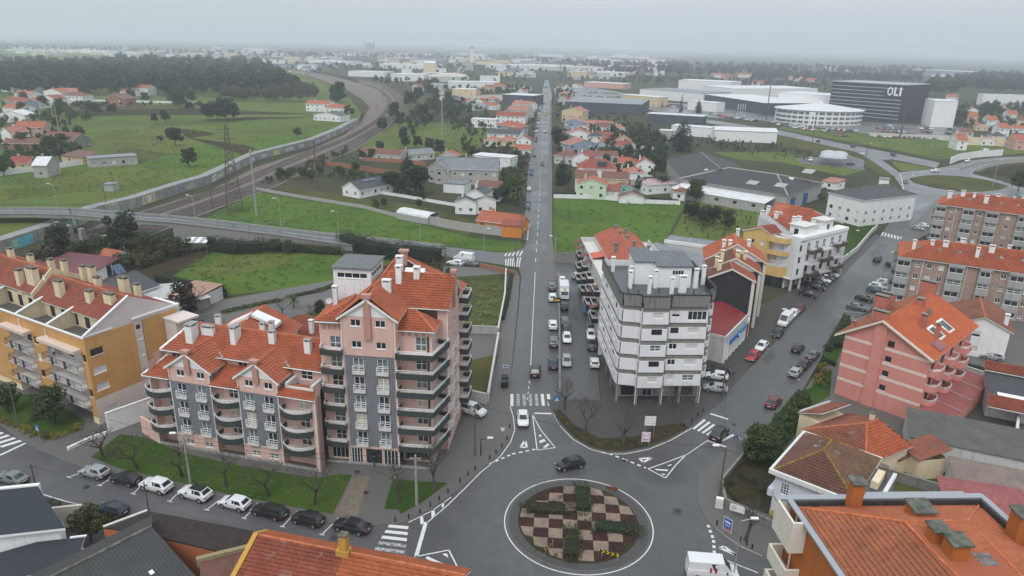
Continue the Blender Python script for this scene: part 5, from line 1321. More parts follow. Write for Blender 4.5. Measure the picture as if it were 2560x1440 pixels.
roof(t,[[(R0,V0,zz),(R1,V0,zz),a_],[(R0,V1,zz),(R0,V0,zz),a_,b_]],VR2,t=.1,seed=81,rm=plain('moss_ridge',(.2,.14,.02),.9,.4),ridges=[((R0,V0,zz),a_),((R1,V0,zz),a_),(a_,b_)])
roof(t,[[(R1,V0,zz),(R1,V1,zz),b_,a_],[(R1,V1,zz),(R0,V1,zz),b_]],VR,t=.1,seed=82,rm=plain('moss_ridge',(.2,.14,.02),.9,.4),ridges=[((R1,V1,zz),b_),((R0,V1,zz),b_)])
MB().box(L,L+1.9,1.6,9.4,ZV-.35,ZV-.05).build('gutter_tray',FELT,t)
MB().box(L+1.9,L+2.3,1.4,9.6,ZV-.4,ZV+.1).box(L,L+1.9,1.3,1.6,ZV-.4,ZV+.1).build('tray_rim',plaster('white_eave',(.66,.66,.64),.45),t)
MB().box(L+.5,L+1.3,4.6,7.8,ZV-.05,ZV+.9).build('chimney',CREAM,t)
MB().box(L+.4,L+1.4,8.0,8.9,ZV-.05,ZV+1.2).build('chimney',CAPM,t)
for u,v in((L*.34,6.4),(L*.36,7.9)):MB().slab([(u-.35,v-.3,ZV+1.72+(u-L*.35)*.4),(u+.35,v-.3,ZV+2.0+(u-L*.35)*.4),(u+.35,v+.4,ZV+2.0+(u-L*.35)*.4),(u-.35,v+.4,ZV+1.72+(u-L*.35)*.4)],.04).build('glass_tile',GLASS_B,t)
for u,v in((L*.58,6.4),(L*.56,8.0)):MB().slab([(u-.35,v-.3,ZV+2.05),(u+.35,v-.3,ZV+1.78),(u+.35,v+.4,ZV+1.78),(u-.35,v+.4,ZV+2.05)],.04).build('glass_tile',GLASS_B,t)
aerial(t,L*.2,6.0,ZV+1.0,2.4);aerial(t,L*.62,10.5,ZV+.8,2.4)
MB().box(.1,.7,.4,3.2,2.9,3.9).build('balcony',BLW,t);MB().slab([(L*.6,-1.4,4.4),(L*.95,-1.4,4.4),(L*.95,.7,5.0),(L*.6,.7,5.0)],.1).build('porch_roof',CAPM,t)

# ---- old orange house behind it
OLDT=rooftile('roof_old_orange',(.36,.085,.03),.45,(.17,.1,.03),.3);OLDB=rooftile('roof_old_brown',(.22,.07,.04),.55,(.2,.17,.12),.3)
t,L=frame('old_house','old low house with weathered orange hipped roof behind the villa','house',(2030,1060),(2140,1120),4.5)
t.location=(*P2(2005,1075,4.2),0)
L2,D2=10.0,9.6
walls4(t,.3,L2-.3,.3,D2,0,4.2,CREAM)
pk=(5.8,5.4,6.9)
roof(t,[[(0,0,4.2),(L2,0,4.2),pk]],OLDB,seed=83,ridges=[((0,0,4.25),pk),((L2,0,4.25),pk)]);roof(t,[[(L2,0,4.2),(L2,D2+.5,4.2),(5.8,7.8,6.9),pk]],OLDT,seed=84)
roof(t,[[(0,D2+.5,4.2),(0,0,4.2),pk,(5.8,7.8,6.9)],[(L2,D2+.5,4.2),(0,D2+.5,4.2),(5.8,7.8,6.9)]],OLDB,seed=85,ridges=[(pk,(5.8,7.8,6.9))])
roof(t,[[(-3.6,9.6,4.4),(-3.6,3.4,4.4),(.4,3.4,6.2),(.4,9.6,6.2)]],OLDB,seed=86);MB().box(-3.4,.3,3.6,9.4,0,4.2).build('side_room',CREAM,t);MB().slab([(-3.2,3.2,5.0),(-2.8,3.2,5.2),(-2.8,9.6,5.2),(-3.2,9.6,5.0)],.3).build('coping',plaster('white_eave',(.66,.66,.64),.45),t)
chimney(t,5.4,7.0,6.2,8.0,.5,.5,CREAM,capm=CAPM)

# ---- sheds and yards on the right
MOSSC=corrugated('mossy_fibre_cement',(.1,.1,.092),.22,.5,.85,.5)
RUSTY=corrugated('rusty_sheet',(.14,.06,.045),.25,.5,.7)
def shed(name,lab,a,b,z,D,m,wm,dz=.6,drop=0,cat='shed',ext=0):
    t,L=frame(name,lab,cat,a,b,z);L+=ext
    walls4(t,0,L,0,D,0,z-.1,wm);MB().slab([(-.2,-.25,z),(L+.2,-.25,z),(L+.2,D+.25,z+dz),(-.2,D+.25,z+dz)],.1).build('roof',m,t);return t,L
shed('long_shed','long shed with mossy corrugated roof below the walled yard',(2275,1090),(2560,1150),3.4,7.5,MOSSC,GREYW,.9,ext=4)
shed('brick_shed','small yellow shed with rust tiled lean-to roof',(2252,1112),(2300,1150),3.3,4.2,OLDB,CREAM,1.4)
shed('tin_shed','patched tin lean-to beside the old orange house',(2195,1120),(2250,1150),2.6,4.5,RUSTY,CREAM,.6)
shed('rusty_shed','shed with rusty streaked tin roof above the red roof',(2390,1195),(2545,1225),3.6,4.6,corrugated('rust_streak',(.2,.15,.13),.3,.7,.7),GREYW,.4,ext=2)
t,L=shed('red_roof_house','long low house with dull pink-red tiled roof in the right corner',(2375,1300),(2545,1330),3.6,6.4,rooftile('roof_dull_pink',(.27,.085,.085),.3,far=True),GREYW,1.8,cat='house',ext=2)
wall_line('yard_wall','long white wall closing the paved back yard',[(2396,935),(2548,985)],1.9,GREYW)
wall_line('yard_wall','pale concrete wall on the right edge of the paved back yard',[(2548,985),(2530,1150)],1.8,SLABW)
wall_line('yard_wall','stained white garden wall with a green door behind the villa',[(2305,1165),(2398,1190)],2.2,plaster('old_white',(.55,.55,.52),.8))
wall_line('yard_wall','mossy stone wall along the narrow back garden',[(2215,1195),(2395,1250)],1.4,STAINED)
wall_line('garden_wall','low grey wall in front of the villa garden',[(1842,1105),(1870,1130),(1802,1212),(1812,1262),(1950,1330)],.9,STAINED)
t,L=shed('garage','dark garage with rust tile strip at the right edge',(2475,985),(2600,1010),4.0,9,corrugated('dark_slate_sheet',(.05,.052,.058),.4,.3),GREYW,.8)
MB().slab([(1,-.4,4.0),(6,-.4,4.0),(6,.8,4.3),(1,.8,4.3)],.14).build('skylight',WHITE_CL,t)
roof(t,[[(-.3,7.5,5.1),(10,7.5,5.1),(10,9.8,5.9),(-.3,9.8,5.9)],[(-.3,-3.0,3.2),(10,-3.0,3.2),(10,-.3,4.1),(-.3,-.3,4.1)]],TERRA_R,seed=87,name='tile_strip')

# ================================================================== orange-roofed building in the bottom right corner
ZR=18.0
OR_W=plaster('rust_orange_render',(.4,.12,.025),.35)
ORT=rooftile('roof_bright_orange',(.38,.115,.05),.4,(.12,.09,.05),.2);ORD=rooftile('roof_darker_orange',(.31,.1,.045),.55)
t,L=frame('orange_roof_building','tall rust-orange building with grey metal parapet and large tiled hip roof','apartment building',(1993,1257),(2462,1253),ZR)
t.location.z=0
W9=L
Y9=-16.0
wall(t,(-.35,.45),(-.35,-9.5),2,ZR+.1,[(6.6,ZR-3.0,.8,1.2,'shut')],OR_W,sill=False)if False else None
wall(t,(-.3,.4),(-.3,Y9),2,ZR+.1,[(7.6,ZR-3.6,.9,1.5,'shut'),(7.6,ZR-6.6,.9,1.5,'shut')],OR_W)
wall(t,(W9+.3,.4),(-.3,.4),2,ZR+.1,[],OR_W);wall(t,(W9+.3,Y9),(W9+.3,.4),2,ZR+.1,[],OR_W)
# cream balcony fronts on the street side
for z,h in((ZR-2.9,3.0),(ZR-6.2,1.5),(ZR-9.0,1.5),(ZR-11.8,1.5)):
    MB().box(-1.6,-1.4,-2.9,.6,z,z+h).box(-1.4,-.32,.4,.6,z,z+h).box(-1.4,-.32,-2.9,-2.7,z,z+h).build('balcony_front',CREAMT,t)
    MB().box(-1.4,-.32,-2.7,.4,z-.2,z+.02).build('balcony',SLABW,t)
# parapet capping
for a,b,c,d in((-1.7,W9+.4,.35,1.0),(-.75,-.25,Y9,.35),(W9-.1,W9+.45,Y9,.35)):MB().box(a,b,c,d,ZR-.05,ZR+.12).build('parapet_cap',ZINC,t)
MB().box(-.24,W9-.11,.2,.34,ZR-.9,ZR).box(-.24,-.1,Y9,.2,ZR-.9,ZR).box(W9-.26,W9-.11,Y9,.2,ZR-.9,ZR).build('parapet_lining',FELT,t)
MB().box(-.1,W9-.26,Y9,.2,ZR-1.1,ZR-.85).build('gutter_floor',FELT,t)
MB().box(-1.75,-.2,-10.2,-9.6,ZR-.05,ZR+.12).build('parapet_cap',ZINC,t)
MB().box(W9*.42,W9*.96,1.0,1.9,ZR-.6,ZR-.3).build('rear_tray',ZINC,t)
E0,E1,EV,zt=.15,W9-.5,-.05,ZR-.55
pa,pb,pc=(W9*.37,-5.0,ZR+1.75),(W9*.68,-5.0,ZR+1.75),(W9*.40,Y9,ZR+1.75)
polys_f=[[(E0,Y9,zt),(E0,EV,zt),pa,(W9*.37,-5.6,ZR+1.75),(W9*.30,Y9,ZR+1.1)]]
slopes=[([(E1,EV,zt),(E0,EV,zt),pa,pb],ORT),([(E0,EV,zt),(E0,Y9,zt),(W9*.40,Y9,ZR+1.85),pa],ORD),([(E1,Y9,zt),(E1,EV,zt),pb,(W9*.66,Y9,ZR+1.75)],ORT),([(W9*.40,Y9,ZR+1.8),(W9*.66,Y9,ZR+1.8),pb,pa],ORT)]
rb=MB()
for p,m in slopes:rb.slab(p,.12)
rf_o=rb.build('roof',ORT,t)
# every tile nearest the camera is a piece of its own, the rest is laid as one field
cand=[]
for si,(p,m)in enumerate(slopes):
    q=p
    ps,e,s,n=tiles_np(q,.27,.4)
    for x in ps:cand.append((x,e,s,n,m))
mw=Matrix.Translation(t.location)@Matrix.Rotation(t.rotation_euler.z,4,'Z')
def in_frame(x):
    w=mw@x;dx,dy,dz=w.x,w.y,w.z-CAM_H
    dep=dy*math.cos(PITCH)-dz*math.sin(PITCH);return dep,abs(dx/dep)<.73 and(dy*math.sin(PITCH)+dz*math.cos(PITCH))/dep>-.41
near=sorted(((in_frame(c[0])[0],i)for i,c in enumerate(cand)if in_frame(c[0])[1]))[:300]
pick={i for _,i in near}
tm={}
def tile_mesh(e,s,n,m):
    k=tuple(round(x,3)for x in(*e,*s))+(m.name,)
    if k not in tm:
        me=bpy.data.meshes.new('roof_tile');me.from_pydata([tuple(v)for v in tile_verts(Vector((0,0,0)),e,s,n,.27,.4)],[],TF);me.materials.append(m);tm[k]=me
    return tm[k]
rg=random.Random(9)
for i in pick:
    x,e,s,n,m=cand[i];link('roof_tile',tile_mesh(e,s,n,m),rf_o,x+n*rg.uniform(0,.02))
for m in(ORT,ORD):
    V,Fc=[],[]
    for i,(x,e,s,n,mm)in enumerate(cand):
        if mm is not m or i in pick:continue
        k=len(V);V+=tile_verts(x+n*rg.uniform(0,.02),e,s,n,.27,.4);Fc+=[tuple(k+a for a in f)for f in TF]
    me=bpy.data.meshes.new('roof_tiling');me.from_pydata([tuple(v)for v in V],[],Fc);me.materials.append(m);stuff(link('roof_tiling',me,rf_o))
r=MB()
for a,b in((pa,pb),((E0,EV,zt),pa),((E1,EV,zt),pb),(pa,(W9*.40,Y9,ZR+1.85)),(pb,(W9*.66,Y9,ZR+1.75))):
    a,b=Vector(a),Vector(b);n=int((b-a).length/.4)
    for k in range(n):r.tube(a.lerp(b,k/n)+Vector((0,0,.1)),a.lerp(b,(k+1.08)/n)+Vector((0,0,.1)),.13,.105,n=8)
r.build('ridge_cap',plain('ridge_orange',(.44,.12,.045),.7,.3),rf_o,False)
for u,v,z0,z1,w,d in((W9*.29,-.2,ZR-.6,ZR+2.2,1.0,.9),(W9*.53,-2.9,ZR-.2,ZR+1.6,1.6,1.5),(W9*.44,-7.2,ZR+.6,ZR+2.9,1.1,1.0),(W9*.455,-9.0,ZR+.6,ZR+3.2,1.3,1.2),(W9*.98,-4.6,ZR-.6,ZR+2.2,1.6,1.2)):
    MB().box(u-w/2,u+w/2,v-d/2,v+d/2,z0,z1).build('chimney',OR_W,t)
    MB().slab([(u-w/2-.15,v-d/2-.15,z1+.12),(u+w/2+.15,v-d/2-.15,z1+.12),(u+w/2+.15,v+d/2+.15,z1+.3),(u-w/2-.15,v+d/2+.15,z1+.3)],.16).build('chimney_cap',plain('mossy_slab',(.1,.105,.085),.9,.5),t)
for u,v,k in((W9*.12,-3.3,0),(W9*.15,-6.6,0),(W9*.24,-9.4,0),(W9*.58,-6.6,1),(W9*.58,-9.3,2)):
    zr=ZR-.55+(u-E0)*(2.3/(W9*.38))if k==0 else ZR+1.82
    s=.38 if k<2 else .8
    MB().slab([(u-s*.8,v-s,zr+.1-s*.3*(k==0)),(u+s*.8,v-s,zr+.1+s*.3*(k==0)),(u+s*.8,v+s*.6,zr+.12+s*.3*(k==0)),(u-s*.8,v+s*.6,zr+.12-s*.3*(k==0))],.05).build('glass_tile',GLASS_B,t)
MB().tube((-.45,-1.2,3),(-.45,-1.2,ZR-.2),.08).build('downpipe',WHITE_CL,t,False)

# ================================================================== roofs along the bottom edge
MOSR=rooftile('roof_lichen',(.24,.062,.034),.5,(.34,.33,.3),.32);MOSO=rooftile('roof_lichen_orange',(.36,.1,.035),.4,(.3,.25,.12),.15)
OCH=plaster('ochre_wall',(.46,.26,.05),.6)
ZK=8.2
t,L=frame('tiled_roof_house','low house with lichen-spotted red tile roof and yellow chimney in the foreground','house',(645,1338),(1150,1437),ZK)
L+=.5
a9=L*.44
roof(t,[[(.1,-8,4.8),(a9,-8,4.8),(a9,0,ZK),(.1,0,ZK)]],MOSR,seed=91,tw=.26,th=.4);roof(t,[[(a9,-8,4.8),(L,-8,4.8),(L,0,ZK),(a9,0,ZK)],[(L,1.8,7.3),(.1,1.8,7.3),(.1,0,ZK),(L,0,ZK)]],MOSO,seed=92,tw=.26,th=.4,ridges=[((.1,0,ZK+.05),(L,0,ZK+.05))])
walls4(t,.2,L,-7.8,1.6,0,4.8,OCH);MB().box(.25,L,-.1,1.5,4.8,7.0).build('wall',OCH,t)
for pp in([(-.45,1.9,7.4),(.05,1.9,7.4),(.05,0,ZK+.3),(-.45,0,ZK+.3)],[(-.45,-8,5.0),(.05,-8,5.0),(.05,0,ZK+.3),(-.45,0,ZK+.3)]):MB().slab(pp,1.0).build('verge_wall',OCH,t)
MB().box(a9-.75,a9+.55,-.6,.3,ZK-.8,ZK+.5).box(a9-.4,a9+.35,-.5,.2,ZK+.5,ZK+2.1).build('chimney',OCH,t);MB().box(a9-.45,a9+.4,-.55,.25,ZK+2.1,ZK+2.3).build('chimney_cap',CAPM,t)
# dark corrugated roof with a long ridge
CORD=corrugated('black_fibre_cement',(.045,.046,.045),.34,.35,.75,.2)
t,L=frame('corrugated_roof_shed','wide shed with dark corrugated roof, long ridge and one broken skylight','shed',(379,1316),(134,1440),6.6)
L+=6
roof(t,[[(0,9,4.6),(L,9,4.6),(L,0,6.6),(0,0,6.6)],[(L,-3.2,5.6),(-1.5,-3.2,5.6),(0,0,6.6),(L,0,6.6)]],CORD,edge=CAPM,tile=False,t=.08,ridges=[((0,0,6.62),(L,0,6.62))],rm=plain('lichen_ridge',(.13,.125,.1),.9,.5),rr=.16)
walls4(t,.2,L,-3.0,8.8,0,4.4,STAINED)
MB().slab([(6.3,5.4,5.46),(6.3,5.7,5.4),(3.7,5.7,5.4),(3.7,5.4,5.46)],.05).build('skylight',WHITE_CL,t);MB().slab([(6.2,5.75,5.38),(6.2,6.6,5.2),(3.9,6.6,5.2),(3.9,5.75,5.38)],.03).build('broken_pane',plain('mossy_glass',(.12,.13,.08),.6,.6),t)
MB().slab([(3.0,5.0,5.56),(3.0,5.5,5.45),(2.6,5.5,5.45),(2.6,5.0,5.56)],.04).build('roof_hatch',WHITE_CL,t)
# flat brown roof behind it, with the orange end wall
t,L=frame('flat_roof_garage','flat dark brown roof with orange end wall beside the parked cars','garage',(258,1315),(640,1385),4.6)
BRF=plain('brown_felt',(.032,.024,.022),.85,.35)
p4=[P2(258,1318,4.6),P2(368,1277,4.6),P2(650,1330,4.6),P2(590,1388,4.6),P2(345,1330,4.6)]
iv=Matrix.Rotation(-t.rotation_euler.z,3,'Z');pl4=[tuple((iv@(Vector((*p,0))-Vector((t.location.x,t.location.y,0))))[:2])for p in p4]
MB().prism(pl4,0,4.4,0,0).build('wall',plaster('terracotta_wall',(.42,.14,.06),.3),t);MB().prism([(a*1.0,b)for a,b in pl4],4.4,4.6).build('roof',BRF,t)
MB().bar((*pl4[0],4.6),(*pl4[1],4.6),.25,.14).build('coping',SLABW,t)
# rust and moss between the two
t,L=frame('lean_to','ruinous lean-to with rusty sheets and mossy edge between two roofs','shed',(500,1420),(600,1395),5.2)
MB().slab([(0,-4,4.6),(4.5,-4,4.6),(4.5,1,5.2),(0,1,5.2)],.1).build('roof',RUSTY,t);MB().box(0,4.5,-3.8,.8,0,4.5).build('wall',STAINED,t);MB().box(-.3,5,.9,1.4,4.6,5.6).build('parapet',plaster('mossy_parapet',(.26,.22,.12),.7),t)
# ---- slate-roofed white house, bottom left
SLATE=plain('slate_black',(.022,.026,.034),.55,.12)
t,L=frame('slate_roof_house','white house with smooth black slate roof in the bottom left corner','house',(-60,1345),(163,1320),6.0)
P0=L
roof(t,[[(-4,0,6.0),(P0,0,6.0),(P0-4.6,6.2,7.6),(-4,6.2,7.6)]],SLATE,edge=WHITE_CL,tile=False,t=.3)
walls4(t,-4,P0-.8,.5,1.6,0,5.7,WHITE);MB().box(-4,P0-4.4,6.1,6.5,5.3,7.75).build('coping',WHITE_CL,t);MB().box(-4,P0-4.8,1.6,6.1,0,5.7).build('wall',WHITE,t)
roof(t,[[(-4,-5.5,2.6),(P0+1.6,-2.6,3.6),(P0+1.6,.1,4.6),(P0-3.0,.1,4.6),(-4,-2.0,3.9)]],SLATE,edge=WHITE_CL,tile=False,t=.2,name='lower_roof');MB().box(-3.5,P0+1.2,-1.8,.4,0,3.0).build('lower_wall',GREYW,t)
MB().box(P0+.2,P0+1.8,.0,.2,4.6,4.75).build('coping',WHITE_CL,t)
MB().box(-4,P0-1.4,8.4,8.7,.1,3.0).box(P0-5,P0-4.8,6,8.4,.1,3.0).build('yard_wall',CREAMT,t)

# ================================================================== low buildings behind the orange block
def simple_house(name,lab,a,b,ze,D,zr,ax='u',wm=None,rm=None,base=0.0,ov=.4,kind='gable',ops=True,cat='house',tile=False,ext=0.0,chim=1,group=None,fo=None):
    t,L=frame(name,lab,cat,a,b,ze+base,base,group);L+=ext
    wm=wm or WHITE;rm=rm or FAR_T
    n=max(1,int(L/3.2));fs=[1.0]if ze<4.2 else[1.0,3.8]
    o=[((k+.5)*L/n,z,1.2,1.2,('two','shut','dark','crossb')[(k+int(z)+len(lab))%4])for k in range(n)for z in fs if z+1.3<ze]if ops else[]
    ns=max(1,int(D/4));os_=[((k+.5)*D/ns,z,1.1,1.2,'two')for k in range(ns)for z in fs if z+1.3<ze]if ops else[]
    wall(t,(0,0),(L,0),0,ze,fo if fo is not None else o,wm);wall(t,(L,0),(L,D),0,ze,os_,wm);wall(t,(L,D),(0,D),0,ze,[],wm);wall(t,(0,D),(0,0),0,ze,os_,wm)
    if kind=='flat':
        MB().box(-.2,L+.2,-.2,D+.2,ze-.01,ze+.25).build('roof',rm,t)
    elif kind=='mono':MB().slab([(-.3,-.3,ze),(L+.3,-.3,ze),(L+.3,D+.3,zr),(-.3,D+.3,zr)],.14).build('roof',rm,t)
    else:
        pl,rd=(gable(0,L,0,D,ze,zr,ax,ov,.3)if kind=='gable' else hip(0,L,0,D,ze-.05,zr,ov))
        roof(t,pl,rm,ridges=rd,tile=tile,t=.16,rm=RIDGE if 'roof_far' in rm.name else CAPM)
        if kind=='gable':
            if ax=='u':gable_end(t,[(0,D,ze),(0,0,ze),(0,D/2,zr-.15)],wm);gable_end(t,[(L,0,ze),(L,D,ze),(L,D/2,zr-.15)],wm)
            else:gable_end(t,[(0,0,ze),(L,0,ze),(L/2,0,zr-.15)],wm);gable_end(t,[(L,D,ze),(0,D,ze),(L/2,D,zr-.15)],wm)
        for k in range(chim):chimney(t,L*(.25+.5*k),D*.62,ze,zr+.8,.6,.6,wm)
    return t
FAR_T=far_roof('roof_far_orange',(.34,.1,.05));FAR_R=far_roof('roof_far_red',(.25,.06,.04));FAR_B=far_roof('roof_far_brown',(.16,.075,.055));FAR_P=far_roof('roof_far_pink',(.36,.15,.11))
MAROON=corrugated('maroon_sheet',(.13,.022,.03),.35,.12,.35);DGREY=corrugated('dark_grey_sheet',(.05,.052,.058),.4,.25,.5)
t,L=frame('maroon_shed','long shed with glossy maroon sheet roof near the railway','shed',(190,700),(296,645),3.2)
walls4(t,-6,L,0,12,0,3.1,WHITE);MB().slab([(-6.3,-.4,3.2),(L+.3,-.4,3.2),(L+.3,12.4,4.4),(-6.3,12.4,4.4)],.12).build('roof',MAROON,t)
for u in(L-5.5,L-3.2):MB().box(u,u+1.8,-.06,-.003,.1,2.8).build('door',DARK,t)
simple_house('small_outbuilding','tiny orange-tiled outbuilding behind the maroon shed',(246,636),(286,642),3.0,4,4.0,'u',WHITE,FAR_T,chim=0)
t,L=frame('black_roof_house','white bungalow with black sheet roofs and a solar panel behind the orange block','house',(285,748),(392,712),4.0)
walls4(t,-16,L,0,12,0,3.9,WHITE,f=[(12,1,1.4,1.2,'shut')]);pl,rd=gable(-16,L,0,13,4.0,6.4,'v',.5,.4);pl,rd=gable(-16,L,0,13,4.0,6.2,'u',.5,.5);roof(t,pl,DGREY,ridges=rd,tile=False,rm=CAPM);gable_end(t,[(L,0,3.9),(L,13,3.9),(L,6.5,6.1)],WHITE)
MB().slab([(L-3,8.0,6.0),(L-.8,8.0,6.0),(L-.8,10,7.6),(L-3,10,7.6)],.1).build('solar_panel',glass('solar_glass',(.04,.06,.1)),t)
for u in(-8,-5):chimney(t,u,7,5.6,7.2,1,.7,GREYW)
shed('tin_roof_shed','shed with pale flat sheet roof next to the black-roofed bungalow',(330,752),(450,742),3.0,9,corrugated('pale_sheet',(.42,.42,.41),.5,.3),GREYW,.3)
shed('tin_roof_shed','shed with orange and grey striped tin roof beside the dark conifer',(405,742),(475,752),3.0,10,corrugated('orange_grey_sheet',(.34,.2,.14),.9,.4),GREYW,.5)
shed('tin_roof_shed','small white tin roof corner at the end of the hedge',(485,752),(525,742),2.6,4,corrugated('white_sheet',(.6,.6,.6),.5,.2),STAINED,.3)
t,L=frame('lean_to','open timber lean-to with striped grey and white sheet roof','shed',(457,606),(515,607),3.0)
for k in range(6):MB().slab([(L*k/6,0,3.0),(L*(k+1)/6,0,3.0),(L*(k+1)/6,3.5,3.6),(L*k/6,3.5,3.6)],.06).build('roof_sheet',WHITE_CL if k%2 else ZINC,t)
for k in range(4):MB().tube((L*k/3,.1,0),(L*k/3,.1,3),.08).build('post',plain('timber',(.14,.1,.06),.9,.2),t,False)
# ================================================================== houses and works in the middle distance
def pc(n,c,d=.3):return plaster(n,c,d)
X=dict(w=WHITE,c=CREAM,g=GREYW,o=pc('orange_wall',(.6,.21,.04)),m=pc('mint_wall',(.5,.62,.45)),t=pc('turquoise_wall',(.2,.5,.42)),b=pc('bluegrey_wall',(.25,.3,.37)),p=pc('pink_wall',(.56,.32,.26)),k=boards('brick_wall',(.3,.13,.08),.3,.12,.012,.8,.15),s=STAINED,d=pc('slate_wall',(.06,.07,.085),.1),y=pc('warm_cream',(.6,.46,.28)),n=pc('bare_concrete',(.36,.35,.33),.6))
Y=dict(o=FAR_T,r=FAR_R,b=FAR_B,p=FAR_P,d=DGREY,g=GSHEET,w=corrugated('white_sheet_roof',(.62,.63,.64),.6,.2),m=corrugated('mauve_sheet',(.42,.28,.3),.5,.2),k=DARK)
def join(t0,*ts):
    bpy.context.view_layer.update();inv=t0.matrix_world.inverted()
    for t in ts:
        for ch in list(t.children):mw_=inv@t.matrix_world@ch.matrix_local;ch.parent=t0;ch.matrix_local=mw_
        bpy.data.objects.remove(t)
    return t0
def H(lab,x0,y0,x1,y1,ze,D,zr,k='u',w='w',r='o',base=0.0,name='house',cat='house',ops=True,chim=1,group=None):
    return simple_house(name,lab,(x0,y0),(x1,y1),ze,D,zr,k if k in 'uv' else 'u',X[w],Y[r],base,.4,{'u':'gable','v':'gable','h':'hip','f':'flat','m':'mono'}[k],ops,cat,False,0,chim,group)
# left of the straight road
t=H('bright orange cottage with orange tile roofs beside the straight road',1192,548,1300,562,3.2,7,5.4,'u','o')
join(t,H('x',1255,562,1304,565,3.8,4,4.6,'m','o','r',ops=False))
t=H('white villa with stepped dark roofs and a palm garden by the straight road',1138,503,1190,505,4.4,8,5.6,'v','w','d')
join(t,H('x',1166,482,1212,486,6.6,8,8.2,'v','w','d'),H('x',1188,502,1240,500,4.6,9,6.2,'v','w','d',chim=0),H('x',1195,465,1250,468,5.4,6,7,'u','w','b',chim=0))
t=H('white carport house with dark roof and a solar strip by the meadow wall',898,474,992,455,3.4,9,5.8,'u','w','d',chim=0);MB().slab([(5,3.0,5.2),(12,3.0,5.2),(12,4.2,5.85),(5,4.2,5.85)],.06).build('solar_panel',glass('solar_glass'),t)
t=H('large barn-like house with long grey roof and open timber gable',1088,420,1245,424,6.6,13,10.2,'u','n','g');join(t,H('x',1070,418,1122,424,6.2,9,9.4,'v','n','g',chim=0),H('x',1108,458,1160,462,3.6,8,3.8,'f','w','g',chim=0,ops=False))
H('white cube house with flat roof behind the barn-like house',1182,388,1275,396,6.2,9,6.5,'f','w','w');H('long low brown-roofed cottage row near the railway',897,380,1000,389,3.4,8,5.2,'u','g','b');H('grey-roofed low workshop beside the brown cottage row',1008,386,1086,380,3.6,9,5.2,'u','g','g')
H('dark-roofed house with black chimney stripe left of the far road',1218,333,1300,336,5.6,9,7.6,'u','w','d');H('red-roofed house behind the dark-roofed one',1242,312,1300,318,5.6,9,8,'h','b','o')
H('flat white house with three arches in the far left row',1178,298,1240,300,5.6,10,6,'f','w','w');H('red roof house touching the far straight road',1240,288,1312,291,5.6,10,8,'u','w','r');H('pink-roofed house third up the far left row',1268,272,1318,276,6,10,8.5,'u','g','p');H('pale-roofed house fourth up the far left row',1280,258,1326,262,6,10,8.5,'u','w','p')
H('white-roofed hall with dark front left of the far road',1256,236,1333,240,9,26,9.4,'f','d','w',name='hall',cat='hall',ops=False);H('low shed cluster left of the sandy yard',1140,262,1210,266,4,10,5.6,'u','g','g');H('small orange-roofed cottage behind the far hall',1210,262,1240,264,4,8,6,'u','w','o')
wall_line('brick_garden_wall','long red brick wall dividing the gardens near the railway',[(804,412),(900,425),(990,440),(1060,448)],2.0,X['k'],0);wall_line('brick_garden_wall','second red brick wall behind the first near the railway',[(905,402),(1010,408),(1065,415)],1.8,X['k'],0);wall_line('meadow_wall','pale concrete wall along the top of the meadow',[(640,475),(760,497),(905,520),(1030,553),(1070,560)],1.0,X['n'],0);wall_line('meadow_wall','grey block wall behind the bright orange cottage',[(1070,560),(1125,572),(1190,582),(1255,590)],2.6,X['n'],0)
t,L=frame('barrel_shed','long low shed with white and rusty barrel roof on the meadow wall','shed',(990,532),(1070,547),2)
mb=MB()
for k in range(8):
    a0,a1=math.pi*k/8,math.pi*(k+1)/8
    mb.poly([(0,3-3*math.cos(a0),2+1.3*math.sin(a0)),(L,3-3*math.cos(a0),2+1.3*math.sin(a0)),(L,3-3*math.cos(a1),2+1.3*math.sin(a1)),(0,3-3*math.cos(a1),2+1.3*math.sin(a1))])
mb.build('roof',Y['w'],t);walls4(t,.1,L-.1,.1,5.9,0,2,X['n'])
wall_line('garden_wall','white wall with posts round the villa forecourt',[(905,478),(1000,492),(1090,508),(1150,518),(1210,530)],1.0,WHITE,0);wall_line('garden_wall','long white wall behind the grassy plots left of the straight road',[(1265,682),(1262,745),(1245,835)],1.2,GREYW,0);wall_line('garden_wall','white wall of the terraced garden beside the pink tower',[(1246,850),(1220,1005)],1.6,GREYW,.1);wall_line('garden_wall','grey retaining wall across the plots beside the pink tower',[(1141,832),(1243,835)],1.6,X['n'],.1);wall_line('garden_wall','white ramp wall behind the parked delivery van',[(1140,992),(1216,1010)],1.8,GREYW,.1);wall_line('garden_wall','brick wall with posts at the side road corner',[(1200,668),(1288,688)],1.0,X['k'],0)
wall_line('car_park_wall','low concrete wall between the straight road and the sunken car park',[(1396,690),(1398,800),(1399,995)],.9,STAINED,.03);wall_line('car_park_wall','high concrete wall at the top end of the sunken car park',[(1384,656),(1480,660)],2.8,STAINED,0);wall_line('field_wall','whitewashed wall at the far edge of the bright field',[(1384,495),(1500,498),(1600,508),(1700,512)],1.4,WHITE,0);wall_line('field_wall','white wall along the far part of the right-hand road',[(2100,660),(2140,630),(2180,582),(2192,572)],1.4,GREYW,.1)
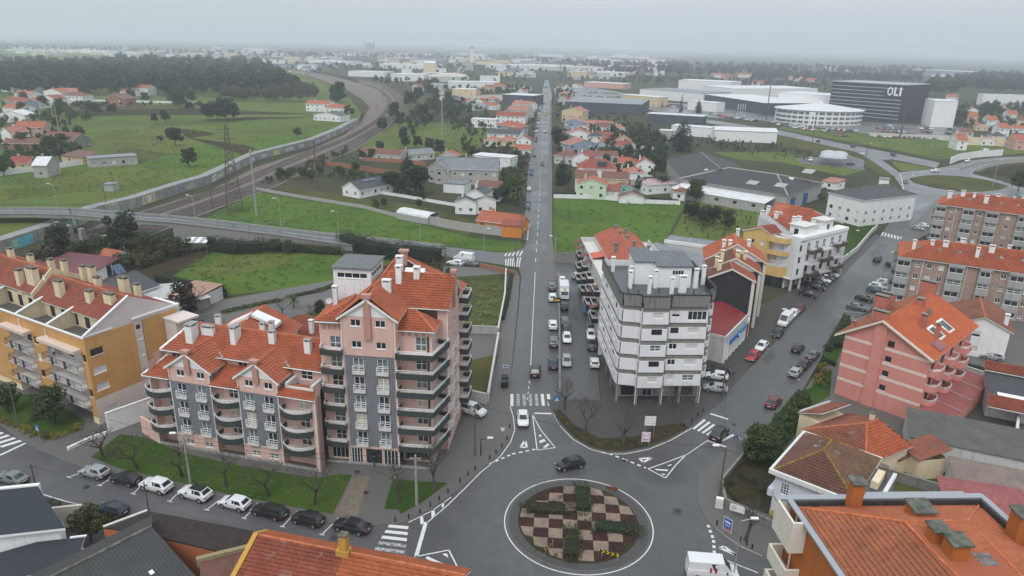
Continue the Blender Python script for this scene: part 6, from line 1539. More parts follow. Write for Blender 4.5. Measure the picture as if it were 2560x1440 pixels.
# right of the straight road
H('mint green house with orange roof at the corner of the bright field',1442,458,1516,462,5.8,8,7.8,'v','m');H('small turquoise shed with tile roof',1541,468,1581,469,2.6,6,3.7,'v','t','b',name='shed',cat='shed',chim=0);H('low white annex with rust roof beside the mint house',1516,476,1548,478,2.8,7,4,'m','w','r',chim=0);H('whitewashed gabled shed on the field wall',1549,492,1610,494,2.4,5,4,'v','w','b',name='shed',cat='shed',ops=False,chim=0)
t=H('red hip-roofed house with three-window dormer',1445,420,1541,423,4.6,10,8,'h','w','r');MB().box(8.5,12.5,.8,4,5.6,7.4).build('dormer',X['d'],t)
H('dull red house with solar panels behind the mint house',1505,445,1572,448,4.6,9,6.6,'u','y','b');H('shed with mauve sheet roof beside the works',1618,462,1692,457,4,12,5.2,'u','w','m',name='shed',cat='shed',chim=0);H('little white house with rust roof at the field corner',1683,478,1713,482,3.2,5,4.6,'h','w','b');H('low brown hip-roofed house beside the straight road',1386,388,1432,392,4,10,6.6,'h','g','b');H('red gabled house behind the brown hip-roofed house',1432,392,1475,396,4.6,10,7,'v','w','r');H('long brown-tiled outbuilding row',1475,388,1545,390,4,9,5.6,'u','g','b')
H('blue-grey gabled house with pale window',1424,362,1498,360,5.6,12,8.2,'v','b','p');H('white gabled house with red roof beyond the blue-grey one',1414,334,1478,336,6,12,8.6,'v','w','o');H('red annex behind the white gabled house',1478,336,1528,342,3.6,10,5.4,'u','w','r');H('grey gabled house farther up the right row',1410,304,1460,306,6.4,12,8.6,'v','b','p');H('cream house with many chimneys far up the right row',1405,276,1457,279,8.4,14,11,'v','y','p',chim=2);H('small pink-roofed sheds beside the grey gabled house',1465,306,1525,310,3.6,10,5,'u','g','p');H('white garden house with red roof among trees',1537,362,1570,366,5,8,7,'u','w','r')
wall_line('garden_wall','long white wall behind the red-roofed garden house',[(1570,372),(1640,378)],2.2,WHITE,0);t=thing('swimming_pool','round turquoise above-ground pool behind the dormer house','pool',tuple(P(1565,412)));MB().disc((0,0,.6),3,20,2,1.2).build('pool_wall',X['b'],t,False);MB().disc((0,0,1.16),2.8,20,2,.1).build('water',plain('pool_water',(.1,.5,.6),.1,.05),t,False)
# the works
WK=corrugated('works_roof',(.052,.053,.058),.9,.5,.85)
t,L=frame('works_shed','huge works shed with dark hipped roof, pale skylight strips and blue doors','factory',(1702,447),(1968,488),6)
pl,rd=hip(0,L,0,34,6,10,.5,12);roof(t,pl,WK,X['n'],False,ridges=rd,rm=X['n'],rr=.25);walls4(t,0,L,0,34,0,6,X['n'])
for v,a,b in((12.6,.08,.28),(13.2,.36,.74),(19.8,.18,.86)):MB().slab([(L*a,v-.6,8.6+(v<17)*.1),(L*b,v-.6,8.6+(v<17)*.1),(L*b,v+.8,8.95),(L*a,v+.8,8.95)],.25).build('skylight_strip',SLABW,t)
for a,v in((.58,4),(.82,5.5),(.9,22)):MB().slab([(L*a,v,6.1+v*.23),(L*a+4,v,6.1+v*.23),(L*a+4,v+4,7.08+v*.23),(L*a,v+4,7.08+v*.23)],.06).build('pale_sheet',X['n'],t)
for k in range(2):MB().box(L+.01,L+.25,4+k*12,8+k*12,0,4.4).build('blue_door',plain('door_blue',(.03,.1,.25),.5),t)
MB().slab([(1,-9,3.6),(L-4,-9,3.6),(L-4,-.3,4.6),(1,-.3,4.6)],.15).build('lean_to_roof',Y['w'],t);wall(t,(1,-8.8),(L-4,-8.8),0,3.5,[(5+7.2*k,1.6,1.5,1.2,'dark')for k in range(9)],X['n'])
t2,L2=frame('works_wing','x','factory',(1672,405),(1702,440),6);pl,rd=gable(-6,L2+2,0,40,6,9.4,'v',.4,.4);pl,rd=gable(-6,L2+2,0,30,6,10,'u',.4,.4);roof(t2,pl,WK,X['n'],False,ridges=rd,rm=X['n']);walls4(t2,-6,L2+2,0,30,0,6,X['n']);join(t,t2)
t=H('cracked white three-storey works building with grey hipped roof',2073,480,2160,500,9,26,11.8,'h','w','d',name='works_building',cat='building',chim=0);wall_line('yard_wall','rough wall below the cracked white works building',[(2065,545),(2160,560)],1.0,X['n'],0)
H('slim white stair tower beside the works building',2200,448,2224,450,9.5,4,9.7,'f','w','g',name='stair_tower',cat='building',chim=0);H('tiny white house with pink roof in the works yard',2056,452,2092,458,3,7,4,'m','w','p',chim=0)
# gardens by the ring road: dome canopies
for i,(x,y)in enumerate(((2068,410),(2092,412),(2070,402),(2096,404))):
    t=thing('dome_canopy','pale fabric dome canopy on a steel mast, %s of four in the fenced yard'%('first','second','third','fourth')[i],'canopy',tuple(P(x,y)),0,'dome canopies');mb=MB()
    for k in range(10):
        for j in range(3):
            a0,a1,e0,e1=k*.6283,(k+1)*.6283,j*.5,(j+1)*.5;mb.poly([(4.5*math.cos(a)*math.cos(e),4.5*math.sin(a)*math.cos(e),3.6+2*math.sin(e))for a,e in((a0,e0),(a1,e0),(a1,e1),(a0,e1))])
    mb.build('canopy',plain('fabric_grey',(.4,.43,.46),.6),t,False);MB().tube((0,0,0),(0,0,4.5),.12).build('mast',GALV,t,False)
# ================================================================== white sheds, offices and warehouses on the right
I=lambda*a,**k:H(*a,name='warehouse',cat='warehouse',ops=False,chim=0,**k)
I('long plain white shed in front of the grey showroom',1679,314,1792,322,6,12,6.4,'f','w','w');I('white shed with small gable right of the dark pine',1788,324,1944,330,7,14,8.6,'u','w','w');I('slate-grey showroom with orange ends',1618,284,1760,292,7,14,7.6,'f','d','w');I('small grey box before the long white shed',1648,326,1680,328,5,8,5.3,'f','n','w')
I('slate-grey retail hall with pale ribbed roof right of the road',1412,254,1604,262,9,70,10,'f','d','g');t=H('cream office block with blue roof edge by the retail lot',1552,236,1645,244,9,16,9.5,'f','y','w',name='office_block',cat='office',chim=0)
I('wide shop hall with white, orange and green panels',1600,222,1760,234,10,50,10.5,'f','w','g');I('white box store with dark recessed portal',1697,200,1828,206,15,45,15.5,'f','w','w');I('dark-fronted hall with long pale roof',1762,236,1912,258,10,55,11,'f','d','w');I('white warehouse with ribbed parapet roof',1835,222,2045,222,14,60,14.5,'f','w','w');I('tall cream-white warehouse beside the round office',1948,232,2080,240,17,40,17.4,'f','w','w');I('dark low hall with a row of white lamps',1910,258,1985,275,8,25,8.4,'f','d','g');I('white hoarding-like hall beside the retail lot',1720,252,1792,258,8,14,8.4,'f','w','w')
# dark office block with its lettering
t,L=frame('office_tower','big dark grey block with pale stripes and white letters OLI','office',(2082,204),(2264,214),30);q=P(2348,213,30);D=(Vector((q.x,q.y,0))-Vector((P(2264,214,30).x,P(2264,214,30).y,0))).length
DKP=boards('dark_panel',(.032,.04,.052),6,1.2,.03,.7,.05);walls4(t,0,L,0,D,0,30,DKP);MB().box(-.3,L+.3,-.3,D+.3,30,30.7).build('roof',ZINC,t)
for k in range(9):MB().box(.5,L*(.74 if k in(6,7)else .985),-.2,-.003,3+k*3,3.28+k*3).build('stripe',WHITE_CL,t)
for k in range(12):MB().box(L+.003,L+.2,1,D-1,6+k*2,6.2+k*2).build('louvre',plain('louvre',(.1,.09,.095),.6),t)
for k in range(10):MB().box(L+.003,L+.22,1+k*(D-2)/9,1.25+k*(D-2)/9,6,29).build('louvre_post',plain('louvre',(.1,.09,.095),.6),t)
lx,lz=L*.78,21.5
mb=MB();n=28
for k in range(n):
    a0,a1=2*math.pi*k/n,2*math.pi*(k+1)/n
    for r0,r1 in((1.0,.55),):mb.poly([(lx+2.6+2.4*r*math.cos(a)+.0,-.4,lz+3.4+3.4*(r if r==1 else .66)*math.sin(a))for r,a in((r0,a0),(r0,a1),(r1,a1),(r1,a0))])
mb.build('letter_o',WHITE_CL,t,False);MB().box(lx+5.8,lx+7.2,-.45,-.3,lz,lz+6.8).box(lx+7.2,lx+9.4,-.45,-.3,lz,lz+1.5).build('letter_l',WHITE_CL,t,False);MB().box(lx+10.2,lx+11.7,-.45,-.3,lz,lz+6.8).build('letter_i',WHITE_CL,t,False)
I('white block leaning against the right of the dark office block',2338,252,2396,254,20,25,20.4,'f','w','w')
# round white office
c=P(2068,312);t=thing('round_office','fan-shaped white office with shallow cone roof and ribbon windows','office',tuple(c));Rr=34
def drum(r,z0,z1,n=40):return MB().prism([(r*math.cos(2*math.pi*k/n),r*.8*math.sin(2*math.pi*k/n)+20)for k in range(n)],z0,z1)
drum(Rr,0,10.5).build('wall',WHITE,t);mb=MB();n=40
for k in range(n):mb.poly([(0,20,15.5),*[((Rr+1.5)*math.cos(2*math.pi*j/n),(Rr+1.5)*.8*math.sin(2*math.pi*j/n)+20,10.8)for j in(k,k+1)]])
mb.build('roof',Y['w'],t);MB().disc((0,20,15.5),2.5,12,2,2).build('roof_knob',WHITE,t,False)
for z in(1.2,4.6,8.0):
    for k in range(20,40):
        a=2*math.pi*(k+.5)/40;link('window',cached(('rw',),lambda:MB().box(-1.9,1.9,-.15,.3,0,1.7).mesh('window',[GLASS_B])),t,((Rr+.02)*math.cos(a),(Rr+.02)*.8*math.sin(a)+20,z),math.atan2(math.sin(a)/.8,math.cos(a))+math.pi/2)
for x,s in((2025,1.0),):
    t=thing('sign_pylon','white lattice sign tower before the round office','sign',tuple(P(x,326)))
    MB().box(-2.2,-1.7,0,.5,0,13).box(1.7,2.2,0,.5,0,13).box(-1.7,1.7,0,.5,11,13).build('frame',WHITE_CL,t)
# houses on the raised ground at the left
Z4=dict(base=ZT)
H('white house with orange roof on the edge of the pine wood',328,218,368,220,7,10,9.5,'u','w','o',**Z4);H('low white wing beside the house at the wood edge',300,228,330,230,4,8,6,'u','w','o',**Z4);H('white house with brown hipped roof by the white fence',150,238,205,240,6,12,8.5,'h','w','b',**Z4);H('brick house with balcony by the white fence',262,244,312,246,6.5,12,9.5,'v','k','b',**Z4);H('pink house with balcony among the left gardens',34,318,106,318,5.5,10,8,'u','p','o',**Z4);H('brown-roofed barn right of the pink house',100,348,180,352,4,12,7,'u','s','b',**Z4);H('long low brick shed below the pink house',5,358,95,358,3.5,9,5,'u','k','b',**Z4);H('red-roofed cottage with solar panels at the left edge',18,408,68,408,3,9,5,'u','y','r',**Z4);H('concrete shed along the edge of the left field',222,398,342,390,3.6,8,3.9,'f','n','g',**Z4);H('lean-to cottage with brown roof beside the concrete shed',152,388,205,395,3,8,4.5,'m','y','b',**Z4)
for i,q in enumerate(((10,250,58,256,'b','r'),(60,252,96,254,'w','o'),(48,222,85,226,'b','b'),(95,245,140,248,'w','r'),(35,234,75,238,'w','p'),(108,228,150,230,'w','o'),(5,268,50,272,'w','o'),(0,330,24,332,'w','p'),(80,412,115,412,'n','w'),(0,215,30,218,'w','p'),(150,228,196,229,'y','p'),(-5,285,60,287,'w','w'))):H('%s in the village at the left edge'%('blue-grey house with red roof','white house with orange gable','grey-blue house high up','white house with red roof','white house with pale pink roof','white house with orange roof and cypress','low white house with orange roof','pink-roofed corner house','little shed with white roof','farthest pink-roofed house','cream bungalow near the wood','long white-walled yard house')[i],*q[:4],5,10,7.5,('u','v')[i%2],q[4],q[5],**Z4)
H('white trackside house with orange roof nearest the bend',764,258,820,260,6,12,8,'u','w','o',**Z4);H('white trackside house with garden behind the tall tree',812,268,858,270,4,12,6.5,'h','w','o',**Z4);H('low white trackside house with dark gable',784,286,850,290,4,12,6,'v','w','d',**Z4);wall_line('garden_wall','white wall round the trackside houses',[(784,300),(868,298)],1.5,WHITE,ZT);wall_line('garden_wall','long white fence wall before the left village',[(125,252),(250,254),(420,258),(490,258)],1.6,WHITE,ZT);wall_line('garden_wall','white and ochre wall at the lower left field edge',[(0,440),(120,424),(205,412)],2.0,WHITE,ZT)
t=H('tiny concrete hut in the left field by the road',258,462,285,462,2.4,4,2.6,'f','n','g',base=ZT,name='field_hut',cat='hut',ops=False,chim=0)
# ---- far town
Z=lambda lab,x0,y0,x1,y1,h,D,w='w',r='w':I(lab,x0,y0,x1,y1,h,D,h+.5,'f',w,r)
for q in(('pale hall with long white roof beyond the sandy yard',1128,205,1246,206,9,30),('grey shed with white stripe roof left of the far road',1070,190,1160,192,8,40,'g'),('white hall with low pitched roof near the silo',978,185,1060,187,10,40),('cream gable hall in the far works',1110,186,1165,186,10,40,'c'),('white office row in the far works',1200,190,1250,191,9,15),('long grey hall under the far woods',1360,166,1560,170,9,60,'g'),('broad white factory under the far woods',1240,162,1420,164,10,80),('grey-blue factory left of the brick chimney',1510,164,1600,166,12,60,'b'),('white store beyond the far crossroads',1450,178,1560,182,8,40),('low pink shop row right of the far road',1460,205,1560,210,7,25,'p'),('long white warehouse among the right woods',2256,172,2430,180,14,60,'b'),('second white warehouse below the first in the right woods',2330,186,2410,190,9,40),('white apartment slab at the right edge',2460,236,2600,240,12,14),('flat white hall left of the right woods',2050,168,2140,172,8,30),('flat white works beyond the pine wood',150,124,270,128,12,60),('second flat works beyond the pine wood',280,128,340,130,10,40),('white hall beyond the tracks',660,150,740,152,8,40),('long pale hall beyond the tracks',770,150,870,154,8,50),('white-roofed depot beyond the freight wagons',870,178,960,181,8,40),('pale depot with flat roof beyond the rail bend',960,160,1100,163,9,60)):Z(*q)
H('cream house with hip roof near the far works',1202,218,1225,219,6,12,8,'h','y','o');H('orange-roofed house right of the cream one',1226,214,1260,215,6,12,9,'h','y','o');H('arched-roof works hall near the railway trees',1075,212,1110,213,6,20,8,'u','g','g',chim=0);H('cream warehouse with dark front window band',1130,222,1190,224,7,20,7.4,'f','y','w')
for i,q in enumerate(((1778,186),(1802,190),(1845,186),(1874,186),(1930,190),(1970,194),(1990,193),(2015,200),(1880,206),(2370,242),(2420,290),(2470,300),(2520,285),(2540,350),(2395,350),(2500,320))):H('red-roofed house on the slope before the right-hand woods',q[0],q[1],q[0]+26,q[1]+1,6,12,9,'u',('w','p','w')[i%3],'o',group='houses by the right-hand woods')
t=thing('water_tower','slender white water tower with blue head near the horizon','tower',tuple(P(1180,160)));MB().box(-5,5,0,9,0,42).build('shaft',WHITE,t);MB().box(-5.2,5.2,-.2,9.2,42,48).build('head',X['b'],t)
t=thing('silo','cream works tower block in the far industrial estate','tower',tuple(P(1074,190)));MB().box(-11,11,0,18,0,22).build('body',CREAM,t);MB().slab([(-11,0,22),(11,0,22),(9,18,24),(-9,18,24)],.4).build('roof',WHITE,t)
t=thing('brick_chimney','tall orange brick factory chimney before the woods','chimney',tuple(P(1600,196)));MB().tube((0,0,0),(0,0,32),1.6,.9,12).build('shaft',X['k'],t);MB().tube((0,0,32),(0,0,33),1.2,1.2,12).build('rim',CREAM,t,False)
t=thing('power_station','ghostly boiler house with two stacks on the horizon','building',tuple(P(925,140)));MB().box(-14,14,0,30,0,50).build('boiler_house',X['n'],t)
for s in(-22,20):MB().tube((s,0,0),(s,0,62),2,1.4,8).build('stack',X['n'],t,False)
rg=random.Random(31);GT='small pale buildings far off in the haze'
for k in range(285):
    y=136+64*rg.random()**1.2;x=rg.uniform(640,1640)if k%3 else rg.uniform(0,640)
    if x<640:y=rg.uniform(122,146)
    if 1330<x<1400 and y>165 or 760<x<990 and y>170:continue
    w=rg.uniform(12,46);h=rg.uniform(5,11);p,q=P(x,y),P(x+w,y);L=(q-p).length;D=L*rg.uniform(.4,.8);ang=rg.uniform(-.2,.2)
    t=thing('far_building','%s building with %s roof far off in the %s of the hazy town'%(('white','white','white','grey','concrete','cream','tan','blue-grey')[k%8],('white','white','grey','white','orange','pink','white','dark')[k%8],'left' if x<640 else 'middle' if x<1150 else 'right'),'building',tuple(p),ang,GT)
    MB().box(0,L,0,D,0,h).build('wall',X['wwwgncyb'[k%8]],t);MB().box(-.3,L+.3,-.3,D+.3,h,h+.6).build('roof',Y['wwgwopwd'[k%8]],t)
GH='small houses in the dense rows'
for i,q in enumerate(((1150,250),(1185,252),(1215,246),(1285,246),(1290,226),(1300,214),(1268,214),(1395,246),(1400,232),(1392,215),(1430,212),(1470,340),(1500,352),(1540,350),(1530,318),(1490,316),(1440,318),(1395,345),(1545,405),(1590,410),(1560,430),(1440,445),(1100,388),(1150,405),(1285,372),(1290,350),(1210,350),(2400,330),(2440,315),(2480,340),(2530,320),(2420,275),(2500,262),(2545,300),(2452,350),(1120,245),(1080,228),(1030,215),(1250,350),(1270,330))):
    rf_='orpbod'[i%6];H('%s among the %s'%({'o':'orange-roofed white house','r':'dark red-roofed house','p':'pink-roofed house','b':'brown-roofed house','d':'grey-roofed house'}[rf_],'gardens at the right edge' if q[0]>2000 else 'gardens beside the straight road'),q[0],q[1],q[0]+max(16,(q[1]-100)*.15),q[1]+1.5,(3.4,5.6)[i%2],8,(5.2,8)[i%2],'uvh'[i%3],'wwgyw'[i%5],rf_,group=GH)
wall_line('ramp_wall','pale curved retaining wall of the ramp at the right',[(2374,410),(2400,400),(2440,394),(2505,389)],3.5,WHITE,0);wall_line('ramp_wall','dark curved parapet of the underpass at the right edge',[(2442,430),(2470,418),(2510,410),(2600,402)],1.6,X['n'],0);wall_line('yard_wall','long cream wall below the houses at the right edge',[(2388,362),(2480,364),(2600,376)],5,CREAM,0);wall_line('ramp_wall','steel barrier between the two curved ramps',[(2400,424),(2440,410),(2520,401),(2600,398)],1.0,X['n'],0)
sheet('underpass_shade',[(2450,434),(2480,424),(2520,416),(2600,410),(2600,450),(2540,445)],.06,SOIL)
# ================================================================== vehicles
TYRE=plain('tyre',(.012,.012,.012),.85,.1);RIM=metal('wheel_rim',(.35,.35,.36),.35);TRIM=plain('car_trim',(.02,.02,.021),.6,.1)
CGLASS=glass('car_glass',(.018,.022,.026),.05);HEAD=plain('headlight',(.6,.62,.64),.15,.05,.6);TAIL=plain('tail_light',(.35,.015,.012),.25,.05,.6);PLATE=plain('number_plate',(.6,.6,.58),.5,.03)
COLS={n:paint('paint_'+n,c)for n,c in dict(white=(.66,.67,.68),black=(.008,.009,.011),silver=(.3,.31,.33),grey=(.1,.105,.11),dark_blue=(.012,.02,.04),blue=(.02,.12,.35),red=(.35,.015,.02),maroon=(.11,.012,.02),green_grey=(.13,.15,.145),teal=(.04,.09,.11),beige=(.35,.3,.22),yellow=(.5,.34,.05)).items()}
# length, width, height, [body stations x, width, z0, ztop], greenhouse base x0,x1, roof x0,x1, belt z, wheel x's, wheel r
STY={
 'hatch':(4.05,1.76,1.47,[(0,.70,.38,.58),(.12,.90,.26,.70),(.5,.98,.2,.80),(1.05,1,.2,.92),(2.0,1,.2,.95),(3.4,1,.2,1.0),(3.85,.96,.26,1.0),(4.02,.88,.36,.92)],.95,3.92,1.75,3.35,.93,(.78,3.28),.31),
 'suv':(4.35,1.84,1.66,[(0,.74,.42,.72),(.1,.92,.3,.86),(.5,.99,.26,.98),(1.1,1,.24,1.06),(2.2,1,.24,1.1),(3.8,1,.26,1.14),(4.2,.96,.32,1.12),(4.33,.88,.42,1.0)],1.05,4.22,1.8,3.7,1.06,(.85,3.5),.35),
 'sedan':(4.55,1.78,1.42,[(0,.72,.38,.56),(.14,.92,.26,.68),(.6,.98,.2,.78),(1.2,1,.2,.88),(2.2,1,.2,.92),(3.6,1,.2,.94),(4.3,.95,.26,.92),(4.53,.86,.38,.84)],1.12,4.0,1.95,3.2,.89,(.85,3.6),.31),
 'estate':(4.65,1.78,1.48,[(0,.72,.38,.56),(.14,.92,.26,.68),(.6,.98,.2,.78),(1.2,1,.2,.9),(2.2,1,.2,.93),(4.1,1,.2,.97),(4.5,.96,.26,.96),(4.63,.88,.38,.88)],1.15,4.55,1.95,4.05,.9,(.85,3.65),.31),
 'van':(4.4,1.84,1.86,[(0,.76,.42,.7),(.1,.92,.3,.86),(.5,.99,.24,.98),(1.0,1,.22,1.1),(2.0,1,.22,1.14),(4.0,1,.22,1.2),(4.34,.98,.3,1.2),(4.4,.94,.36,1.1)],.85,4.38,1.7,4.25,1.08,(.8,3.5),.32),
 'panel':(5.6,2.0,2.45,[(0,.78,.45,.8),(.1,.93,.34,1.0),(.5,.99,.26,1.12),(.95,1,.24,1.3),(2.0,1,.24,1.4),(5.2,1,.24,1.5),(5.55,.98,.3,1.5),(5.6,.95,.36,1.4)],.8,5.57,1.75,5.5,1.28,(.95,4.5),.36)}
def car_parts(style):
    L,W,H,ST,g0,g1,r0,r1,zb,wx,wr=STY[style];hw=W/2;van=style in('van','panel')
    b=MB();rings=[]
    for x,w,z0,zt in ST:
        y=hw*w;rings.append([(x,-y*.86,z0),(x,-y,z0+(zt-z0)*.3),(x,-y,z0+(zt-z0)*.7),(x,-y*.95,zt-.05),(x,-y*.8,zt),(x,y*.8,zt),(x,y*.95,zt-.05),(x,y,z0+(zt-z0)*.7),(x,y,z0+(zt-z0)*.3),(x,y*.86,z0)])
    for r in rings:b.v+=r
    n=10
    for i in range(len(rings)-1):
        for k in range(n):q=(k+1)%n;b.f.append((i*n+k,(i+1)*n+k,(i+1)*n+q,i*n+q));b.m.append(1 if k in(9,)else 0)
    b.f.append(tuple(range(n)));b.m.append(0);b.f.append(tuple(range((len(rings)-1)*n+n-1,(len(rings)-1)*n-1,-1)));b.m.append(0)
    yb,yt=hw*.90,hw*(.86 if style=='panel' else .72);zr=H-.06
    base=[(g0,-yb*.82,zb),(g0,yb*.82,zb),(g1,yb*.9,zb),(g1,-yb*.9,zb)];mid=[((g0+r0)/2+.1,yb,zb)]
    top=[(r0,-yt*.88,zr),(r0,yt*.88,zr),(r1,yt*.92,zr),(r1,-yt*.92,zr)]
    s0,s1=g0+(r0-g0)*.55,r0+.05
    i=len(b.v)
    # greenhouse: front, pillar, rear rings so that the sides bulge
    G=[(g0,yb*.86,zb),(g0+.35,yb,zb-.02),(g1-.25,yb,zb-.02),(g1,yb*.9,zb)]
    T=[(r0,yt*.9,zr),(r0+.25,yt,zr),(r1-.2,yt,zr),(r1,yt*.93,zr)]
    for sgn in(1,-1):
        for p in G+T:b.v.append((p[0],p[1]*sgn,p[2]))
    for s in(0,8):
        for k in range(3):b.f.append((i+s+k,i+s+k+1,i+s+5+k,i+s+4+k));b.m.append(0)
    b.f.append((i,i+4,i+12,i+8));b.m.append(0);b.f.append((i+3,i+11,i+15,i+7));b.m.append(0)
    rc=len(b.v);b.v+=[((r0+r1)/2-.5,0,H),((r0+r1)/2+.4,0,H)]
    b.f+=[(i+4,i+5,rc),(i+5,i+6,rc+1,rc),(i+6,i+7,rc+1),(i+7,i+15,rc+1),(i+15,i+14,rc+1),(i+14,i+13,rc,rc+1),(i+13,i+12,rc),(i+12,i+4,rc)];b.m+=[0]*8
    for x in wx:
        for s in(-1,1):b.disc((x,s*(hw-.06),wr+.02),wr+.07,12,1,.13,1)
    b.box(.02,.3,-hw*.7,hw*.7,.3,.42,1);b.box(L-.3,L-.01,-hw*.7,hw*.7,.34,.48,1)
    v3=lambda p:Vector(p)
    def inset(A,B,Cc,D,a,c,e=.012):
        A,B,Cc,D=map(v3,(A,B,Cc,D));f=lambda u,w:(A.lerp(B,u)).lerp(D.lerp(Cc,u),w);nn=(B-A).cross(D-A).normalized()
        ctr=Vector((L/2,0,zb));pts=[f(a,c),f(1-a,c),f(1-a,1-c),f(a,1-c)]
        if nn.dot(pts[0]-ctr)<0:nn=-nn
        m=MB();q=[p+nn*e for p in pts];m.poly(q)
        for k in range(4):m.poly([q[k],q[(k+1)%4],pts[(k+1)%4],pts[k]])
        return m
    sg=lambda p,s:(p[0],p[1]*s,p[2])
    P_={}
    P_['windscreen']=[inset(sg(G[0],1),sg(G[0],-1),sg(T[0],-1),sg(T[0],1),.06,.07)]
    if style!='panel':P_['rear_window']=[inset(sg(G[3],1),sg(G[3],-1),sg(T[3],-1),sg(T[3],1),.08,.16 if not van else .3)]
    sw=[]
    xm=.5 if not van else .38
    for s in(1,-1):
        A,B,Cc,D=(v3(sg(p,s))for p in(G[1],G[2],T[2],T[1]))
        Bm,Cm=A.lerp(B,xm),D.lerp(Cc,xm)
        A2,D2=A.lerp(v3(sg(G[0],s)),.55),D.lerp(v3(sg(T[0],s)),.2)
        sw.append(inset(A2,Bm,Cm,D2,.04,.1))
        if style not in('panel',):sw.append(inset(Bm,B,Cc,Cm,.05,.1))
    P_['side_window']=sw
    P_['headlight']=[MB().box(.03,.22,s*hw*.68-.16,s*hw*.68+.16,ST[1][3]-.17,ST[1][3]-.04)for s in(-1,1)]
    P_['tail_light']=[MB().box(L-.16,L+.005,s*hw*.76-.12,s*hw*.76+.12,ST[-1][3]-.26,ST[-1][3]-.06)for s in(-1,1)]
    P_['number_plate']=[MB().box(L-.01,L+.02,-.26,.26,.55,.67),MB().box(-.02,.01,-.26,.26,.42,.52)]
    P_['mirror']=[MB().box(g0+.55,g0+.68,s*(hw+.1)-.1,s*(hw+.1)+.1,zb+.02,zb+.16)for s in(-1,1)]
    tm=MB().disc((0,0,0),wr,14,1,.2);rm=MB().disc((0,0,0),wr*.66,10,1,.215)
    return L,b,P_,tm,rm,wx,wr,hw
PM={'windscreen':CGLASS,'rear_window':CGLASS,'side_window':CGLASS,'headlight':HEAD,'tail_light':TAIL,'number_plate':PLATE,'mirror':TRIM}
PROTO={}
def car_proto(style):
    if style in PROTO:return PROTO[style]
    L,b,P_,tm,rm,wx,wr,hw=car_parts(style);ctr=L/2
    sh=lambda mb:(setattr(mb,'v',[(x-ctr,y,z)for x,y,z in mb.v]),mb)[1]
    bm_=sh(b).mesh('body',[COLS['white'],TRIM],False,True);bm_.set_sharp_from_angle(angle=R(38));out=[('body',bm_,None,None)]
    for k,lst in P_.items():
        for m in lst:out.append((k,sh(m).mesh(k,[PM[k]],False),None,None))
    t_,r_=tm.mesh('wheel',[TYRE],False),rm.mesh('rim',[RIM],False)
    PROTO[style]=(out,t_,r_,[(x-ctr,s*(hw-.1),wr)for x in wx for s in(-1,1)])
    # far version: everything that still shows, in one mesh
    one=MB();mats=[COLS['white'],TRIM,CGLASS,HEAD,TAIL,TYRE]
    def addm(mb,mi):
        i=len(one.v);one.v+=mb.v
        for f,m in zip(mb.f,mb.m):one.f.append(tuple(i+k for k in f));one.m.append(mi if mi is not None else m)
    addm(b,None)
    for k,lst in P_.items():
        for m in lst:addm(m,{'headlight':3,'tail_light':4,'number_plate':3,'mirror':1}.get(k,2))
    for x in wx:
        for s in(-1,1):one.disc((x-ctr,s*(hw-.1),wr),wr,8,1,.2,5)
    PROTO[style+'_far']=one.mesh('car_far',mats,False)
    return PROTO[style]
def put(o,slot,m):o.material_slots[slot].link='OBJECT';o.material_slots[slot].material=m
NAMES={'hatch':'parked_car','suv':'parked_car','sedan':'parked_car','estate':'parked_car','van':'van','panel':'panel_van'}
def car(style,col,c,front,label,group=None,name=None,z=.035,roofm=None,moving=False):
    """c: photo point under the car's middle; front: photo point it faces"""
    out,tm,rm,wp=car_proto(style)
    a,f=P(*c,z),P(*front,z);d=a-f # local +x runs to the rear
    t=thing(name or('moving_car' if moving and style not in('van','panel')else NAMES[style]),label,'van' if style in('van','panel')else 'car',(a.x,a.y,z),math.atan2(d.y,d.x),group)
    for nm,me,_,_ in out:
        o=link(nm,me,t)
        if nm=='body':put(o,0,COLS[col])
    for p in wp:w=link('wheel',tm,t,p);link('rim',rm,w)
    if roofm:
        L,W,H=STY[style][:3];r0,r1=STY[style][6:8]
        MB().box(r0-L/2+.05,r1-L/2,-W*.33,W*.33,H-.05,H+.015).build('roof',[COLS[roofm]],t,False)
    return t
def far_car(style,col,x,y,rz,label,group,z=.035):
    car_proto(style);o=link('car',PROTO[style+'_far'],None,(x,y,z),rz);put(o,0,COLS[col]);return tag(o,label,'car',group)

G1='cars parked in bays by the lawn'
car('hatch','silver',(238,1188),(203,1180),'silver hatchback first in the row of bays by the lawn',G1)
car('hatch','black',(316,1205),(284,1197),'small black hatchback between the silver car and a white crossover',G1)
car('suv','white',(392,1223),(355,1213),'white crossover with plain white roof parked beside the lawn',G1)
car('suv','white',(490,1243),(448,1231),'white crossover with contrasting black roof parked beside the lawn',G1,roofm='black')
car('hatch','white',(588,1266),(552,1257),'boxy old white hatchback parked beside the lawn',G1)
car('estate','black',(675,1287),(632,1276),'long black estate car parked beside the lawn',G1)
car('hatch','black',(770,1306),(730,1296),'black hatchback between the black estate and black saloon',G1)
car('sedan','black',(880,1324),(836,1314),'black saloon parked next to the zebra crossing',G1)
car('hatch','dark_blue',(283,1282),(248,1273),'dark blue hatchback parked alone on the far kerb near the shrub')
car('sedan','green_grey',(32,1203),(-12,1192),'grey-green saloon cut by the left edge of the picture')
car('hatch','black',(1425,1168),(1392,1175),'black car driving round the roundabout',moving=True)
car('hatch','white',(1307,1054),(1308,1076),'white car with lights on approaching the roundabout',moving=True)
car('suv','black',(1338,934),(1341,905),'dark crossover driving away up the straight road',moving=True)
car('suv','black',(1797,1092),(1813,1074),'black crossover driving over the right-hand zebra crossing',moving=True)
car('sedan','maroon',(1933,1012),(1946,998),'dark red saloon stopped in the lay-by by the shrubs')
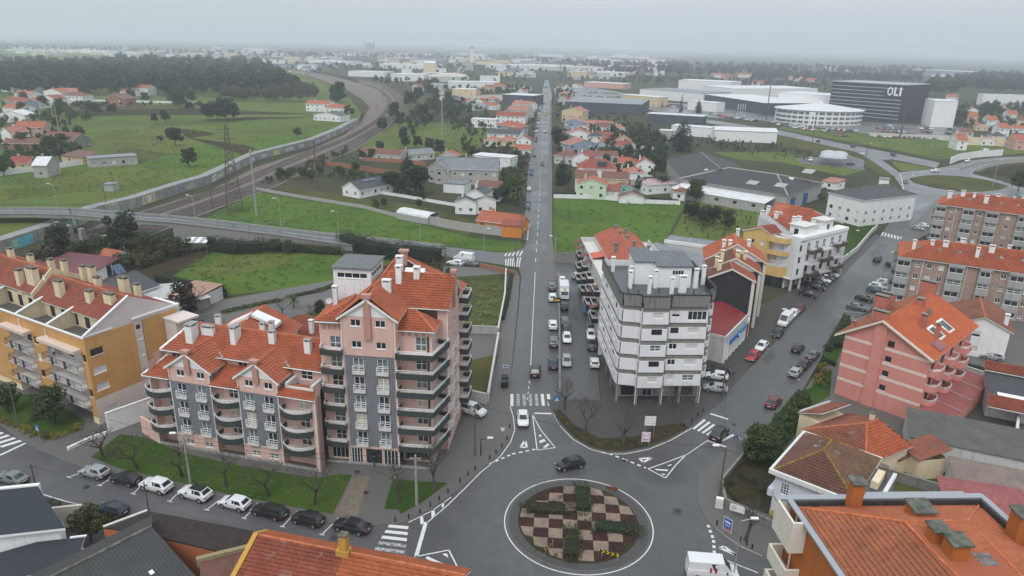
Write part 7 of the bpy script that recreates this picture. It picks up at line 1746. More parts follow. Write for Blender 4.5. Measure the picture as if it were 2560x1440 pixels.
car('van','white',(1182,1034),(1215,1044),'white delivery van parked beside the pink tower',z=.155)
v=car('panel','white',(1778,1440),(1850,1446),'white panel van with red marks entering the roundabout at the bottom')
for x in(-.3,.25):MB().box(x,x+.22,-1.02,-.985,1.25,1.85).build('red_mark',plain('van_red',(.4,.02,.03),.5),v,False);MB().box(x,x+.22,.985,1.02,1.25,1.85).build('red_mark',plain('van_red',(.4,.02,.03),.5),v,False)
# kerbside on the straight road
for(x,y),st,cl,lb in(((1380,722),'suv','grey','grey crossover parked farthest up the kerb by the low wall'),((1381,750),'suv','white','white crossover parked second from the top of the kerb strip'),((1382,819),'suv','white','white crossover with glass roof parked mid-way along the kerb'),((1384,861),'suv','grey','charcoal crossover parked along the kerb by the low wall'),((1382,914),'sedan','dark_blue','dark blue saloon parked last along the kerb by the low wall')):
    car(st,cl,(x,y),(x-1.5,y-28),lb,'cars on the kerb strip')
UP=lambda x,y:(x-2.5,y-26)
DN=lambda x,y:(x+2.5,y+30)
for(x,y),st,cl,dr,lb in(((1405,704),'hatch','white',UP,'white hatchback half hidden behind the box lorry'),((1410,770),'hatch','dark_blue',UP,'dark hatchback parked right behind the box lorry'),((1412,808),'estate','grey',UP,'dark grey estate in the sunken car park by the wall'),((1416,829),'hatch','black',UP,'black hatchback nose to tail with a white hatchback'),((1417,851),'hatch','white',DN,'white hatchback facing the roundabout in the sunken car park'),((1416,909),'hatch','silver',DN,'silver hatchback alone at the mouth of the car park'),
    ((1444,695),'suv','silver',lambda x,y:(x+16,y-10),'silver crossover standing askew at the end of the car park'),((1464,700),'hatch','white',UP,'white hatchback in the top corner of the car park'),((1459,722),'hatch','white',DN,'white hatchback facing down in front of the old block'),((1460,741),'suv','black',UP,'black crossover behind the white hatchback by the old block'),((1468,781),'hatch','blue',UP,'bright blue hatchback in the car park'),((1475,822),'hatch','grey',UP,'dark grey hatchback by the white block pavement'),((1477,843),'hatch','white',DN,'white hatchback facing down beside the white block'),((1479,869),'estate','black',UP,'black estate with wet roof beside the white block'),((1486,913),'hatch','white',UP,'white hatchback parked last beside the white block')):
    car(st,cl,(x,y),dr(x,y),lb,'cars in the sunken car park')
# box lorry
a,f=P(1409.5,738,.035),P(1406,705,.035);d=f-a
lt=thing('box_lorry','small white box lorry parked in the sunken car park','lorry',(a.x,a.y,.035),math.atan2(d.y,d.x))
MB().box(-2.2,2.6,-1.05,1.05,.75,3.0).build('cargo_box',COLS['white'],lt,False)
cb=MB().box(-3.9,-2.3,-.98,.98,.5,1.3);cb.slab([(-3.5,-.95,2.3),(-2.3,-.95,2.4),(-2.3,.95,2.4),(-3.5,.95,2.3)],.1);cb.poly([(-3.9,-.98,1.3),(-3.9,.98,1.3),(-3.5,.95,2.25),(-3.5,-.95,2.25)]);cb.poly([(-3.9,-.98,1.3),(-2.3,-.98,1.3),(-2.3,-.95,2.3),(-3.5,-.95,2.25)]);cb.poly([(-3.9,.98,1.3),(-2.3,.98,1.3),(-2.3,.95,2.3),(-3.5,.95,2.25)]);cb.build('cab',COLS['white'],lt,False)
MB().poly([(-3.91,-.85,1.38),(-3.91,.85,1.38),(-3.57,.82,2.15),(-3.57,-.82,2.15)]).build('windscreen',CGLASS,lt,False);MB().box(-3.3,-2.7,-.3,.3,2.4,2.6).build('beacon',COLS['yellow'],lt,False)
for x in(-3.2,1.5):
    for s in(-1,1):MB().disc((x,s*.85,.38),.38,12,1,.25).build('wheel',TYRE,lt,False)
lt.rotation_euler.z+=0
# right-hand road
SW,NE=(lambda x,y:(x-22,y+22)),(lambda x,y:(x+18,y-20))
for(x,y),st,cl,dr,lb in(((1881,897),'hatch','red',SW,'bright red hatchback nearest the bank on the right-hand road'),((1903,872),'hatch','white',SW,'white hatchback just behind the bright red hatchback'),((1944,838),'hatch','black',SW,'black hatchback in front of the white minibus'),((1982,790),'hatch','white',SW,'white hatchback between the minibus and a dark red car'),((1998,777),'hatch','maroon',SW,'dark red hatchback at the top of the kerb row by the terrace houses'),((2031,893),'sedan','grey',NE,'dark grey saloon topmost of three parked by the hedges'),((2010,916),'sedan','black',NE,'black saloon in the middle of three parked by the hedges'),((1988,937),'hatch','silver',NE,'silver hatchback lowest of three parked by the hedges')):
    car(st,cl,(x,y),dr(x,y),lb,'cars along the right-hand road')
car('panel','white',(1962,810),SW(1962,810),'white minibus parked on the kerb of the right-hand road',name='minibus')
car('hatch','black',(1994,876),NE(1994,876),'black hatchback driving up the right-hand road past the salmon house',moving=True)
car('suv','black',(2193,652),NE(2193,652),'black car driving away near the second zebra crossing',moving=True)
RT=lambda x,y:(x+30,y+6)
for i,((x,y),st,cl,lb)in enumerate((((2019,740),'hatch','black','black hatchback first in the slanted row under the yellow building'),((2038,722),'estate','black','black estate second in the slanted row under the yellow building'),((2046,713),'hatch','dark_blue','dark blue hatchback third in the slanted row under the yellow building'),((2055,705),'hatch','white','white hatchback fourth in the slanted row under the yellow building'),((2063,698),'hatch','grey','grey hatchback fifth in the slanted row under the yellow building'),((2073,691),'suv','white','white crossover sixth in the slanted row under the yellow building'),((2080,685),'hatch','black','black hatchback last in the slanted row under the yellow building'))):
    car(st,cl,(x,y),RT(x,y),lb,'slanted row under the yellow building',z=.14)
LF=lambda x,y:(x-30,y-4)
for(x,y),st,cl,lb in(((1792,931),'estate','black','black estate behind the white hatchback beside the white block'),((1790,946),'hatch','white','old white hatchback parked beside the white block entrance'),((1788,977),'hatch','silver','silver hatchback nearest the crossing beside the white block')):
    car(st,cl,(x,y),LF(x,y),lb,'cars beside the white block',z=.14)
for(x,y),st,cl,lb in(((2142,773),'sedan','grey','grey saloon in the marked bays above the hedge'),((2160,752),'hatch','black','black hatchback in the marked bays above the hedge'),((2188,730),'hatch','teal','teal hatchback in the bays before the brown block'),((2197,722),'estate','white','white estate in the bays before the brown block'),((2212,712),'hatch','white','white hatchback nearest the brown block entrance'),((2231,668),'hatch','dark_blue','dark blue hatchback beside the brown block balconies'),((2294,575),'hatch','silver','silver hatchback between the two brown blocks'),((2312,569),'hatch','white','white hatchback just beyond the silver one between the brown blocks')):
    car(st,cl,(x,y),RT(x,y),lb,'cars by the brown blocks')
for(x,y),st,cl,lb in(((2186,555),'suv','white','white crossover outside the grey-roofed works building'),((2203,550),'suv','silver','silver crossover outside the grey-roofed works building'),((2213,545),'hatch','black','black hatchback outside the grey-roofed works building'),((2224,525),'sedan','grey','dark grey saloon near the far zebra crossing'),((2237,520),'estate','white','white estate near the far zebra crossing')):
    car(st,cl,(x,y),RT(x,y),lb,'cars by the works building')
car('hatch','silver',(2478,897),(2440,890),'silver hatchback parked in the yard behind the white house',z=.15)
car('sedan','black',(482,806),(450,800),'black saloon parked in the courtyard behind the pink row',z=.16)
car('panel','white',(1160,652),(1130,648),'large white panel van parked by the side road junction',name='panel_van')
car('estate','white',(1138,662),(1105,657),'white estate parked below the large white panel van')
car('sedan','grey',(1175,664),(1140,660),'grey saloon parked below the large white panel van')
# along the far straight road
rg=random.Random(12)
CL=['white','black','silver','grey','dark_blue','white','red','grey','teal']
GF='cars parked along the far straight road'
for k,(x,y)in enumerate([(1319,521),(1320,510),(1323,476),(1328,437),(1329,428),(1335,391),(1340,353),(1341,347),(1342,331),(1343,323),(1345,310),(1346,302),(1347,294),(1348,287),(1349,280),(1350,272),(1351,265),(1352,257),(1353,249)]):
    cl=('teal','teal','white','blue','teal','grey','grey','black','white','dark_blue','white','grey','silver','white','black','white','silver','grey','white')[k]
    if k<8:
        car('suv' if k in(0,1)else 'hatch',cl,(x,y),(x+2,y-20),['teal crossover parked just past the orange house','teal crossover second past the orange house','white hatchback parked by the palm garden','blue hatchback parked by the brick wall on the straight road','teal hatchback touching the blue one by the brick wall','grey hatchback beside the white-walled garden','grey hatchback parked before the far bend of the houses','black hatchback parked before the far bend of the houses'][k],GF)
    else:
        a,b=P(x,y),P(x+1.2,y-10);d=a-b
        far_car(rg.choice(('hatch','suv','sedan')),cl,a.x,a.y,math.atan2(d.y,d.x),'car in the long kerb queue at the far left of the straight road',GF)
car('hatch','maroon',(1356,413),(1355,430),'dark red car coming down the far straight road',moving=True)
car('hatch','white',(1362,331),(1363,322),'white car driving away far up the straight road',moving=True)
car('panel','yellow',(1363,287),(1362,296),'yellow van coming down the far straight road',name='van')
car('hatch','grey',(1361,260),(1361,268),'grey car coming down at the far end of the straight road',moving=True)
# ring road and its roundabout
for(x,y),f,st,cl,lb in(((2132,367),(2110,360),'hatch','dark_blue','dark blue car on the dual carriageway below the dark office block'),((2233,389),(2255,396),'suv','black','black crossover on the dual carriageway near the roundabout'),((2337,430),(2310,430),'suv','white','white crossover circling the far roundabout'),((2264,457),(2275,475),'hatch','grey','grey hatchback leaving the far roundabout'),((2155,388),(2130,380),'hatch','white','white hatchback waiting on the slip road'),((2045,355),(2030,350),'hatch','black','black hatchback farthest along the dual carriageway')):
    car(st,cl,(x,y),f,lb,moving=True)
car('panel','white',(2459,382),(2430,383),'white panel van on the upper road at the right edge');car('van','white',(2418,405),(2400,412),'white van coming down the curved ramp');car('van','white',(2026,402),(2026,410),'white van parked in the fenced yard with dome canopies')
car('hatch','teal',(2127,412),(2150,412),'teal car parked in the fenced yard with dome canopies')
# car parks: rows of far cars
def lot(a,b,n,label,group,ang=None,styles=('hatch','sedan','suv'),skip=.08):
    A,B=P(*a),P(*b);d=B-A;rz0=math.atan2(d.y,d.x)+math.pi/2
    for k in range(n):
        if rg.random()<skip:continue
        p=A.lerp(B,(k+.5)/n);cl=rg.choice(CL)
        far_car(rg.choice(styles),cl,p.x+rg.uniform(-.2,.2),p.y+rg.uniform(-.4,.4),rz0+rg.uniform(-.06,.06)+(math.pi if rg.random()<.5 else 0),{'white':'white','black':'black','silver':'silver','grey':'grey','dark_blue':'dark blue','red':'red','teal':'teal'}[cl]+' '+label,group)
LO='cars in the lot below the dark office block'
for a,b,n in(((1925,306),(2010,318),14),((1930,310),(2022,323),14),((1945,314),(2036,328),14),((2050,328),(2110,334),7),((2065,324),(2150,330),12),((2090,340),(2118,343),3)):lot(a,b,n,'car in the crowded lot before the round white office','cars before the round white office')
for a,b,n in(((2190,322),(2240,324),8),((2205,330),(2262,333),9),((2210,316),(2236,317),4),((2296,322),(2334,324),6),((2300,330),(2330,333),5),((2370,325),(2392,328),4),((2366,335),(2388,339),4),((2180,342),(2355,350),14)):lot(a,b,n,'car in the sandy lot at the foot of the dark office block',LO)
for a,b,n in(((1620,262),(1720,272),18),((1610,257),(1700,265),16),((1560,250),(1640,258),14)):lot(a,b,n,'car in the retail lot behind the slate-grey showroom','cars in the retail lot')
lot((1800,292),(1890,304),16,'car along the white railing by the flagpoles','cars by the flagpoles');lot((1775,285),(1800,290),4,'car along the white railing by the flagpoles','cars by the flagpoles')
for a,b,n in(((1400,236),(1440,232),8),((1395,228),(1440,224),9),((1470,232),(1560,236),14),((1360,222),(1372,214),2),((1450,240),(1540,246),12)):lot(a,b,n,'car at the busy far end of the straight road','cars at the far end of the road')
# ================================================================== trees, hedges and woods
BARK=plain('bark',(.06,.048,.038),.95,.3);BARKG=plain('bark_grey',(.085,.075,.065),.95,.3)
LEAF={k:mat_leaf('leaf_'+k,c,v)for k,(c,v)in dict(dark=((.022,.036,.014),.5),green=((.04,.062,.016),.5),olive=((.06,.066,.02),.5),conifer=((.016,.026,.014),.4),brown=((.03,.018,.014),.4),lime=((.085,.12,.02),.5),yellow=((.22,.17,.02),.5),wood=((.02,.03,.018),.4),dry=((.075,.06,.04),.5),tuft=((.15,.205,.05),.25)).items()}
def leaf_mesh(name,clumps,per,size,m,seed,up=.35,flat=1.0):
    g=np.random.default_rng(seed);V=[]
    for(cx,cy,cz,r)in clumps:
        n=max(6,int(per*r*r));d=g.normal(size=(n,3));d/=np.linalg.norm(d,axis=1)[:,None]
        p=d*(r*g.uniform(.55,1.05,(n,1))**.5)*np.array([1,1,flat])+np.array([cx,cy,cz])
        nr=d+g.normal(scale=.6,size=(n,3))+np.array([0,0,up]);nr/=np.linalg.norm(nr,axis=1)[:,None]
        a=np.cross(nr,g.normal(size=(n,3)));a/=np.linalg.norm(a,axis=1)[:,None]+1e-9;b=np.cross(nr,a)
        s=size*g.uniform(.6,1.4,(n,1));a*=s;b*=s*.7
        V.append(np.stack([p-a,p-b*.8,p+a,p+b],1).reshape(-1,3))
    V=np.concatenate(V);F=np.arange(len(V)).reshape(-1,4)
    me=bpy.data.meshes.new(name);me.from_pydata(V.tolist(),[],F.tolist());me.materials.append(m);return me
def limbs(seed,h,spread,depth,r0,lean=0.0,up=.45,first=.3,n0=4):
    """tapered trunk forking into limbs and twigs; returns (thick, thin)"""
    rg=random.Random(seed);A,B=MB(),MB()
    def go(p,d,L,r,k):
        q=p;dd=d
        for i in range(2):
            dd=(dd+Vector((rg.uniform(-.18,.18),rg.uniform(-.18,.18),rg.uniform(-.04,.1)))).normalized();e=q+dd*(L/2)
            (A if k<2 else B).tube(q,e,r*(1-.22*i),r*(.78-.2*i),6 if k<2 else 3,0,False);q=e
        if k>=depth:return
        n=n0 if k==0 else rg.choice((2,3,3))
        for j in range(n):
            t=2*math.pi*(j+rg.random()*.7)/n;s=spread*rg.uniform(.6,1.25)
            nd=(dd*up+Vector((math.cos(t)*s,math.sin(t)*s,rg.uniform(.05,.5)))).normalized();go(q,nd,L*rg.uniform(.62,.82),r*.55,k+1)
    go(Vector((0,0,-.1)),Vector((lean,0,1)).normalized(),h*first,r0,0);return A,B
TREES={}
def tree_meshes(kind,var):
    k=(kind,var)
    if k in TREES:return TREES[k]
    rg=random.Random(hash(kind)%1000 if False else sum(map(ord,kind))+var*17);trunk=crown=None
    if kind=='bare':
        a,b=limbs(var*7+3,6.0,.75,5,.2,rg.uniform(-.25,.25),.5,.3,4);trunk,crown=a.mesh('trunk',[BARK],False),b.mesh('twigs',[BARK],False)
    elif kind=='bigbare':
        a,b=limbs(var*5+11,8.0,.62,6,.3,rg.uniform(-.1,.1),.7,.26,4);trunk,crown=a.mesh('trunk',[BARKG],False),b.mesh('twigs',[BARKG],False)
    elif kind=='palm':
        t=MB().tube((0,0,0),(0,0,3),.25,.2,8);c=MB()
        for j in range(26):
            th=j*2.4;el=rg.uniform(-.2,1.1);p=Vector((0,0,3));d=Vector((math.cos(th)*math.cos(el),math.sin(th)*math.cos(el),math.sin(el)))
            for s in range(5):
                q=p+d*.55;sd=Vector((-d.y,d.x,0)).normalized()*(.28-.04*s);c.poly([p-sd,q-sd*.8,q+Vector((0,0,.05)),p+Vector((0,0,.05))]);c.poly([p+Vector((0,0,.05)),q+Vector((0,0,.05)),q+sd*.8,p+sd]);p=q;d=(d+Vector((0,0,-.28))).normalized()
        trunk,crown=t.mesh('trunk',[BARK],False),c.mesh('fronds',[LEAF['green']],False)
    elif kind in('cypress','conifer'):
        W,Hh=(.9,8)if kind=='cypress' else(2.6,9);cl=[]
        for j in range(26):
            z=.6+Hh*j/26;w=W*(1-(j/26)**1.5)+.15
            for i in range(3 if w>.8 else 1):t=rg.random()*6.3;cl.append((math.cos(t)*w*.6,math.sin(t)*w*.6,z,max(.35,w*.6)))
        a=MB().tube((0,0,0),(0,0,Hh*.9),.16,.04,6);trunk,crown=a.mesh('trunk',[BARK],False),leaf_mesh('crown',cl,26,.22,LEAF['conifer' if kind=='conifer' else 'dark'],var)
    else:
        m={'round':'dark','green':'green','olive':'olive','bush':'green','lime':'lime','yellow':'yellow','gum':'wood','brownish':'brown','dry':'dry'}[kind]
        low=kind in('bush','lime','yellow');Hh,Wd=(2.2,1.4)if low else((9,3.0)if kind=='gum' else(6.5,2.7))
        if kind=='brownish':Hh,Wd=5.0,1.5
        a,b=limbs(var*3+1,Hh,.6,3,.18 if not low else .07,0,.6,.35,4);cl=[]
        for j in range(34 if not low else 16):
            t=rg.random()*6.3;rr=Wd*math.sqrt(rg.random())*.8;f=rg.random();z=Hh*((.12+.8*f)if low or kind=='brownish' else(.33+.6*f));k_=math.sqrt(max(.08,1-((z/Hh-.6)/.55)**2))
            cl.append((math.cos(t)*rr*k_,math.sin(t)*rr*k_,z,Wd*rg.uniform(.2,.36)))
        for p,q in((a,b),):p.v+=[];
        i=len(a.v);a.v+=b.v;a.f+=[tuple(i+x for x in f)for f in b.f];a.m+=b.m
        trunk,crown=a.mesh('trunk',[BARK],False),leaf_mesh('crown',cl,120 if not low else 150,.23 if not low else .12,LEAF[m],var+5)
    TREES[k]=(trunk,crown);return TREES[k]
TN=dict(bare='bare_tree',bigbare='bare_tree',palm='palm',cypress='cypress',conifer='conifer',round='broadleaf_tree',green='broadleaf_tree',olive='broadleaf_tree',bush='shrub',lime='shrub',yellow='shrub',gum='tall_tree',brownish='conifer',dry='shrub')
HT=dict(bare=5.5,bigbare=8,palm=4.2,cypress=8.5,conifer=9.5,round=6.5,green=6.5,olive=6.5,bush=2.3,lime=2.3,yellow=2.3,gum=9,brownish=5.2,dry=6.5)
tv=random.Random(77)
def tree(kind,px,py,h,label,group=None,z=0.0,wide=1.0):
    p=P(px,py,z);tr,cr=tree_meshes(kind,tv.randrange(3));s=h/HT[kind]
    t=thing(TN[kind],label,'shrub' if TN[kind]=='shrub' else 'tree',tuple(p),tv.uniform(0,6.3),group);t.scale=(s*wide,s*wide,s)
    link('trunk',tr,t);link('crown',cr,t);return t
def trees(kind,lst,label,group,z=0.0,hr=(5,8),wide=1.0):
    for q in lst:tree(kind,q[0],q[1],q[2]if len(q)>2 else tv.uniform(*hr),label,group,z,wide)
OR=('first','second','third','fourth','fifth','sixth','seventh','eighth','ninth','tenth')
for i,(x,y)in enumerate(((258,1146),(345,1172),(455,1190),(566,1218),(674,1239),(786,1262))):tree('bare',x,y,6.2,'leafless street tree, %s from the left on the front lawn'%OR[i],'bare trees on the front lawn',.13)
tree('bare',998,1258,5.8,'leafless tree on the small corner lawn by the pole',z=.13);tree('bigbare',1085,1222,8.2,'large spreading leafless tree at the corner of the pink tower',z=.13)
for i,(x,y,h)in enumerate(((1412,1022,7),(1462,1082,7.5),(1558,1112,8),(1632,1068,5.5),(1694,1062,7.5))):tree('bigbare',x,y,h,'leafless tree %s from the left in the planting bed of the wedge'%OR[i],'bare trees on the wedge',.13)
tree('bigbare',1863,1350,6.5,'leafless tree on the pavement by the blue poster',z=.13);tree('bigbare',1010,655,8,'pale leafless tree in front of the dark hedge by the side road')
tree('bare',780,1045-230,5,'leafless tree in the park behind the pink row',z=.13);tree('bare',705,792,5,'thin leafless tree left in the park behind the pink row',z=.13)
tree('brownish',470,790,8.0,'dark brown cone-shaped conifer by the courtyard',z=.1,wide=1.25)
tree('round',800,792,3.6,'round clipped tree beside the curved park path',z=.1)
tree('palm',735,770,2.6,'small yellow-green palm by the park path',z=.1)
# round the orange block
tree('green',137,1062,6.0,'large rounded shrub on the lawn before the orange block',z=.13,wide=1.1);tree('green',22,1030,4.6,'dark shrub at the left edge before the orange block',z=.13);tree('bush',88,1052,2.2,'small dark shrub beside the large rounded one',z=.13)
trees('yellow',[(6,1056),(24,1063),(40,1068),(52,1074),(66,1082),(80,1090),(122,1098),(140,1096),(160,1090),(180,1082),(196,1074)],'low yellow-leaved bush edging the lawn of the orange block','yellow edging bushes',.13,(.7,1.0),1.3)
tree('lime',112,1096,1.4,'spiky pale agave-like plant behind the blue sign',z=.13)
tree('olive',228,1352,4.6,'yellow-green shrub between the slate and brown roofs',z=.1);trees('bush',[(130,1262,1.2),(150,1280,1.5),(180,1300,1.6),(290,1320,2.0),(265,1310,1.6)],'small bush in the strip beside the slate roof','bushes by the slate roof',.13)
# gardens by the right-hand road
for q in((1890,1160,4.8),(1905,1135,4.4),(1918,1165,4.6),(1945,1100,4.0),(1962,1075,3.8),(1985,1050,3.6),(2000,1030,3.4),(1930,1130,4.2),(1888,1128,4.0)):tree('green',*q,'dense evergreen shrub between the villa and the right-hand road','evergreen shrubs by the villa',.13,1.1)
trees('bush',[(1815,1235,1.6),(1822,1215,1.2),(1850,1195,1.0),(1870,1250,1.2),(1835,1255,1.4),(1905,1230,1.0),(1880,1205,1.1)],'low plant in the dark villa garden bed','plants in the villa garden',.13)
tree('yellow',2048,965,2.6,'round yellow bush before the salmon house',z=.13);tree('yellow',2058,935,2.4,'second round yellow bush before the salmon house',z=.13)
tree('round',2395,575,6.5,'dark evergreen between the two brown blocks',z=.1);tree('round',2420,582,6,'second dark evergreen between the two brown blocks',z=.1);tree('green',2545,478,9,'dark tree at the right edge behind the farther brown block')
trees('bush',[(2410,1000,1.8),(2420,980,1.4),(2280,1065,1.8),(2300,1175,1.0),(2330,1185,1.0),(2360,1195,1.0),(2500,1190,2.4),(2530,1180,2.6)],'weedy bush in the back yards behind the villa','back yard bushes',.13)
# island hedges on the roundabout and hedges elsewhere
def hedge(name,label,px,h,w,m,z=.1,dens=90,size=.13,world=None,group=None,core=True):
    pts=world or[P2(a,b,z)for a,b in px];cl=[];mb=MB()
    for a,b in zip(pts,pts[1:]):
        L=math.hypot(b[0]-a[0],b[1]-a[1]);n=max(1,int(L/(w*.55)))
        for k in range(n+1):
            t=k/n;cl.append((a[0]+(b[0]-a[0])*t+tv.uniform(-.1,.1)*w,a[1]+(b[1]-a[1])*t+tv.uniform(-.1,.1)*w,z+h*tv.uniform(.42,.6),max(w,h)*.56))
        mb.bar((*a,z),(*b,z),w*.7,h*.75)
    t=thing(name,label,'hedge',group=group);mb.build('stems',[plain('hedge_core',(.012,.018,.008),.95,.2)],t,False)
    link('foliage',leaf_mesh('foliage',cl,dens,size,m,len(cl)+int(h*10),.5,min(1.0,h/w)),t);return t
def isl_pt(x,y):return(RC.x+x*ca-y*sa,RC.y+x*sa+y*ca)
for nm,pts in(('left',[(-6.4,1.7),(-1.6,1.7)]),('upper',[(.6,6.4),(.6,1.9)]),('right',[(2.0,-1.0),(6.8,-1.3)]),('lower',[(-.9,-2.2),(-.9,-6.6)])):
    hedge('low_hedge','low dark hedge strip on the %s arm of the chequered roundabout'%nm,None,.75,2.3,LEAF['olive' if nm in('left','lower')else 'green'],.22,110,.12,[isl_pt(*p)for p in pts],'hedges on the roundabout')
trees('lime',[(1400,1245,.5),(1436,1330,.8),(1460,1232,.5),(1425,1350,.8),(1390,1390,.5),(1480,1335,.5),(1340,1370,.5),(1560,1300,.4)],'tuft of bright weeds on the roundabout bed','weeds on the roundabout',.25)
trees('lime',[(1405,1050,.6),(1420,1066,.6),(1440,1085,.5),(1470,1105,.6),(1500,1115,.5),(1540,1118,.6),(1580,1118,.5),(1600,1112,.5),(1640,1100,.5),(1395,1042,.5),(1455,1098,.5),(1515,1108,.5)],'green weeds in the planting bed of the wedge','weeds on the wedge',.14,wide=1.6)
for a,b,h,w,m,lb in(([(2085,915),(2060,900),(2035,945),(2070,960)],0,.8,.7,'dark','clipped dark hedge round the lawn before the salmon house'),([(2115,800),(2090,845),(2070,880)],0,1.6,1.8,'green','thick green hedge left of the salmon house'),([(2120,812),(2100,850),(2095,870)],0,1.6,1.6,'green','second thick hedge left of the salmon house'),([(2400,915),(2520,950)],0,1.1,1.2,'dark','dark hedge on top of the yard wall'),([(395,700),(440,712),(500,726),(560,742)],0,2.0,2.4,'dark','long dark hedge on the left of the garden lawn'),([(860,612),(905,628),(960,642),(1030,648),(1100,654)],0,4.4,4.6,'dark','tall dark hedge along the ramp of the side road'),([(545,625),(600,632),(650,630)],0,3.8,5.0,'dark','massive dark shrub under the bridge ramp'),([(1278,690),(1270,745),(1256,800)],0,1.0,1.0,'green','low green hedge behind the wall of the straight road'),([(1625,500),(1695,506)],0,1.4,1.2,'dark','dark clipped hedge behind the white wall of the field'),([(1386,488),(1440,490)],0,1.4,1.4,'dark','dark hedge beside the mint house'),([(650,622),(720,626),(790,632),(850,636)],0,2.6,2.4,'olive','olive bushes along the far edge of the garden lawn'),([(2030,655),(2095,640)],0,1.4,1.4,'dark','dark hedge beside the arcade of the yellow building')):
    hedge('hedge',lb,a,h,w,LEAF[m],.1,50 if h>2 else 90,.2 if h>2 else .13)
rows_=[('cabbage_row',[(360,668),(440,638),(515,622)],'row of blue-green cabbages in the kitchen garden'),('cabbage_row',[(1700,632),(1800,640),(1850,632)],'row of dark cabbages in the plot behind the workshop'),('vegetable_row',[(560,782),(640,764),(700,752)],'bright green vegetable row by the dirt path'),('vegetable_row',[(720,745),(800,728),(835,715)],'second bright green vegetable row by the dirt path')]
for nm,px,lb in rows_:hedge(nm,lb,px,.6,1.8,LEAF['lime' if 'veg' in nm else 'green'],.05,60,.16)
# trees round the railway, gardens and fields
tree('round',312,640,11.5,'tall dark evergreen in front of the road bridge',wide=.95);tree('round',160,655,9.5,'dark evergreen beside the railway below the bridge');trees('olive',[(285,640,5),(225,650,5.5),(345,642,5),(390,640,5),(420,635,4.5)],'yellow-green tree in the thicket behind the maroon shed','thicket behind the maroon shed');trees('green',[(195,660,6),(250,645,6),(365,640,6),(440,640,5),(470,630,4),(530,628,4),(690,632,4),(720,636,4)],'dark green tree in the thicket behind the maroon shed','thicket behind the maroon shed')
trees('bush',[(75,690,4),(110,700,4.5),(60,668,3.5)],'brown-green scrub beside the railway at the left','railway scrub')
tree('round',880,672,3.6,'small dark round tree on the garden lawn');tree('dry',905,690,3.0,'bare-looking fruit tree at the edge of the garden lawn');trees('bush',[(535,740,3.4),(552,742,3.0)],'dark bush at the corner of the hedge and path','corner bushes')
tree('round',1040,488,11,'huge dark evergreen in the garden of the white villa',wide=1.35);tree('conifer',1020,455,13,'tall tiered conifer behind the huge evergreen');trees('round',[(985,480,8),(970,478,7),(1000,490,6)],'dark garden tree left of the huge evergreen','trees by the carport')
trees('green',[(1262,505,7),(1285,500,8),(1240,510,6)],'leafy garden tree beside the straight road','roadside garden trees');trees('palm',[(1270,508,6),(1290,515,5.5),(1300,500,5)],'palm in the roadside garden','roadside palms')
trees('green',[(940,522,3.5),(960,520,3.8),(1048,520,3.2)],'fruit tree in the narrow strip above the meadow','fruit trees above the meadow')
trees('green',[(700,450,5),(720,448,4.5),(760,448,5),(800,440,5),(850,440,4.5),(780,455,5),(890,432,5),(905,400,5),(930,400,5.5),(1180,395,6),(1165,382,5),(950,380,6)],'garden tree between the brick walls and the railway','trees between the brick walls')
trees('round',[(985,300,13),(1000,318,10),(1025,270,14),(1045,262,16),(1060,300,11),(1090,255,13),(1015,372,7),(1045,372,7),(1075,378,7),(1100,388,8),(955,330,9),(1120,262,12),(1075,240,12)],'dark rounded tree along the railway curve','trees along the railway curve')
tree('gum',850,268,22,'tall dark tree in front of the white trackside houses');tree('gum',838,262,17,'second tall dark tree by the trackside houses');trees('green',[(870,285,7),(880,290,6),(865,290,5)],'garden tree at the trackside houses','trackside garden trees',ZT)
# right of the straight road
tree('conifer',1405,462,12,'tall dark conifer beside the straight road');tree('cypress',1424,452,9,'pointed dark tree beside the tall conifer');tree('round',1395,375,12,'large dark tree overhanging the straight road');tree('round',1410,378,9,'smaller dark tree behind the one overhanging the road');tree('cypress',1382,262,12,'slim cypress on the right of the far road')
tree('yellow',1420,475,3.2,'yellowish bush before the mint house');tree('round',1600,480,5.5,'dark rounded tree beside the turquoise shed',wide=1.3);tree('palm',1655,478,7,'broad palm by the mauve roof',wide=1.3);tree('round',1522,468,5,'clipped dark tree right of the mint house');tree('green',1738,508,9,'dark tree at the corner of the long works shed')
for q in((1735,552,6),(1760,565,6.5),(1722,545,5),(1782,560,6)):tree('round',*q,'dark tree in the clump on the second field','clump on the second field',0,1.1)
tree('green',1815,575,6.5,'lone tree right of the clump on the second field');tree('conifer',1705,378,19,'big dark pine in front of the long white shed',wide=1.15)
trees('green',[(1600,372),(1620,380),(1560,372),(1640,395),(1580,350),(1610,345),(1660,385),(1540,360),(1600,400),(1570,392),(1640,360),(1590,420),(1620,430),(1650,425),(1570,440),(1470,430),(1530,335),(1560,330),(1600,330)],'dark tree in the overgrown gardens before the works shed','overgrown garden trees',0,(5,8))
tree('cypress',1702,282,16,'single slim cypress by the retail lot');tree('conifer',1745,282,12,'dark pine beside the white hoarding');trees('cypress',[(1655,270,8),(1660,210,9)],'small cypress near the retail lot','retail cypresses')
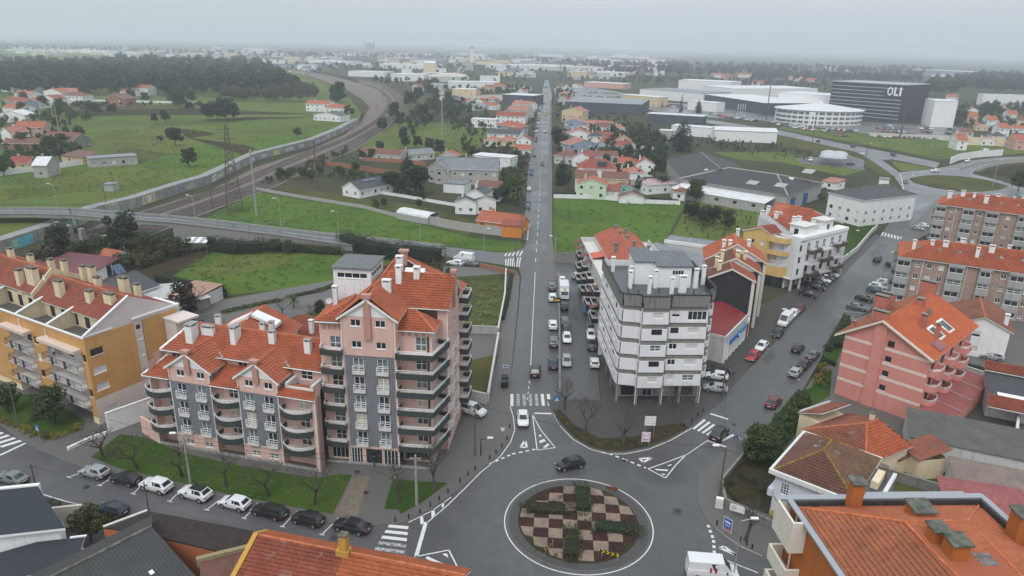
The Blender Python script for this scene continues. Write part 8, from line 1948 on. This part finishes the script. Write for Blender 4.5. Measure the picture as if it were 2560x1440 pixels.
# left terrace
for q in((520,303,11),(545,305,13),(568,304,15),(585,300,11)):tree('round',*q,'dark tree in the clump in the middle of the left fields','clump in the left fields',ZT,1.15)
tree('round',440,365,9,'solitary dark tree by the small field hut',z=ZT,wide=1.2);tree('round',474,418,8,'solitary dark tree near the graffiti wall',z=ZT,wide=1.1);trees('round',[(415,308,8),(387,308,6)],'narrow dark field tree near the clump','narrow field trees',ZT);tree('olive',402,358,4,'brownish bush beside the small field hut',z=ZT);tree('olive',745,345,6,'bare-brown tree by the railway walkway',z=ZT)
trees('round',[(435,262,12),(450,270,12),(480,258,10),(475,278,7),(330,250,9),(365,255,8),(215,252,11),(280,285,7),(230,285,8),(245,288,8),(60,255,8),(150,275,8),(110,270,9)],'dark tree along the lane to the left houses','trees by the left houses',ZT,wide=1.2)
trees('green',[(x,y)for x,y in((90,300),(120,305),(150,295),(180,300),(60,290),(20,300),(140,320),(200,350),(130,385),(160,372),(60,372),(85,420),(120,415),(30,410),(10,440),(150,400),(190,395))],'garden tree among the houses at the left edge','trees among the left houses',ZT,(5,9))
# woods: far masses
def wood(name,poly,n,h,z=0.0,m='wood',seed=1,per=26,wd=.34,sz=None):
    g=random.Random(seed);xs=[p[0]for p in poly];ys=[p[1]for p in poly];cl=[];tk=MB()
    def ins(x,y):
        c=False;j=len(poly)-1
        for i in range(len(poly)):
            (xi,yi),(xj,yj)=poly[i],poly[j]
            if(yi>y)!=(yj>y)and x<(xj-xi)*(y-yi)/(yj-yi)+xi:c=not c
            j=i
        return c
    k=0
    while k<n:
        x,y=g.uniform(min(xs),max(xs)),g.uniform(min(ys),max(ys))
        if not ins(x,y):continue
        k+=1;p=P(x,y,z);hh=h*g.uniform(.65,1.15);w=hh*wd
        for j in range(4):t=g.random()*6.3;r=w*.5*g.random();cl.append((p.x+math.cos(t)*r,p.y+math.sin(t)*r,z+hh*g.uniform(.45,.85),w*g.uniform(.5,.75)))
        if k%2==0:tk.tube((p.x,p.y,z),(p.x,p.y,z+hh*.6),.25,.15,3,0,False)
    t=thing(name,None,None);t['kind']='stuff'
    sz=sz or h*.085
    # leaf count per clump scales with its size so that crowns stay ragged
    cl2=[(a,b,c,r)for a,b,c,r in cl];rr=sum(c[3]**2 for c in cl2)/len(cl2)
    link('crowns',leaf_mesh('crowns',cl2,per/rr,sz,LEAF[m],seed,.3),t);tk.build('trunks',BARKG,t,False);return t
wood('pine_wood',[(100,240),(330,240),(560,246),(760,240),(745,222),(700,200),(660,178),(640,162),(600,158),(500,156),(420,158),(330,152),(240,166),(60,172),(0,200),(0,240)],900,19,ZT,'wood',3)
wood('pine_wood',[(560,256),(760,256),(800,246),(780,236),(700,228),(560,240)],120,12,ZT,'dry',8)
wood('far_wood',[(1560,190),(1700,196),(1900,190),(2100,190),(2300,196),(2330,188),(2260,176),(2000,172),(1700,164),(1560,160),(1440,158),(1300,150),(1300,158),(1440,168)],620,18,0,'wood',4)
wood('far_wood',[(2290,250),(2420,238),(2700,240),(2700,196),(2480,192),(2400,206),(2330,215)],330,20,0,'wood',5)
wood('far_wood',[(1880,206),(2080,206),(2300,210),(2300,200),(2050,196),(1880,196)],200,16,0,'wood',6)
wood('far_wood',[(2380,330),(2420,300),(2700,310),(2700,262),(2480,262),(2390,290)],90,9,0,'dark',7)
wood('far_wood',[(0,128),(300,132),(640,146),(900,150),(1300,152),(1300,146),(900,140),(640,136),(300,124),(0,114)],420,17,0,'wood',9,16)
wood('far_wood',[(-40,150),(130,160),(130,200),(-40,215)],60,16,ZT,'wood',10)
wood('scrub',[(900,200),(1090,205),(1100,225),(960,214)],40,9,0,'dark',11)
wood('scrub',[(650,158),(960,166),(1300,172),(1560,176),(1560,190),(1300,188),(960,182),(660,174)],110,12,0,'wood',12)
wood('scrub',[(1390,190),(1560,196),(1700,206),(1900,222),(2090,232),(2090,220),(1900,208),(1700,196),(1400,182)],110,9,0,'wood',13)
wood('scrub',[(1740,372),(1960,388),(1960,366),(1740,352)],40,3,0,'green',14);wood('scrub',[(640,470),(690,448),(790,405),(870,372),(880,382),(800,418),(700,460)],60,3,0,'olive',15);wood('scrub',[(1090,290),(1220,290),(1220,262),(1090,268)],40,7,0,'green',16)
wood('scrub',[(180,270),(480,266),(600,275),(600,270),(440,262),(180,262)],60,4,ZT,'dark',17);wood('scrub',[(1960,440),(2060,470),(2080,520),(2030,500)],18,2.5,0,'olive',18)
wood('garden_scrub',[(1170,320),(1330,250),(1345,262),(1312,470),(1240,440),(1150,360)],120,4,0,'green',21);wood('garden_scrub',[(1390,400),(1400,300),(1470,260),(1560,300),(1660,340),(1660,440),(1560,460),(1500,430)],260,4.5,0,'green',22);wood('garden_scrub',[(1480,330),(1680,350),(1660,430),(1560,420)],120,6,0,'dark',23)
wood('garden_scrub',[(820,430),(900,440),(1060,470),(1060,505),(950,470),(820,460)],70,3,0,'green',24);wood('garden_scrub',[(1020,300),(1090,250),(1180,262),(1180,300),(1100,300),(1000,372)],70,8,0,'dark',25);wood('garden_scrub',[(0,445),(0,260),(200,262),(230,300),(180,400)],200,5,ZT,'green',26);wood('garden_scrub',[(2400,262),(2600,262),(2600,350),(2400,330)],110,6,0,'green',27);wood('garden_scrub',[(0,690),(120,640),(240,640),(440,610),(460,640),(300,690),(150,660)],130,3.5,0,'olive',28)
wood('garden_scrub',[(1560,196),(1880,200),(2080,206),(2080,222),(1840,214),(1560,210)],90,9,0,'wood',29);wood('garden_scrub',[(1000,664),(1110,652),(1140,690),(1120,720),(1060,690)],40,2,0,'olive',30)
wood('garden_scrub',[(1060,238),(1140,236),(1250,246),(1330,230),(1330,216),(1240,225),(1060,225)],60,8,0,'dark',31);wood('garden_scrub',[(1388,300),(1392,225),(1430,215),(1440,250),(1405,262),(1410,300)],50,6,0,'green',32);wood('garden_scrub',[(1110,300),(1230,300),(1215,345),(1130,330)],50,5,0,'green',33);wood('garden_scrub',[(1290,500),(1240,470),(1290,400),(1315,400)],50,4,0,'green',34)
wood('garden_scrub',[(650,176),(760,170),(1000,172),(1330,180),(1330,212),(1100,205),(960,196),(860,182)],150,9,0,'wood',35,14);wood('garden_scrub',[(1395,184),(1700,192),(1700,214),(1560,212),(1395,210)],110,8,0,'wood',36,14);wood('garden_scrub',[(1750,340),(1990,372),(2060,400),(1960,402),(1780,375)],90,2.5,0,'olive',37,14);wood('garden_scrub',[(1720,520),(1900,540),(1850,600),(1700,600)],50,1.4,0,'olive',38,14);wood('garden_scrub',[(1100,395),(1230,340),(1300,340),(1300,470),(1180,440)],60,4,0,'olive',39,16)
for k,(pl_,z_,n_,m_)in enumerate((([(520,545),(640,482),(905,524),(1180,598),(1290,612),(1110,612),(700,568)],0,420,'green'),([(1386,505),(1700,512),(1640,650),(1386,648)],0,260,'olive'),([(420,690),(530,632),(870,645),(900,688),(570,735)],0,260,'lime'),([(10,505),(10,450),(330,405),(700,320),(850,308),(640,378),(430,455)],ZT,600,'green'),([(180,400),(180,330),(420,300),(800,292),(620,330),(400,380)],ZT,400,'olive'),([(1142,695),(1262,688),(1245,825),(1142,822)],.13,160,'olive'),([(1725,510),(1895,525),(1840,635),(1690,620)],0,200,'green'),([(235,1140),(300,1090),(560,1160),(875,1190),(832,1280),(580,1234)],.14,260,'lime'),([(935,345),(1000,308),(1215,312),(1190,372),(1110,395)],0,250,'green'),([(1960,318),(2180,342),(2500,355),(2480,385),(2350,394),(2100,348)],0,300,'olive'))):
    wood('grass_tufts',pl_,int(n_*.6),.45 if k!=7 else .16,z_,'tuft',50+k,6,1.8,.16 if k!=7 else .05)
# ================================================================== poles, lamps, wires, signs, people
WOODP=plain('pole_wood',(.1,.085,.07),.9,.2);CPOLE=plain('pole_concrete',(.27,.265,.25),.85,.15);BLACKM=plain('black_metal',(.015,.015,.016),.5,.1)
def top_z(bx,by,ty,z=0.0):
    p=P(bx,by,z);d=ray(bx,ty);return CAM_H+p.y*d[2]/d[1]
TOPS={}
def pole(key,lab,bx,by,ty,m,r=.14,lamp=0,z=0.0,arm=0,group=None,cat='pole'):
    p=P(bx,by,z);h=top_z(bx,by,ty,z)-z
    t=thing('street_lamp' if lamp else 'utility_pole',lab,'lamp' if lamp else cat,tuple(p),0,group)
    MB().tube((0,0,0),(0,0,h),r,r*.65,8).build('post',m,t,False)
    if lamp:
        MB().tube((0,0,h-.1),(lamp*1.1,0,h+.25),.05,.04,6).build('arm',m,t,False);MB().box(min(lamp*.9,lamp*1.7),max(lamp*.9,lamp*1.7),-.16,.16,h+.2,h+.34).build('lamp_head',WHITE_CL,t,False)
    for k in range(arm):MB().box(-.7,.7,-.05,.05,h-.5-k*.6,h-.38-k*.6).build('crossarm',m,t,False)
    TOPS[key]=p+Vector((0,0,h-.2));return t
GL='street lamps'
for q in(('a','pale concrete pole standing in the lawn before the pink row',476,1207,1088,CPOLE,.17,-1,.13,1),('b','dark wooden pole behind the slate roof',95,1240,1160,WOODP,.13,0,.1,1),('c','thin grey pole beside the flat brown roof',372,1276,1205,WOODP,.11,0,.1,0),('d','twin concrete pole on the corner lawn',1042,1262,1138,CPOLE,.2,0,.13,1),('e','wooden pole on the forecourt beside the pink tower',1187,1140,1010,WOODP,.13,0,.13,1),('f','short modern lamp with white arm on the forecourt',1202,1138,1098,BLACKM,.09,1,.13,0),('g','wooden pole at the lawn edge of the orange block',48,1070,962,WOODP,.14,0,.13,1),('h','wooden pole with white lamp head by the villa wall',1797,1250,1118,WOODP,.14,-1,.13,1),('i','tall thin grey street lamp in the lower right',1832,1452,1300,GALV,.08,1,.13,0),('j','wooden pole on the pavement beside the bank',1805,992,905,WOODP,.14,0,.13,1),('k','wooden pole between the parked cars by the terrace houses',1931,858,775,WOODP,.14,1,.13,0),('l','pole beside the slanted car row',2040,752,690,WOODP,.14,1,.13,1),('m','grey street lamp by the brown block bays',2203,712,632,GALV,.1,1,.1,0),('n','pole with lamp before the small grey house',2120,645,578,WOODP,.13,1,.1,0),('o','lamp pole at the top of the car park stairs',1387,652,592,CPOLE,.13,-1,.1,1),('p','tall wooden pole at the side road corner',1288,682,598,WOODP,.14,0,0,1),('q','wooden pole by the orange cottage',1304,606,535,WOODP,.14,0,0,1),('r','lone wooden pole in the bright field',1420,553,500,WOODP,.12,0,0,0),('s','tall thin lamp above the side road by the panel van',1209,656,573,GALV,.09,1,0,0),('t','thin lamp behind the tall dark hedge',1051,602,538,GALV,.09,-1,1,0),('u','thin lamp halfway down the bridge ramp',848,605,530,GALV,.09,-1,1.8,0),('v','thin lamp on the bridge ramp above the meadow',705,588,498,GALV,.09,-1,3.2,0),('w','thin lamp in the middle of the bridge',490,564,490,GALV,.09,-1,5.3,0),('x','thin lamp on the left part of the bridge',147,538,462,GALV,.09,-1,6.2,0),('y','leaning concrete pole beside the left barn',148,330,248,CPOLE,.3,0,ZT,0),('z','big concrete line pole by the railway',642,540,374,CPOLE,.4,0,0,3),('A','dark steel line pole behind the carport house',793,474,352,WOODP,.32,0,0,2),('B','pale tall pole in the pasture left of the far road',1106,372,250,CPOLE,.4,0,0,1),('C','dark pole standing in the left meadow',265,508,452,WOODP,.13,0,ZT,0),('D','pole beside the tiny field hut',288,490,430,WOODP,.12,0,ZT,0),('E','lamp near the works building corner',2185,560,505,GALV,.1,1,0,0),('F','lamp at the edge of the far roundabout',2262,500,440,GALV,.12,1,0,0),('G','lamp right of the far roundabout island',2480,470,400,GALV,.12,1,0,0),('H','lattice-like dark mast before the dark office block',2250,345,270,WOODP,.5,0,0,2),('I','dark mast left of the round office',1915,300,215,WOODP,.5,0,0,3),('J','pole at the dual carriageway bend',2030,360,290,WOODP,.25,1,0,0),('K','pole on the right verge of the dual carriageway',2160,420,360,WOODP,.2,1,0,0),('L','first lamp up the left side of the far road',1314,470,410,WOODP,.15,1,0,0),('M','second lamp up the left side of the far road',1328,380,330,WOODP,.18,1,0,0),('N','first pole up the right side of the far road',1381,420,365,WOODP,.15,0,0,1),('O','second pole up the right side of the far road',1382,330,290,WOODP,.18,0,0,1)):pole(*q)
def wire(lab,a,b,sag=.8,dz=0.0):
    A,B=TOPS[a]+Vector((0,0,dz)),TOPS[b]+Vector((0,0,dz));mb=MB();pr=A
    for k in range(1,13):t=k/12;q=A.lerp(B,t)-Vector((0,0,4*sag*t*(1-t)));mb.tube(pr,q,.025,n=3,cap=False);pr=q
    tag(mb.build('overhead_cable',BLACKM,None,False),lab,'cable')
for a,b,lb in(('a','d','sagging cable across the front of the pink buildings'),('g','a','cable from the orange block pole to the lawn pole'),('d','e','cable from the corner lawn pole to the forecourt pole'),('b','c','cable over the bottom left street'),('e','h','cable spanning the roundabout to the villa pole'),('h','j','cable along the pavement of the right-hand road'),('j','k','cable between the bank pole and the next pole'),('k','l','cable past the terrace houses'),('l','n','cable past the yellow building'),('p','o','cable crossing the straight road'),('q','p','cable beside the orange cottage')):wire(lb,a,b)
wire('second sagging cable below the first on the pink buildings','a','d',1.0,-.5)
# lattice pylon and catenary masts on the railway
p=P(588,528);h=top_z(588,528,312);t=thing('lattice_pylon','tall steel lattice pylon beside the railway','pylon',tuple(p),.4);c4=((-1,-1),(1,-1),(1,1),(-1,1));w_=lambda z:2.4*(1-z/h)+.35
for sx,sy in c4:MB().tube((sx*w_(0),sy*w_(0),0),(sx*w_(h),sy*w_(h),h),.22,.16,4).build('leg',WOODP,t,False)
mb=MB();n=14
for k in range(n):
    z0,z1=h*k/n,h*(k+1)/n
    for i in range(4):
        a,b=c4[i],c4[(i+1)%4];mb.tube((a[0]*w_(z0),a[1]*w_(z0),z0),(b[0]*w_(z1),b[1]*w_(z1),z1),.09,n=3,cap=False);mb.tube((b[0]*w_(z0),b[1]*w_(z0),z0),(a[0]*w_(z1),a[1]*w_(z1),z1),.09,n=3,cap=False)
stuff(mb.build('bracing',WOODP,t,False))
for k,z in enumerate((h-1.5,h-4.5,h-7.5)):MB().tube((-3.2,0,z),(3.2,0,z),.1,n=4).build('crossarm',WOODP,t,False)
cl=spline([a.lerp(b,.4)for a,b in zip(left,right)],6);acc=0;i=0
mm=MB().tube((0,0,0),(0,0,8.5),.16,.12,6).mesh('mast',[WOODP]);am=MB().tube((0,0,7.6),(3.2,0,7.9),.06,n=4).tube((0,0,6.6),(3.0,0,7.8),.05,n=4).mesh('bracket',[WOODP])
for a,b in zip(cl,cl[1:]):
    acc+=(b-a).length
    if acc>42 and a.y<900:
        acc=0;i+=1;d=b-a;o=Vector((-d.y,d.x,0)).normalized()*(9 if i%2 else-10)
        t=thing('catenary_mast','slim dark overhead-line mast beside the railway tracks','mast',tuple(a+o),math.atan2(-o.y,-o.x),'overhead-line masts');link('mast',mm,t);link('bracket',am,t)
# freight wagons on the bend
wl2=spline([Vector((*P2(x,y),0))for x,y in((760,177),(800,183),(850,193),(893,207))],20);WG=plain('wagon_brown',(.07,.05,.045),.8,.2);acc=0
for a,b in zip(wl2,wl2[1:]):
    acc+=(b-a).length
    if acc>=15:
        acc=0;d=b-a;t=thing('freight_wagon','dark brown freight wagon in the train on the railway bend','wagon',tuple(a),math.atan2(d.y,d.x),'wagons of the freight train');MB().box(-6.6,6.6,-1.4,1.4,1.1,4.2).build('body',WG,t,False)
        for s in(-4.6,4.6):MB().box(s-1.2,s+1.2,-1.1,1.1,.2,1.1).build('bogie',BLACKM,t,False)
lot((676,205),(690,180),12,'car in the storage yard beyond the pine wood','stored cars beyond the wood');lot((700,208),(712,182),14,'car in the storage yard beyond the pine wood','stored cars beyond the wood')
# signs
BLUES=plain('sign_blue',(.015,.12,.36),.4,.03);YELS=plain('sign_yellow',(.6,.38,.02),.4,.03)
def sign(name,lab,bx,by,w,h,zb,faces,z=.13,posts=1,yaw=0.0,cat='sign'):
    """board of size w x h, lower edge at zb; faces: list of (x0,x1,z0,z1,material) marks in front of the board"""
    p=P(bx,by,z);t=thing(name,lab,cat,tuple(p),yaw)
    for k in range(posts):x=0 if posts==1 else(-w*.4+k*w*.8);MB().tube((x,.03,0),(x,.03,zb+h),.04,n=6).build('post',GALV,t,False)
    MB().box(-w/2,w/2,-.03,-.012,zb,zb+h).build('board',faces[0],t,False)
    for i,f in enumerate(faces[1:]):
        if len(f)==5:MB().box(f[0],f[1],-.04-.002*i,-.031,f[2],f[3]).build('mark',f[4],t,False)
        else:MB().poly([(x,-.036-.002*i,q)for x,q in f[0]]).build('mark',f[1],t,False)
    return t
for lb,bx,by,yw in(('blue pedestrian crossing sign on the lawn of the orange block',101,1106,-.5),('blue pedestrian crossing sign at the head of the wedge',1391,1030,0),('blue pedestrian crossing sign beside the right-hand zebra',1834,1132,.6),('blue crossing sign by the far zebra on the right',2250,512,.3)):
    sign('crossing_sign',lb,bx,by,.9,.9,1.9,[BLUES,([(-.34,1.98),(.34,1.98),(0,2.66)],WHITE_CL),([(-.1,2.02),(.12,2.02),(.04,2.45),(-.05,2.45)],BLACKM)],yaw=yw)
for lb,bx,by,yw in(('yellow and black chevron board on the left of the roundabout',1371,1380,1.0),('yellow and black chevron board at the front of the roundabout',1524,1398,-.35)):
    sign('chevron_board',lb,bx,by,2.3,.5,.6,[BLACKM]+[([(-1.05+k*.55,.63),(-.8+k*.55,.63),(-.55+k*.55,.85),(-.8+k*.55,1.07),(-1.05+k*.55,1.07),(-.8+k*.55,.85)],YELS)for k in range(4)],.25,2,yw)
sign('rusty_barrier','rusty steel board on the rim of the roundabout',1530,1228,1.6,.5,.2,[plain('rust_plate',(.16,.05,.02),.8,.3)],.16,2,-.4,'barrier');sign('road_sign','back of a grey sign on the far rim of the roundabout',1352,1212,1.2,.4,.5,[ZINC],.16,2,.3)
sign('direction_sign','stack of white direction boards on the wedge',1622,1092,1.7,1.6,1.9,[ZINC]+[(-.8,.8,1.95+k*.4,2.27+k*.4,WHITE_CL)for k in range(4)],posts=2);PKP=plain('poster_pink',(.62,.4,.5),.5,.05)
sign('poster_board','pink advertising poster on the wedge',1613,1113,1.25,1.6,.6,[WHITE_CL,(-.56,.56,.68,2.12,PKP),(-.4,.4,1.1,1.5,plain('poster_light',(.7,.58,.66),.5,.05)),(-.3,.3,1.75,1.95,WHITE_CL)],posts=2)
sign('poster_board','blue and red event poster on the pavement by the villa',1816,1336,1.2,1.8,.5,[WHITE_CL,(-.54,.54,.85,2.24,plain('poster_blue',(.04,.12,.4),.5,.2)),(-.54,.54,.56,.83,plain('poster_red',(.5,.12,.1),.5,.1)),(-.35,.35,1.6,1.85,WHITE_CL),(-.3,.3,1.2,1.35,PKP)],posts=2,yaw=-.9)
sign('town_sign','white advertising panel leaning on the villa wall',1840,1295,1.8,1.0,.9,[WHITE_CL,(-.7,-.1,1.1,1.7,GREYW)],posts=2,yaw=-.5);sign('hoarding','dark hoarding above the car park wall',1391,783,1.6,1.2,2.4,[BLACKM,(-.6,.6,2.8,3.2,YELS)],posts=2);sign('road_sign','white sign with arms on the pavement left of the straight road',1263,945,.9,.5,2.0,[WHITE_CL,(-.3,.3,2.1,2.4,BLUES)]);sign('road_sign','small triangular give-way sign at the kerb of the straight road',1256,1108,.8,.7,1.9,[ZINC,([(-.36,2.56),(.36,2.56),(0,1.95)],WHITE_CL)])
t=thing('utility_cabinet','white utility cabinet at the foot of the villa pole','cabinet',tuple(P(1797,1268,.13)),-.3);MB().box(-.45,.45,-.25,.25,0,1.4).build('body',WHITE_CL,t);MB().box(-.4,-.02,-.27,-.252,.15,1.3).build('door',SLABW,t);MB().box(.02,.4,-.27,-.252,.15,1.3).build('door',SLABW,t)
for i,(x,y)in enumerate(((1262,956),(1261,968))):
    t=thing('rubbish_container','dark wheeled rubbish container, %s on the pavement'%('rear one','front one')[i],'bin',tuple(P(x,y,.13)),.05);MB().box(-.6,.6,-.4,.4,.15,1.1).build('body',BLACKM,t);MB().slab([(-.64,-.45,1.12),(.64,-.45,1.12),(.64,.45,1.3),(-.64,.45,1.3)],.08).build('lid',plain('bin_lid',(.03,.035,.04),.5),t)
    for s in(-.45,.45):MB().disc((s,-.3,.08),.08,8).build('wheel',TYRE,t,False)
bm=MB().tube((0,0,0),(0,0,.5),.09,.09,8).tube((0,0,.5),(0,0,.68),.13,.05,8).mesh('bollard',[BLACKM])
for x,y in((988,1304),(1022,1296),(1050,1283),(1076,1266),(1098,1250),(1120,1232),(1150,1206),(1170,1188),(1188,1175),(1224,1148),(1240,1134),(1255,1118),(1268,1100),(1274,1070),(1710,1066),(1730,1055),(1745,1040),(1757,1030),(1880,1372),(1866,1362),(1850,1352),(1792,1312)):tag(link('bollard',bm,None,tuple(P(x,y,.13))),'small black kerb bollard beside the roundabout','bollard','kerb bollards')
for i,x in enumerate((1843,1849,1855,1861)):
    t=thing('flagpole','white flagpole, %s of four by the dark-fronted hall'%OR[i],'flagpole',tuple(P(x,292)),0,'flagpoles');MB().tube((0,0,0),(0,0,11),.15,.08,6).build('pole',WHITE_CL,t,False);MB().box(0,.05,.1,1.4,6,10.6).build('flag',WHITE_CL,t,False)
for x,y in((1695,1278),(1560,1152),(915,1234),(893,1182),(216,1218),(836,1345),(1835,1062),(1790,1290)):struct('manhole_cover',MB().disc((*P2(x,y),.034 if y>1240 or x>1500 else .15),.38,14,2,.012),plain('manhole',(.03,.03,.032),.6,.2))
# people
SKIN=plain('skin',(.4,.24,.17),.6,.05)
def person(lab,x,y,z,yaw,topm,legm,step=.0):
    J=[((0,0,.95),.14),((0,0,1.2),.14),((0,0,1.42),.15),((0,0,1.52),.06),((0,0,1.6),.085),((0,-.01,1.72),.085),((.09,0,.9),.1),((.1,-step,.5),.065),((.1,step*.6-step,.06),.045),((.1,-.12-step*.4,.04),.04),((-.09,0,.9),.1),((-.1,step*.5,.5),.065),((-.1,step,.06),.045),((-.1,step-.14,.04),.04),((.2,0,1.4),.06),((.25,step*.4,1.12),.045),((.24,-.08,.86),.035),((-.2,0,1.4),.06),((-.25,-step*.4,1.12),.045),((-.24,-.1,.86),.035)]
    E=[(0,1),(1,2),(2,3),(3,4),(4,5),(0,6),(6,7),(7,8),(8,9),(0,10),(10,11),(11,12),(12,13),(2,14),(14,15),(15,16),(2,17),(17,18),(18,19)]
    me=bpy.data.meshes.new('person');me.from_pydata([j[0]for j in J],E,[])
    def cm(n):
        t=NT(n);s=t.new('ShaderNodeSeparateXYZ');t.l.new(t.co(),s.inputs[0])
        return t.out(t.ramp(t.mapr(s.outputs['Z'],0,2,0,1),[(0,(.02,.02,.02)),(.05,legm),(.47,legm),(.471,topm),(.755,topm),(.756,(.4,.24,.17)),(.84,(.4,.24,.17)),(.85,(.03,.02,.015))]),.8)
    o=link('person',me,None,tuple(P(x,y,z)),yaw);sk=o.modifiers.new('Skin','SKIN');o.modifiers.new('Sub','SUBSURF').levels=1;o.modifiers[-1].render_levels=1
    for v,j in zip(me.skin_vertices[0].data,J):v.radius=(j[1],j[1]*.8)
    for r in o.modifiers['Skin'].id_data.data.skin_vertices[0].data:r.use_root=False
    me.skin_vertices[0].data[0].use_root=True;me.materials.append(mk('clothes_'+lab[:18],cm));tag(o,lab,'person')
person('person in dark clothes walking on the pavement beside the bank',1832,948,.13,.6,(.02,.02,.025),(.12,.12,.13),.22)
person('person in dark jacket and jeans at the tower entrance',936,1166,.13,2.6,(.012,.015,.03),(.03,.045,.09),.05)
person('person in white top leaning on the orange block balcony',137,893,8.7,.2,(.6,.6,.6),(.03,.05,.12),.0)
# ================================================================== damp air
hz=MB().box(-9000,9000,-300,9500,-1.5,100).build('haze',[],None,False);hz['kind']='stuff'
hm=bpy.data.materials.new('haze_air');hm.use_nodes=True;hm.node_tree.nodes.clear()
pv=hm.node_tree.nodes.new('ShaderNodeVolumePrincipled');pv.inputs['Color'].default_value=(.87,.94,1,1);pv.inputs['Density'].default_value=.00027;pv.inputs['Anisotropy'].default_value=.2
ho=hm.node_tree.nodes.new('ShaderNodeOutputMaterial');hm.node_tree.links.new(pv.outputs[0],ho.inputs['Volume']);hz.data.materials.append(hm)
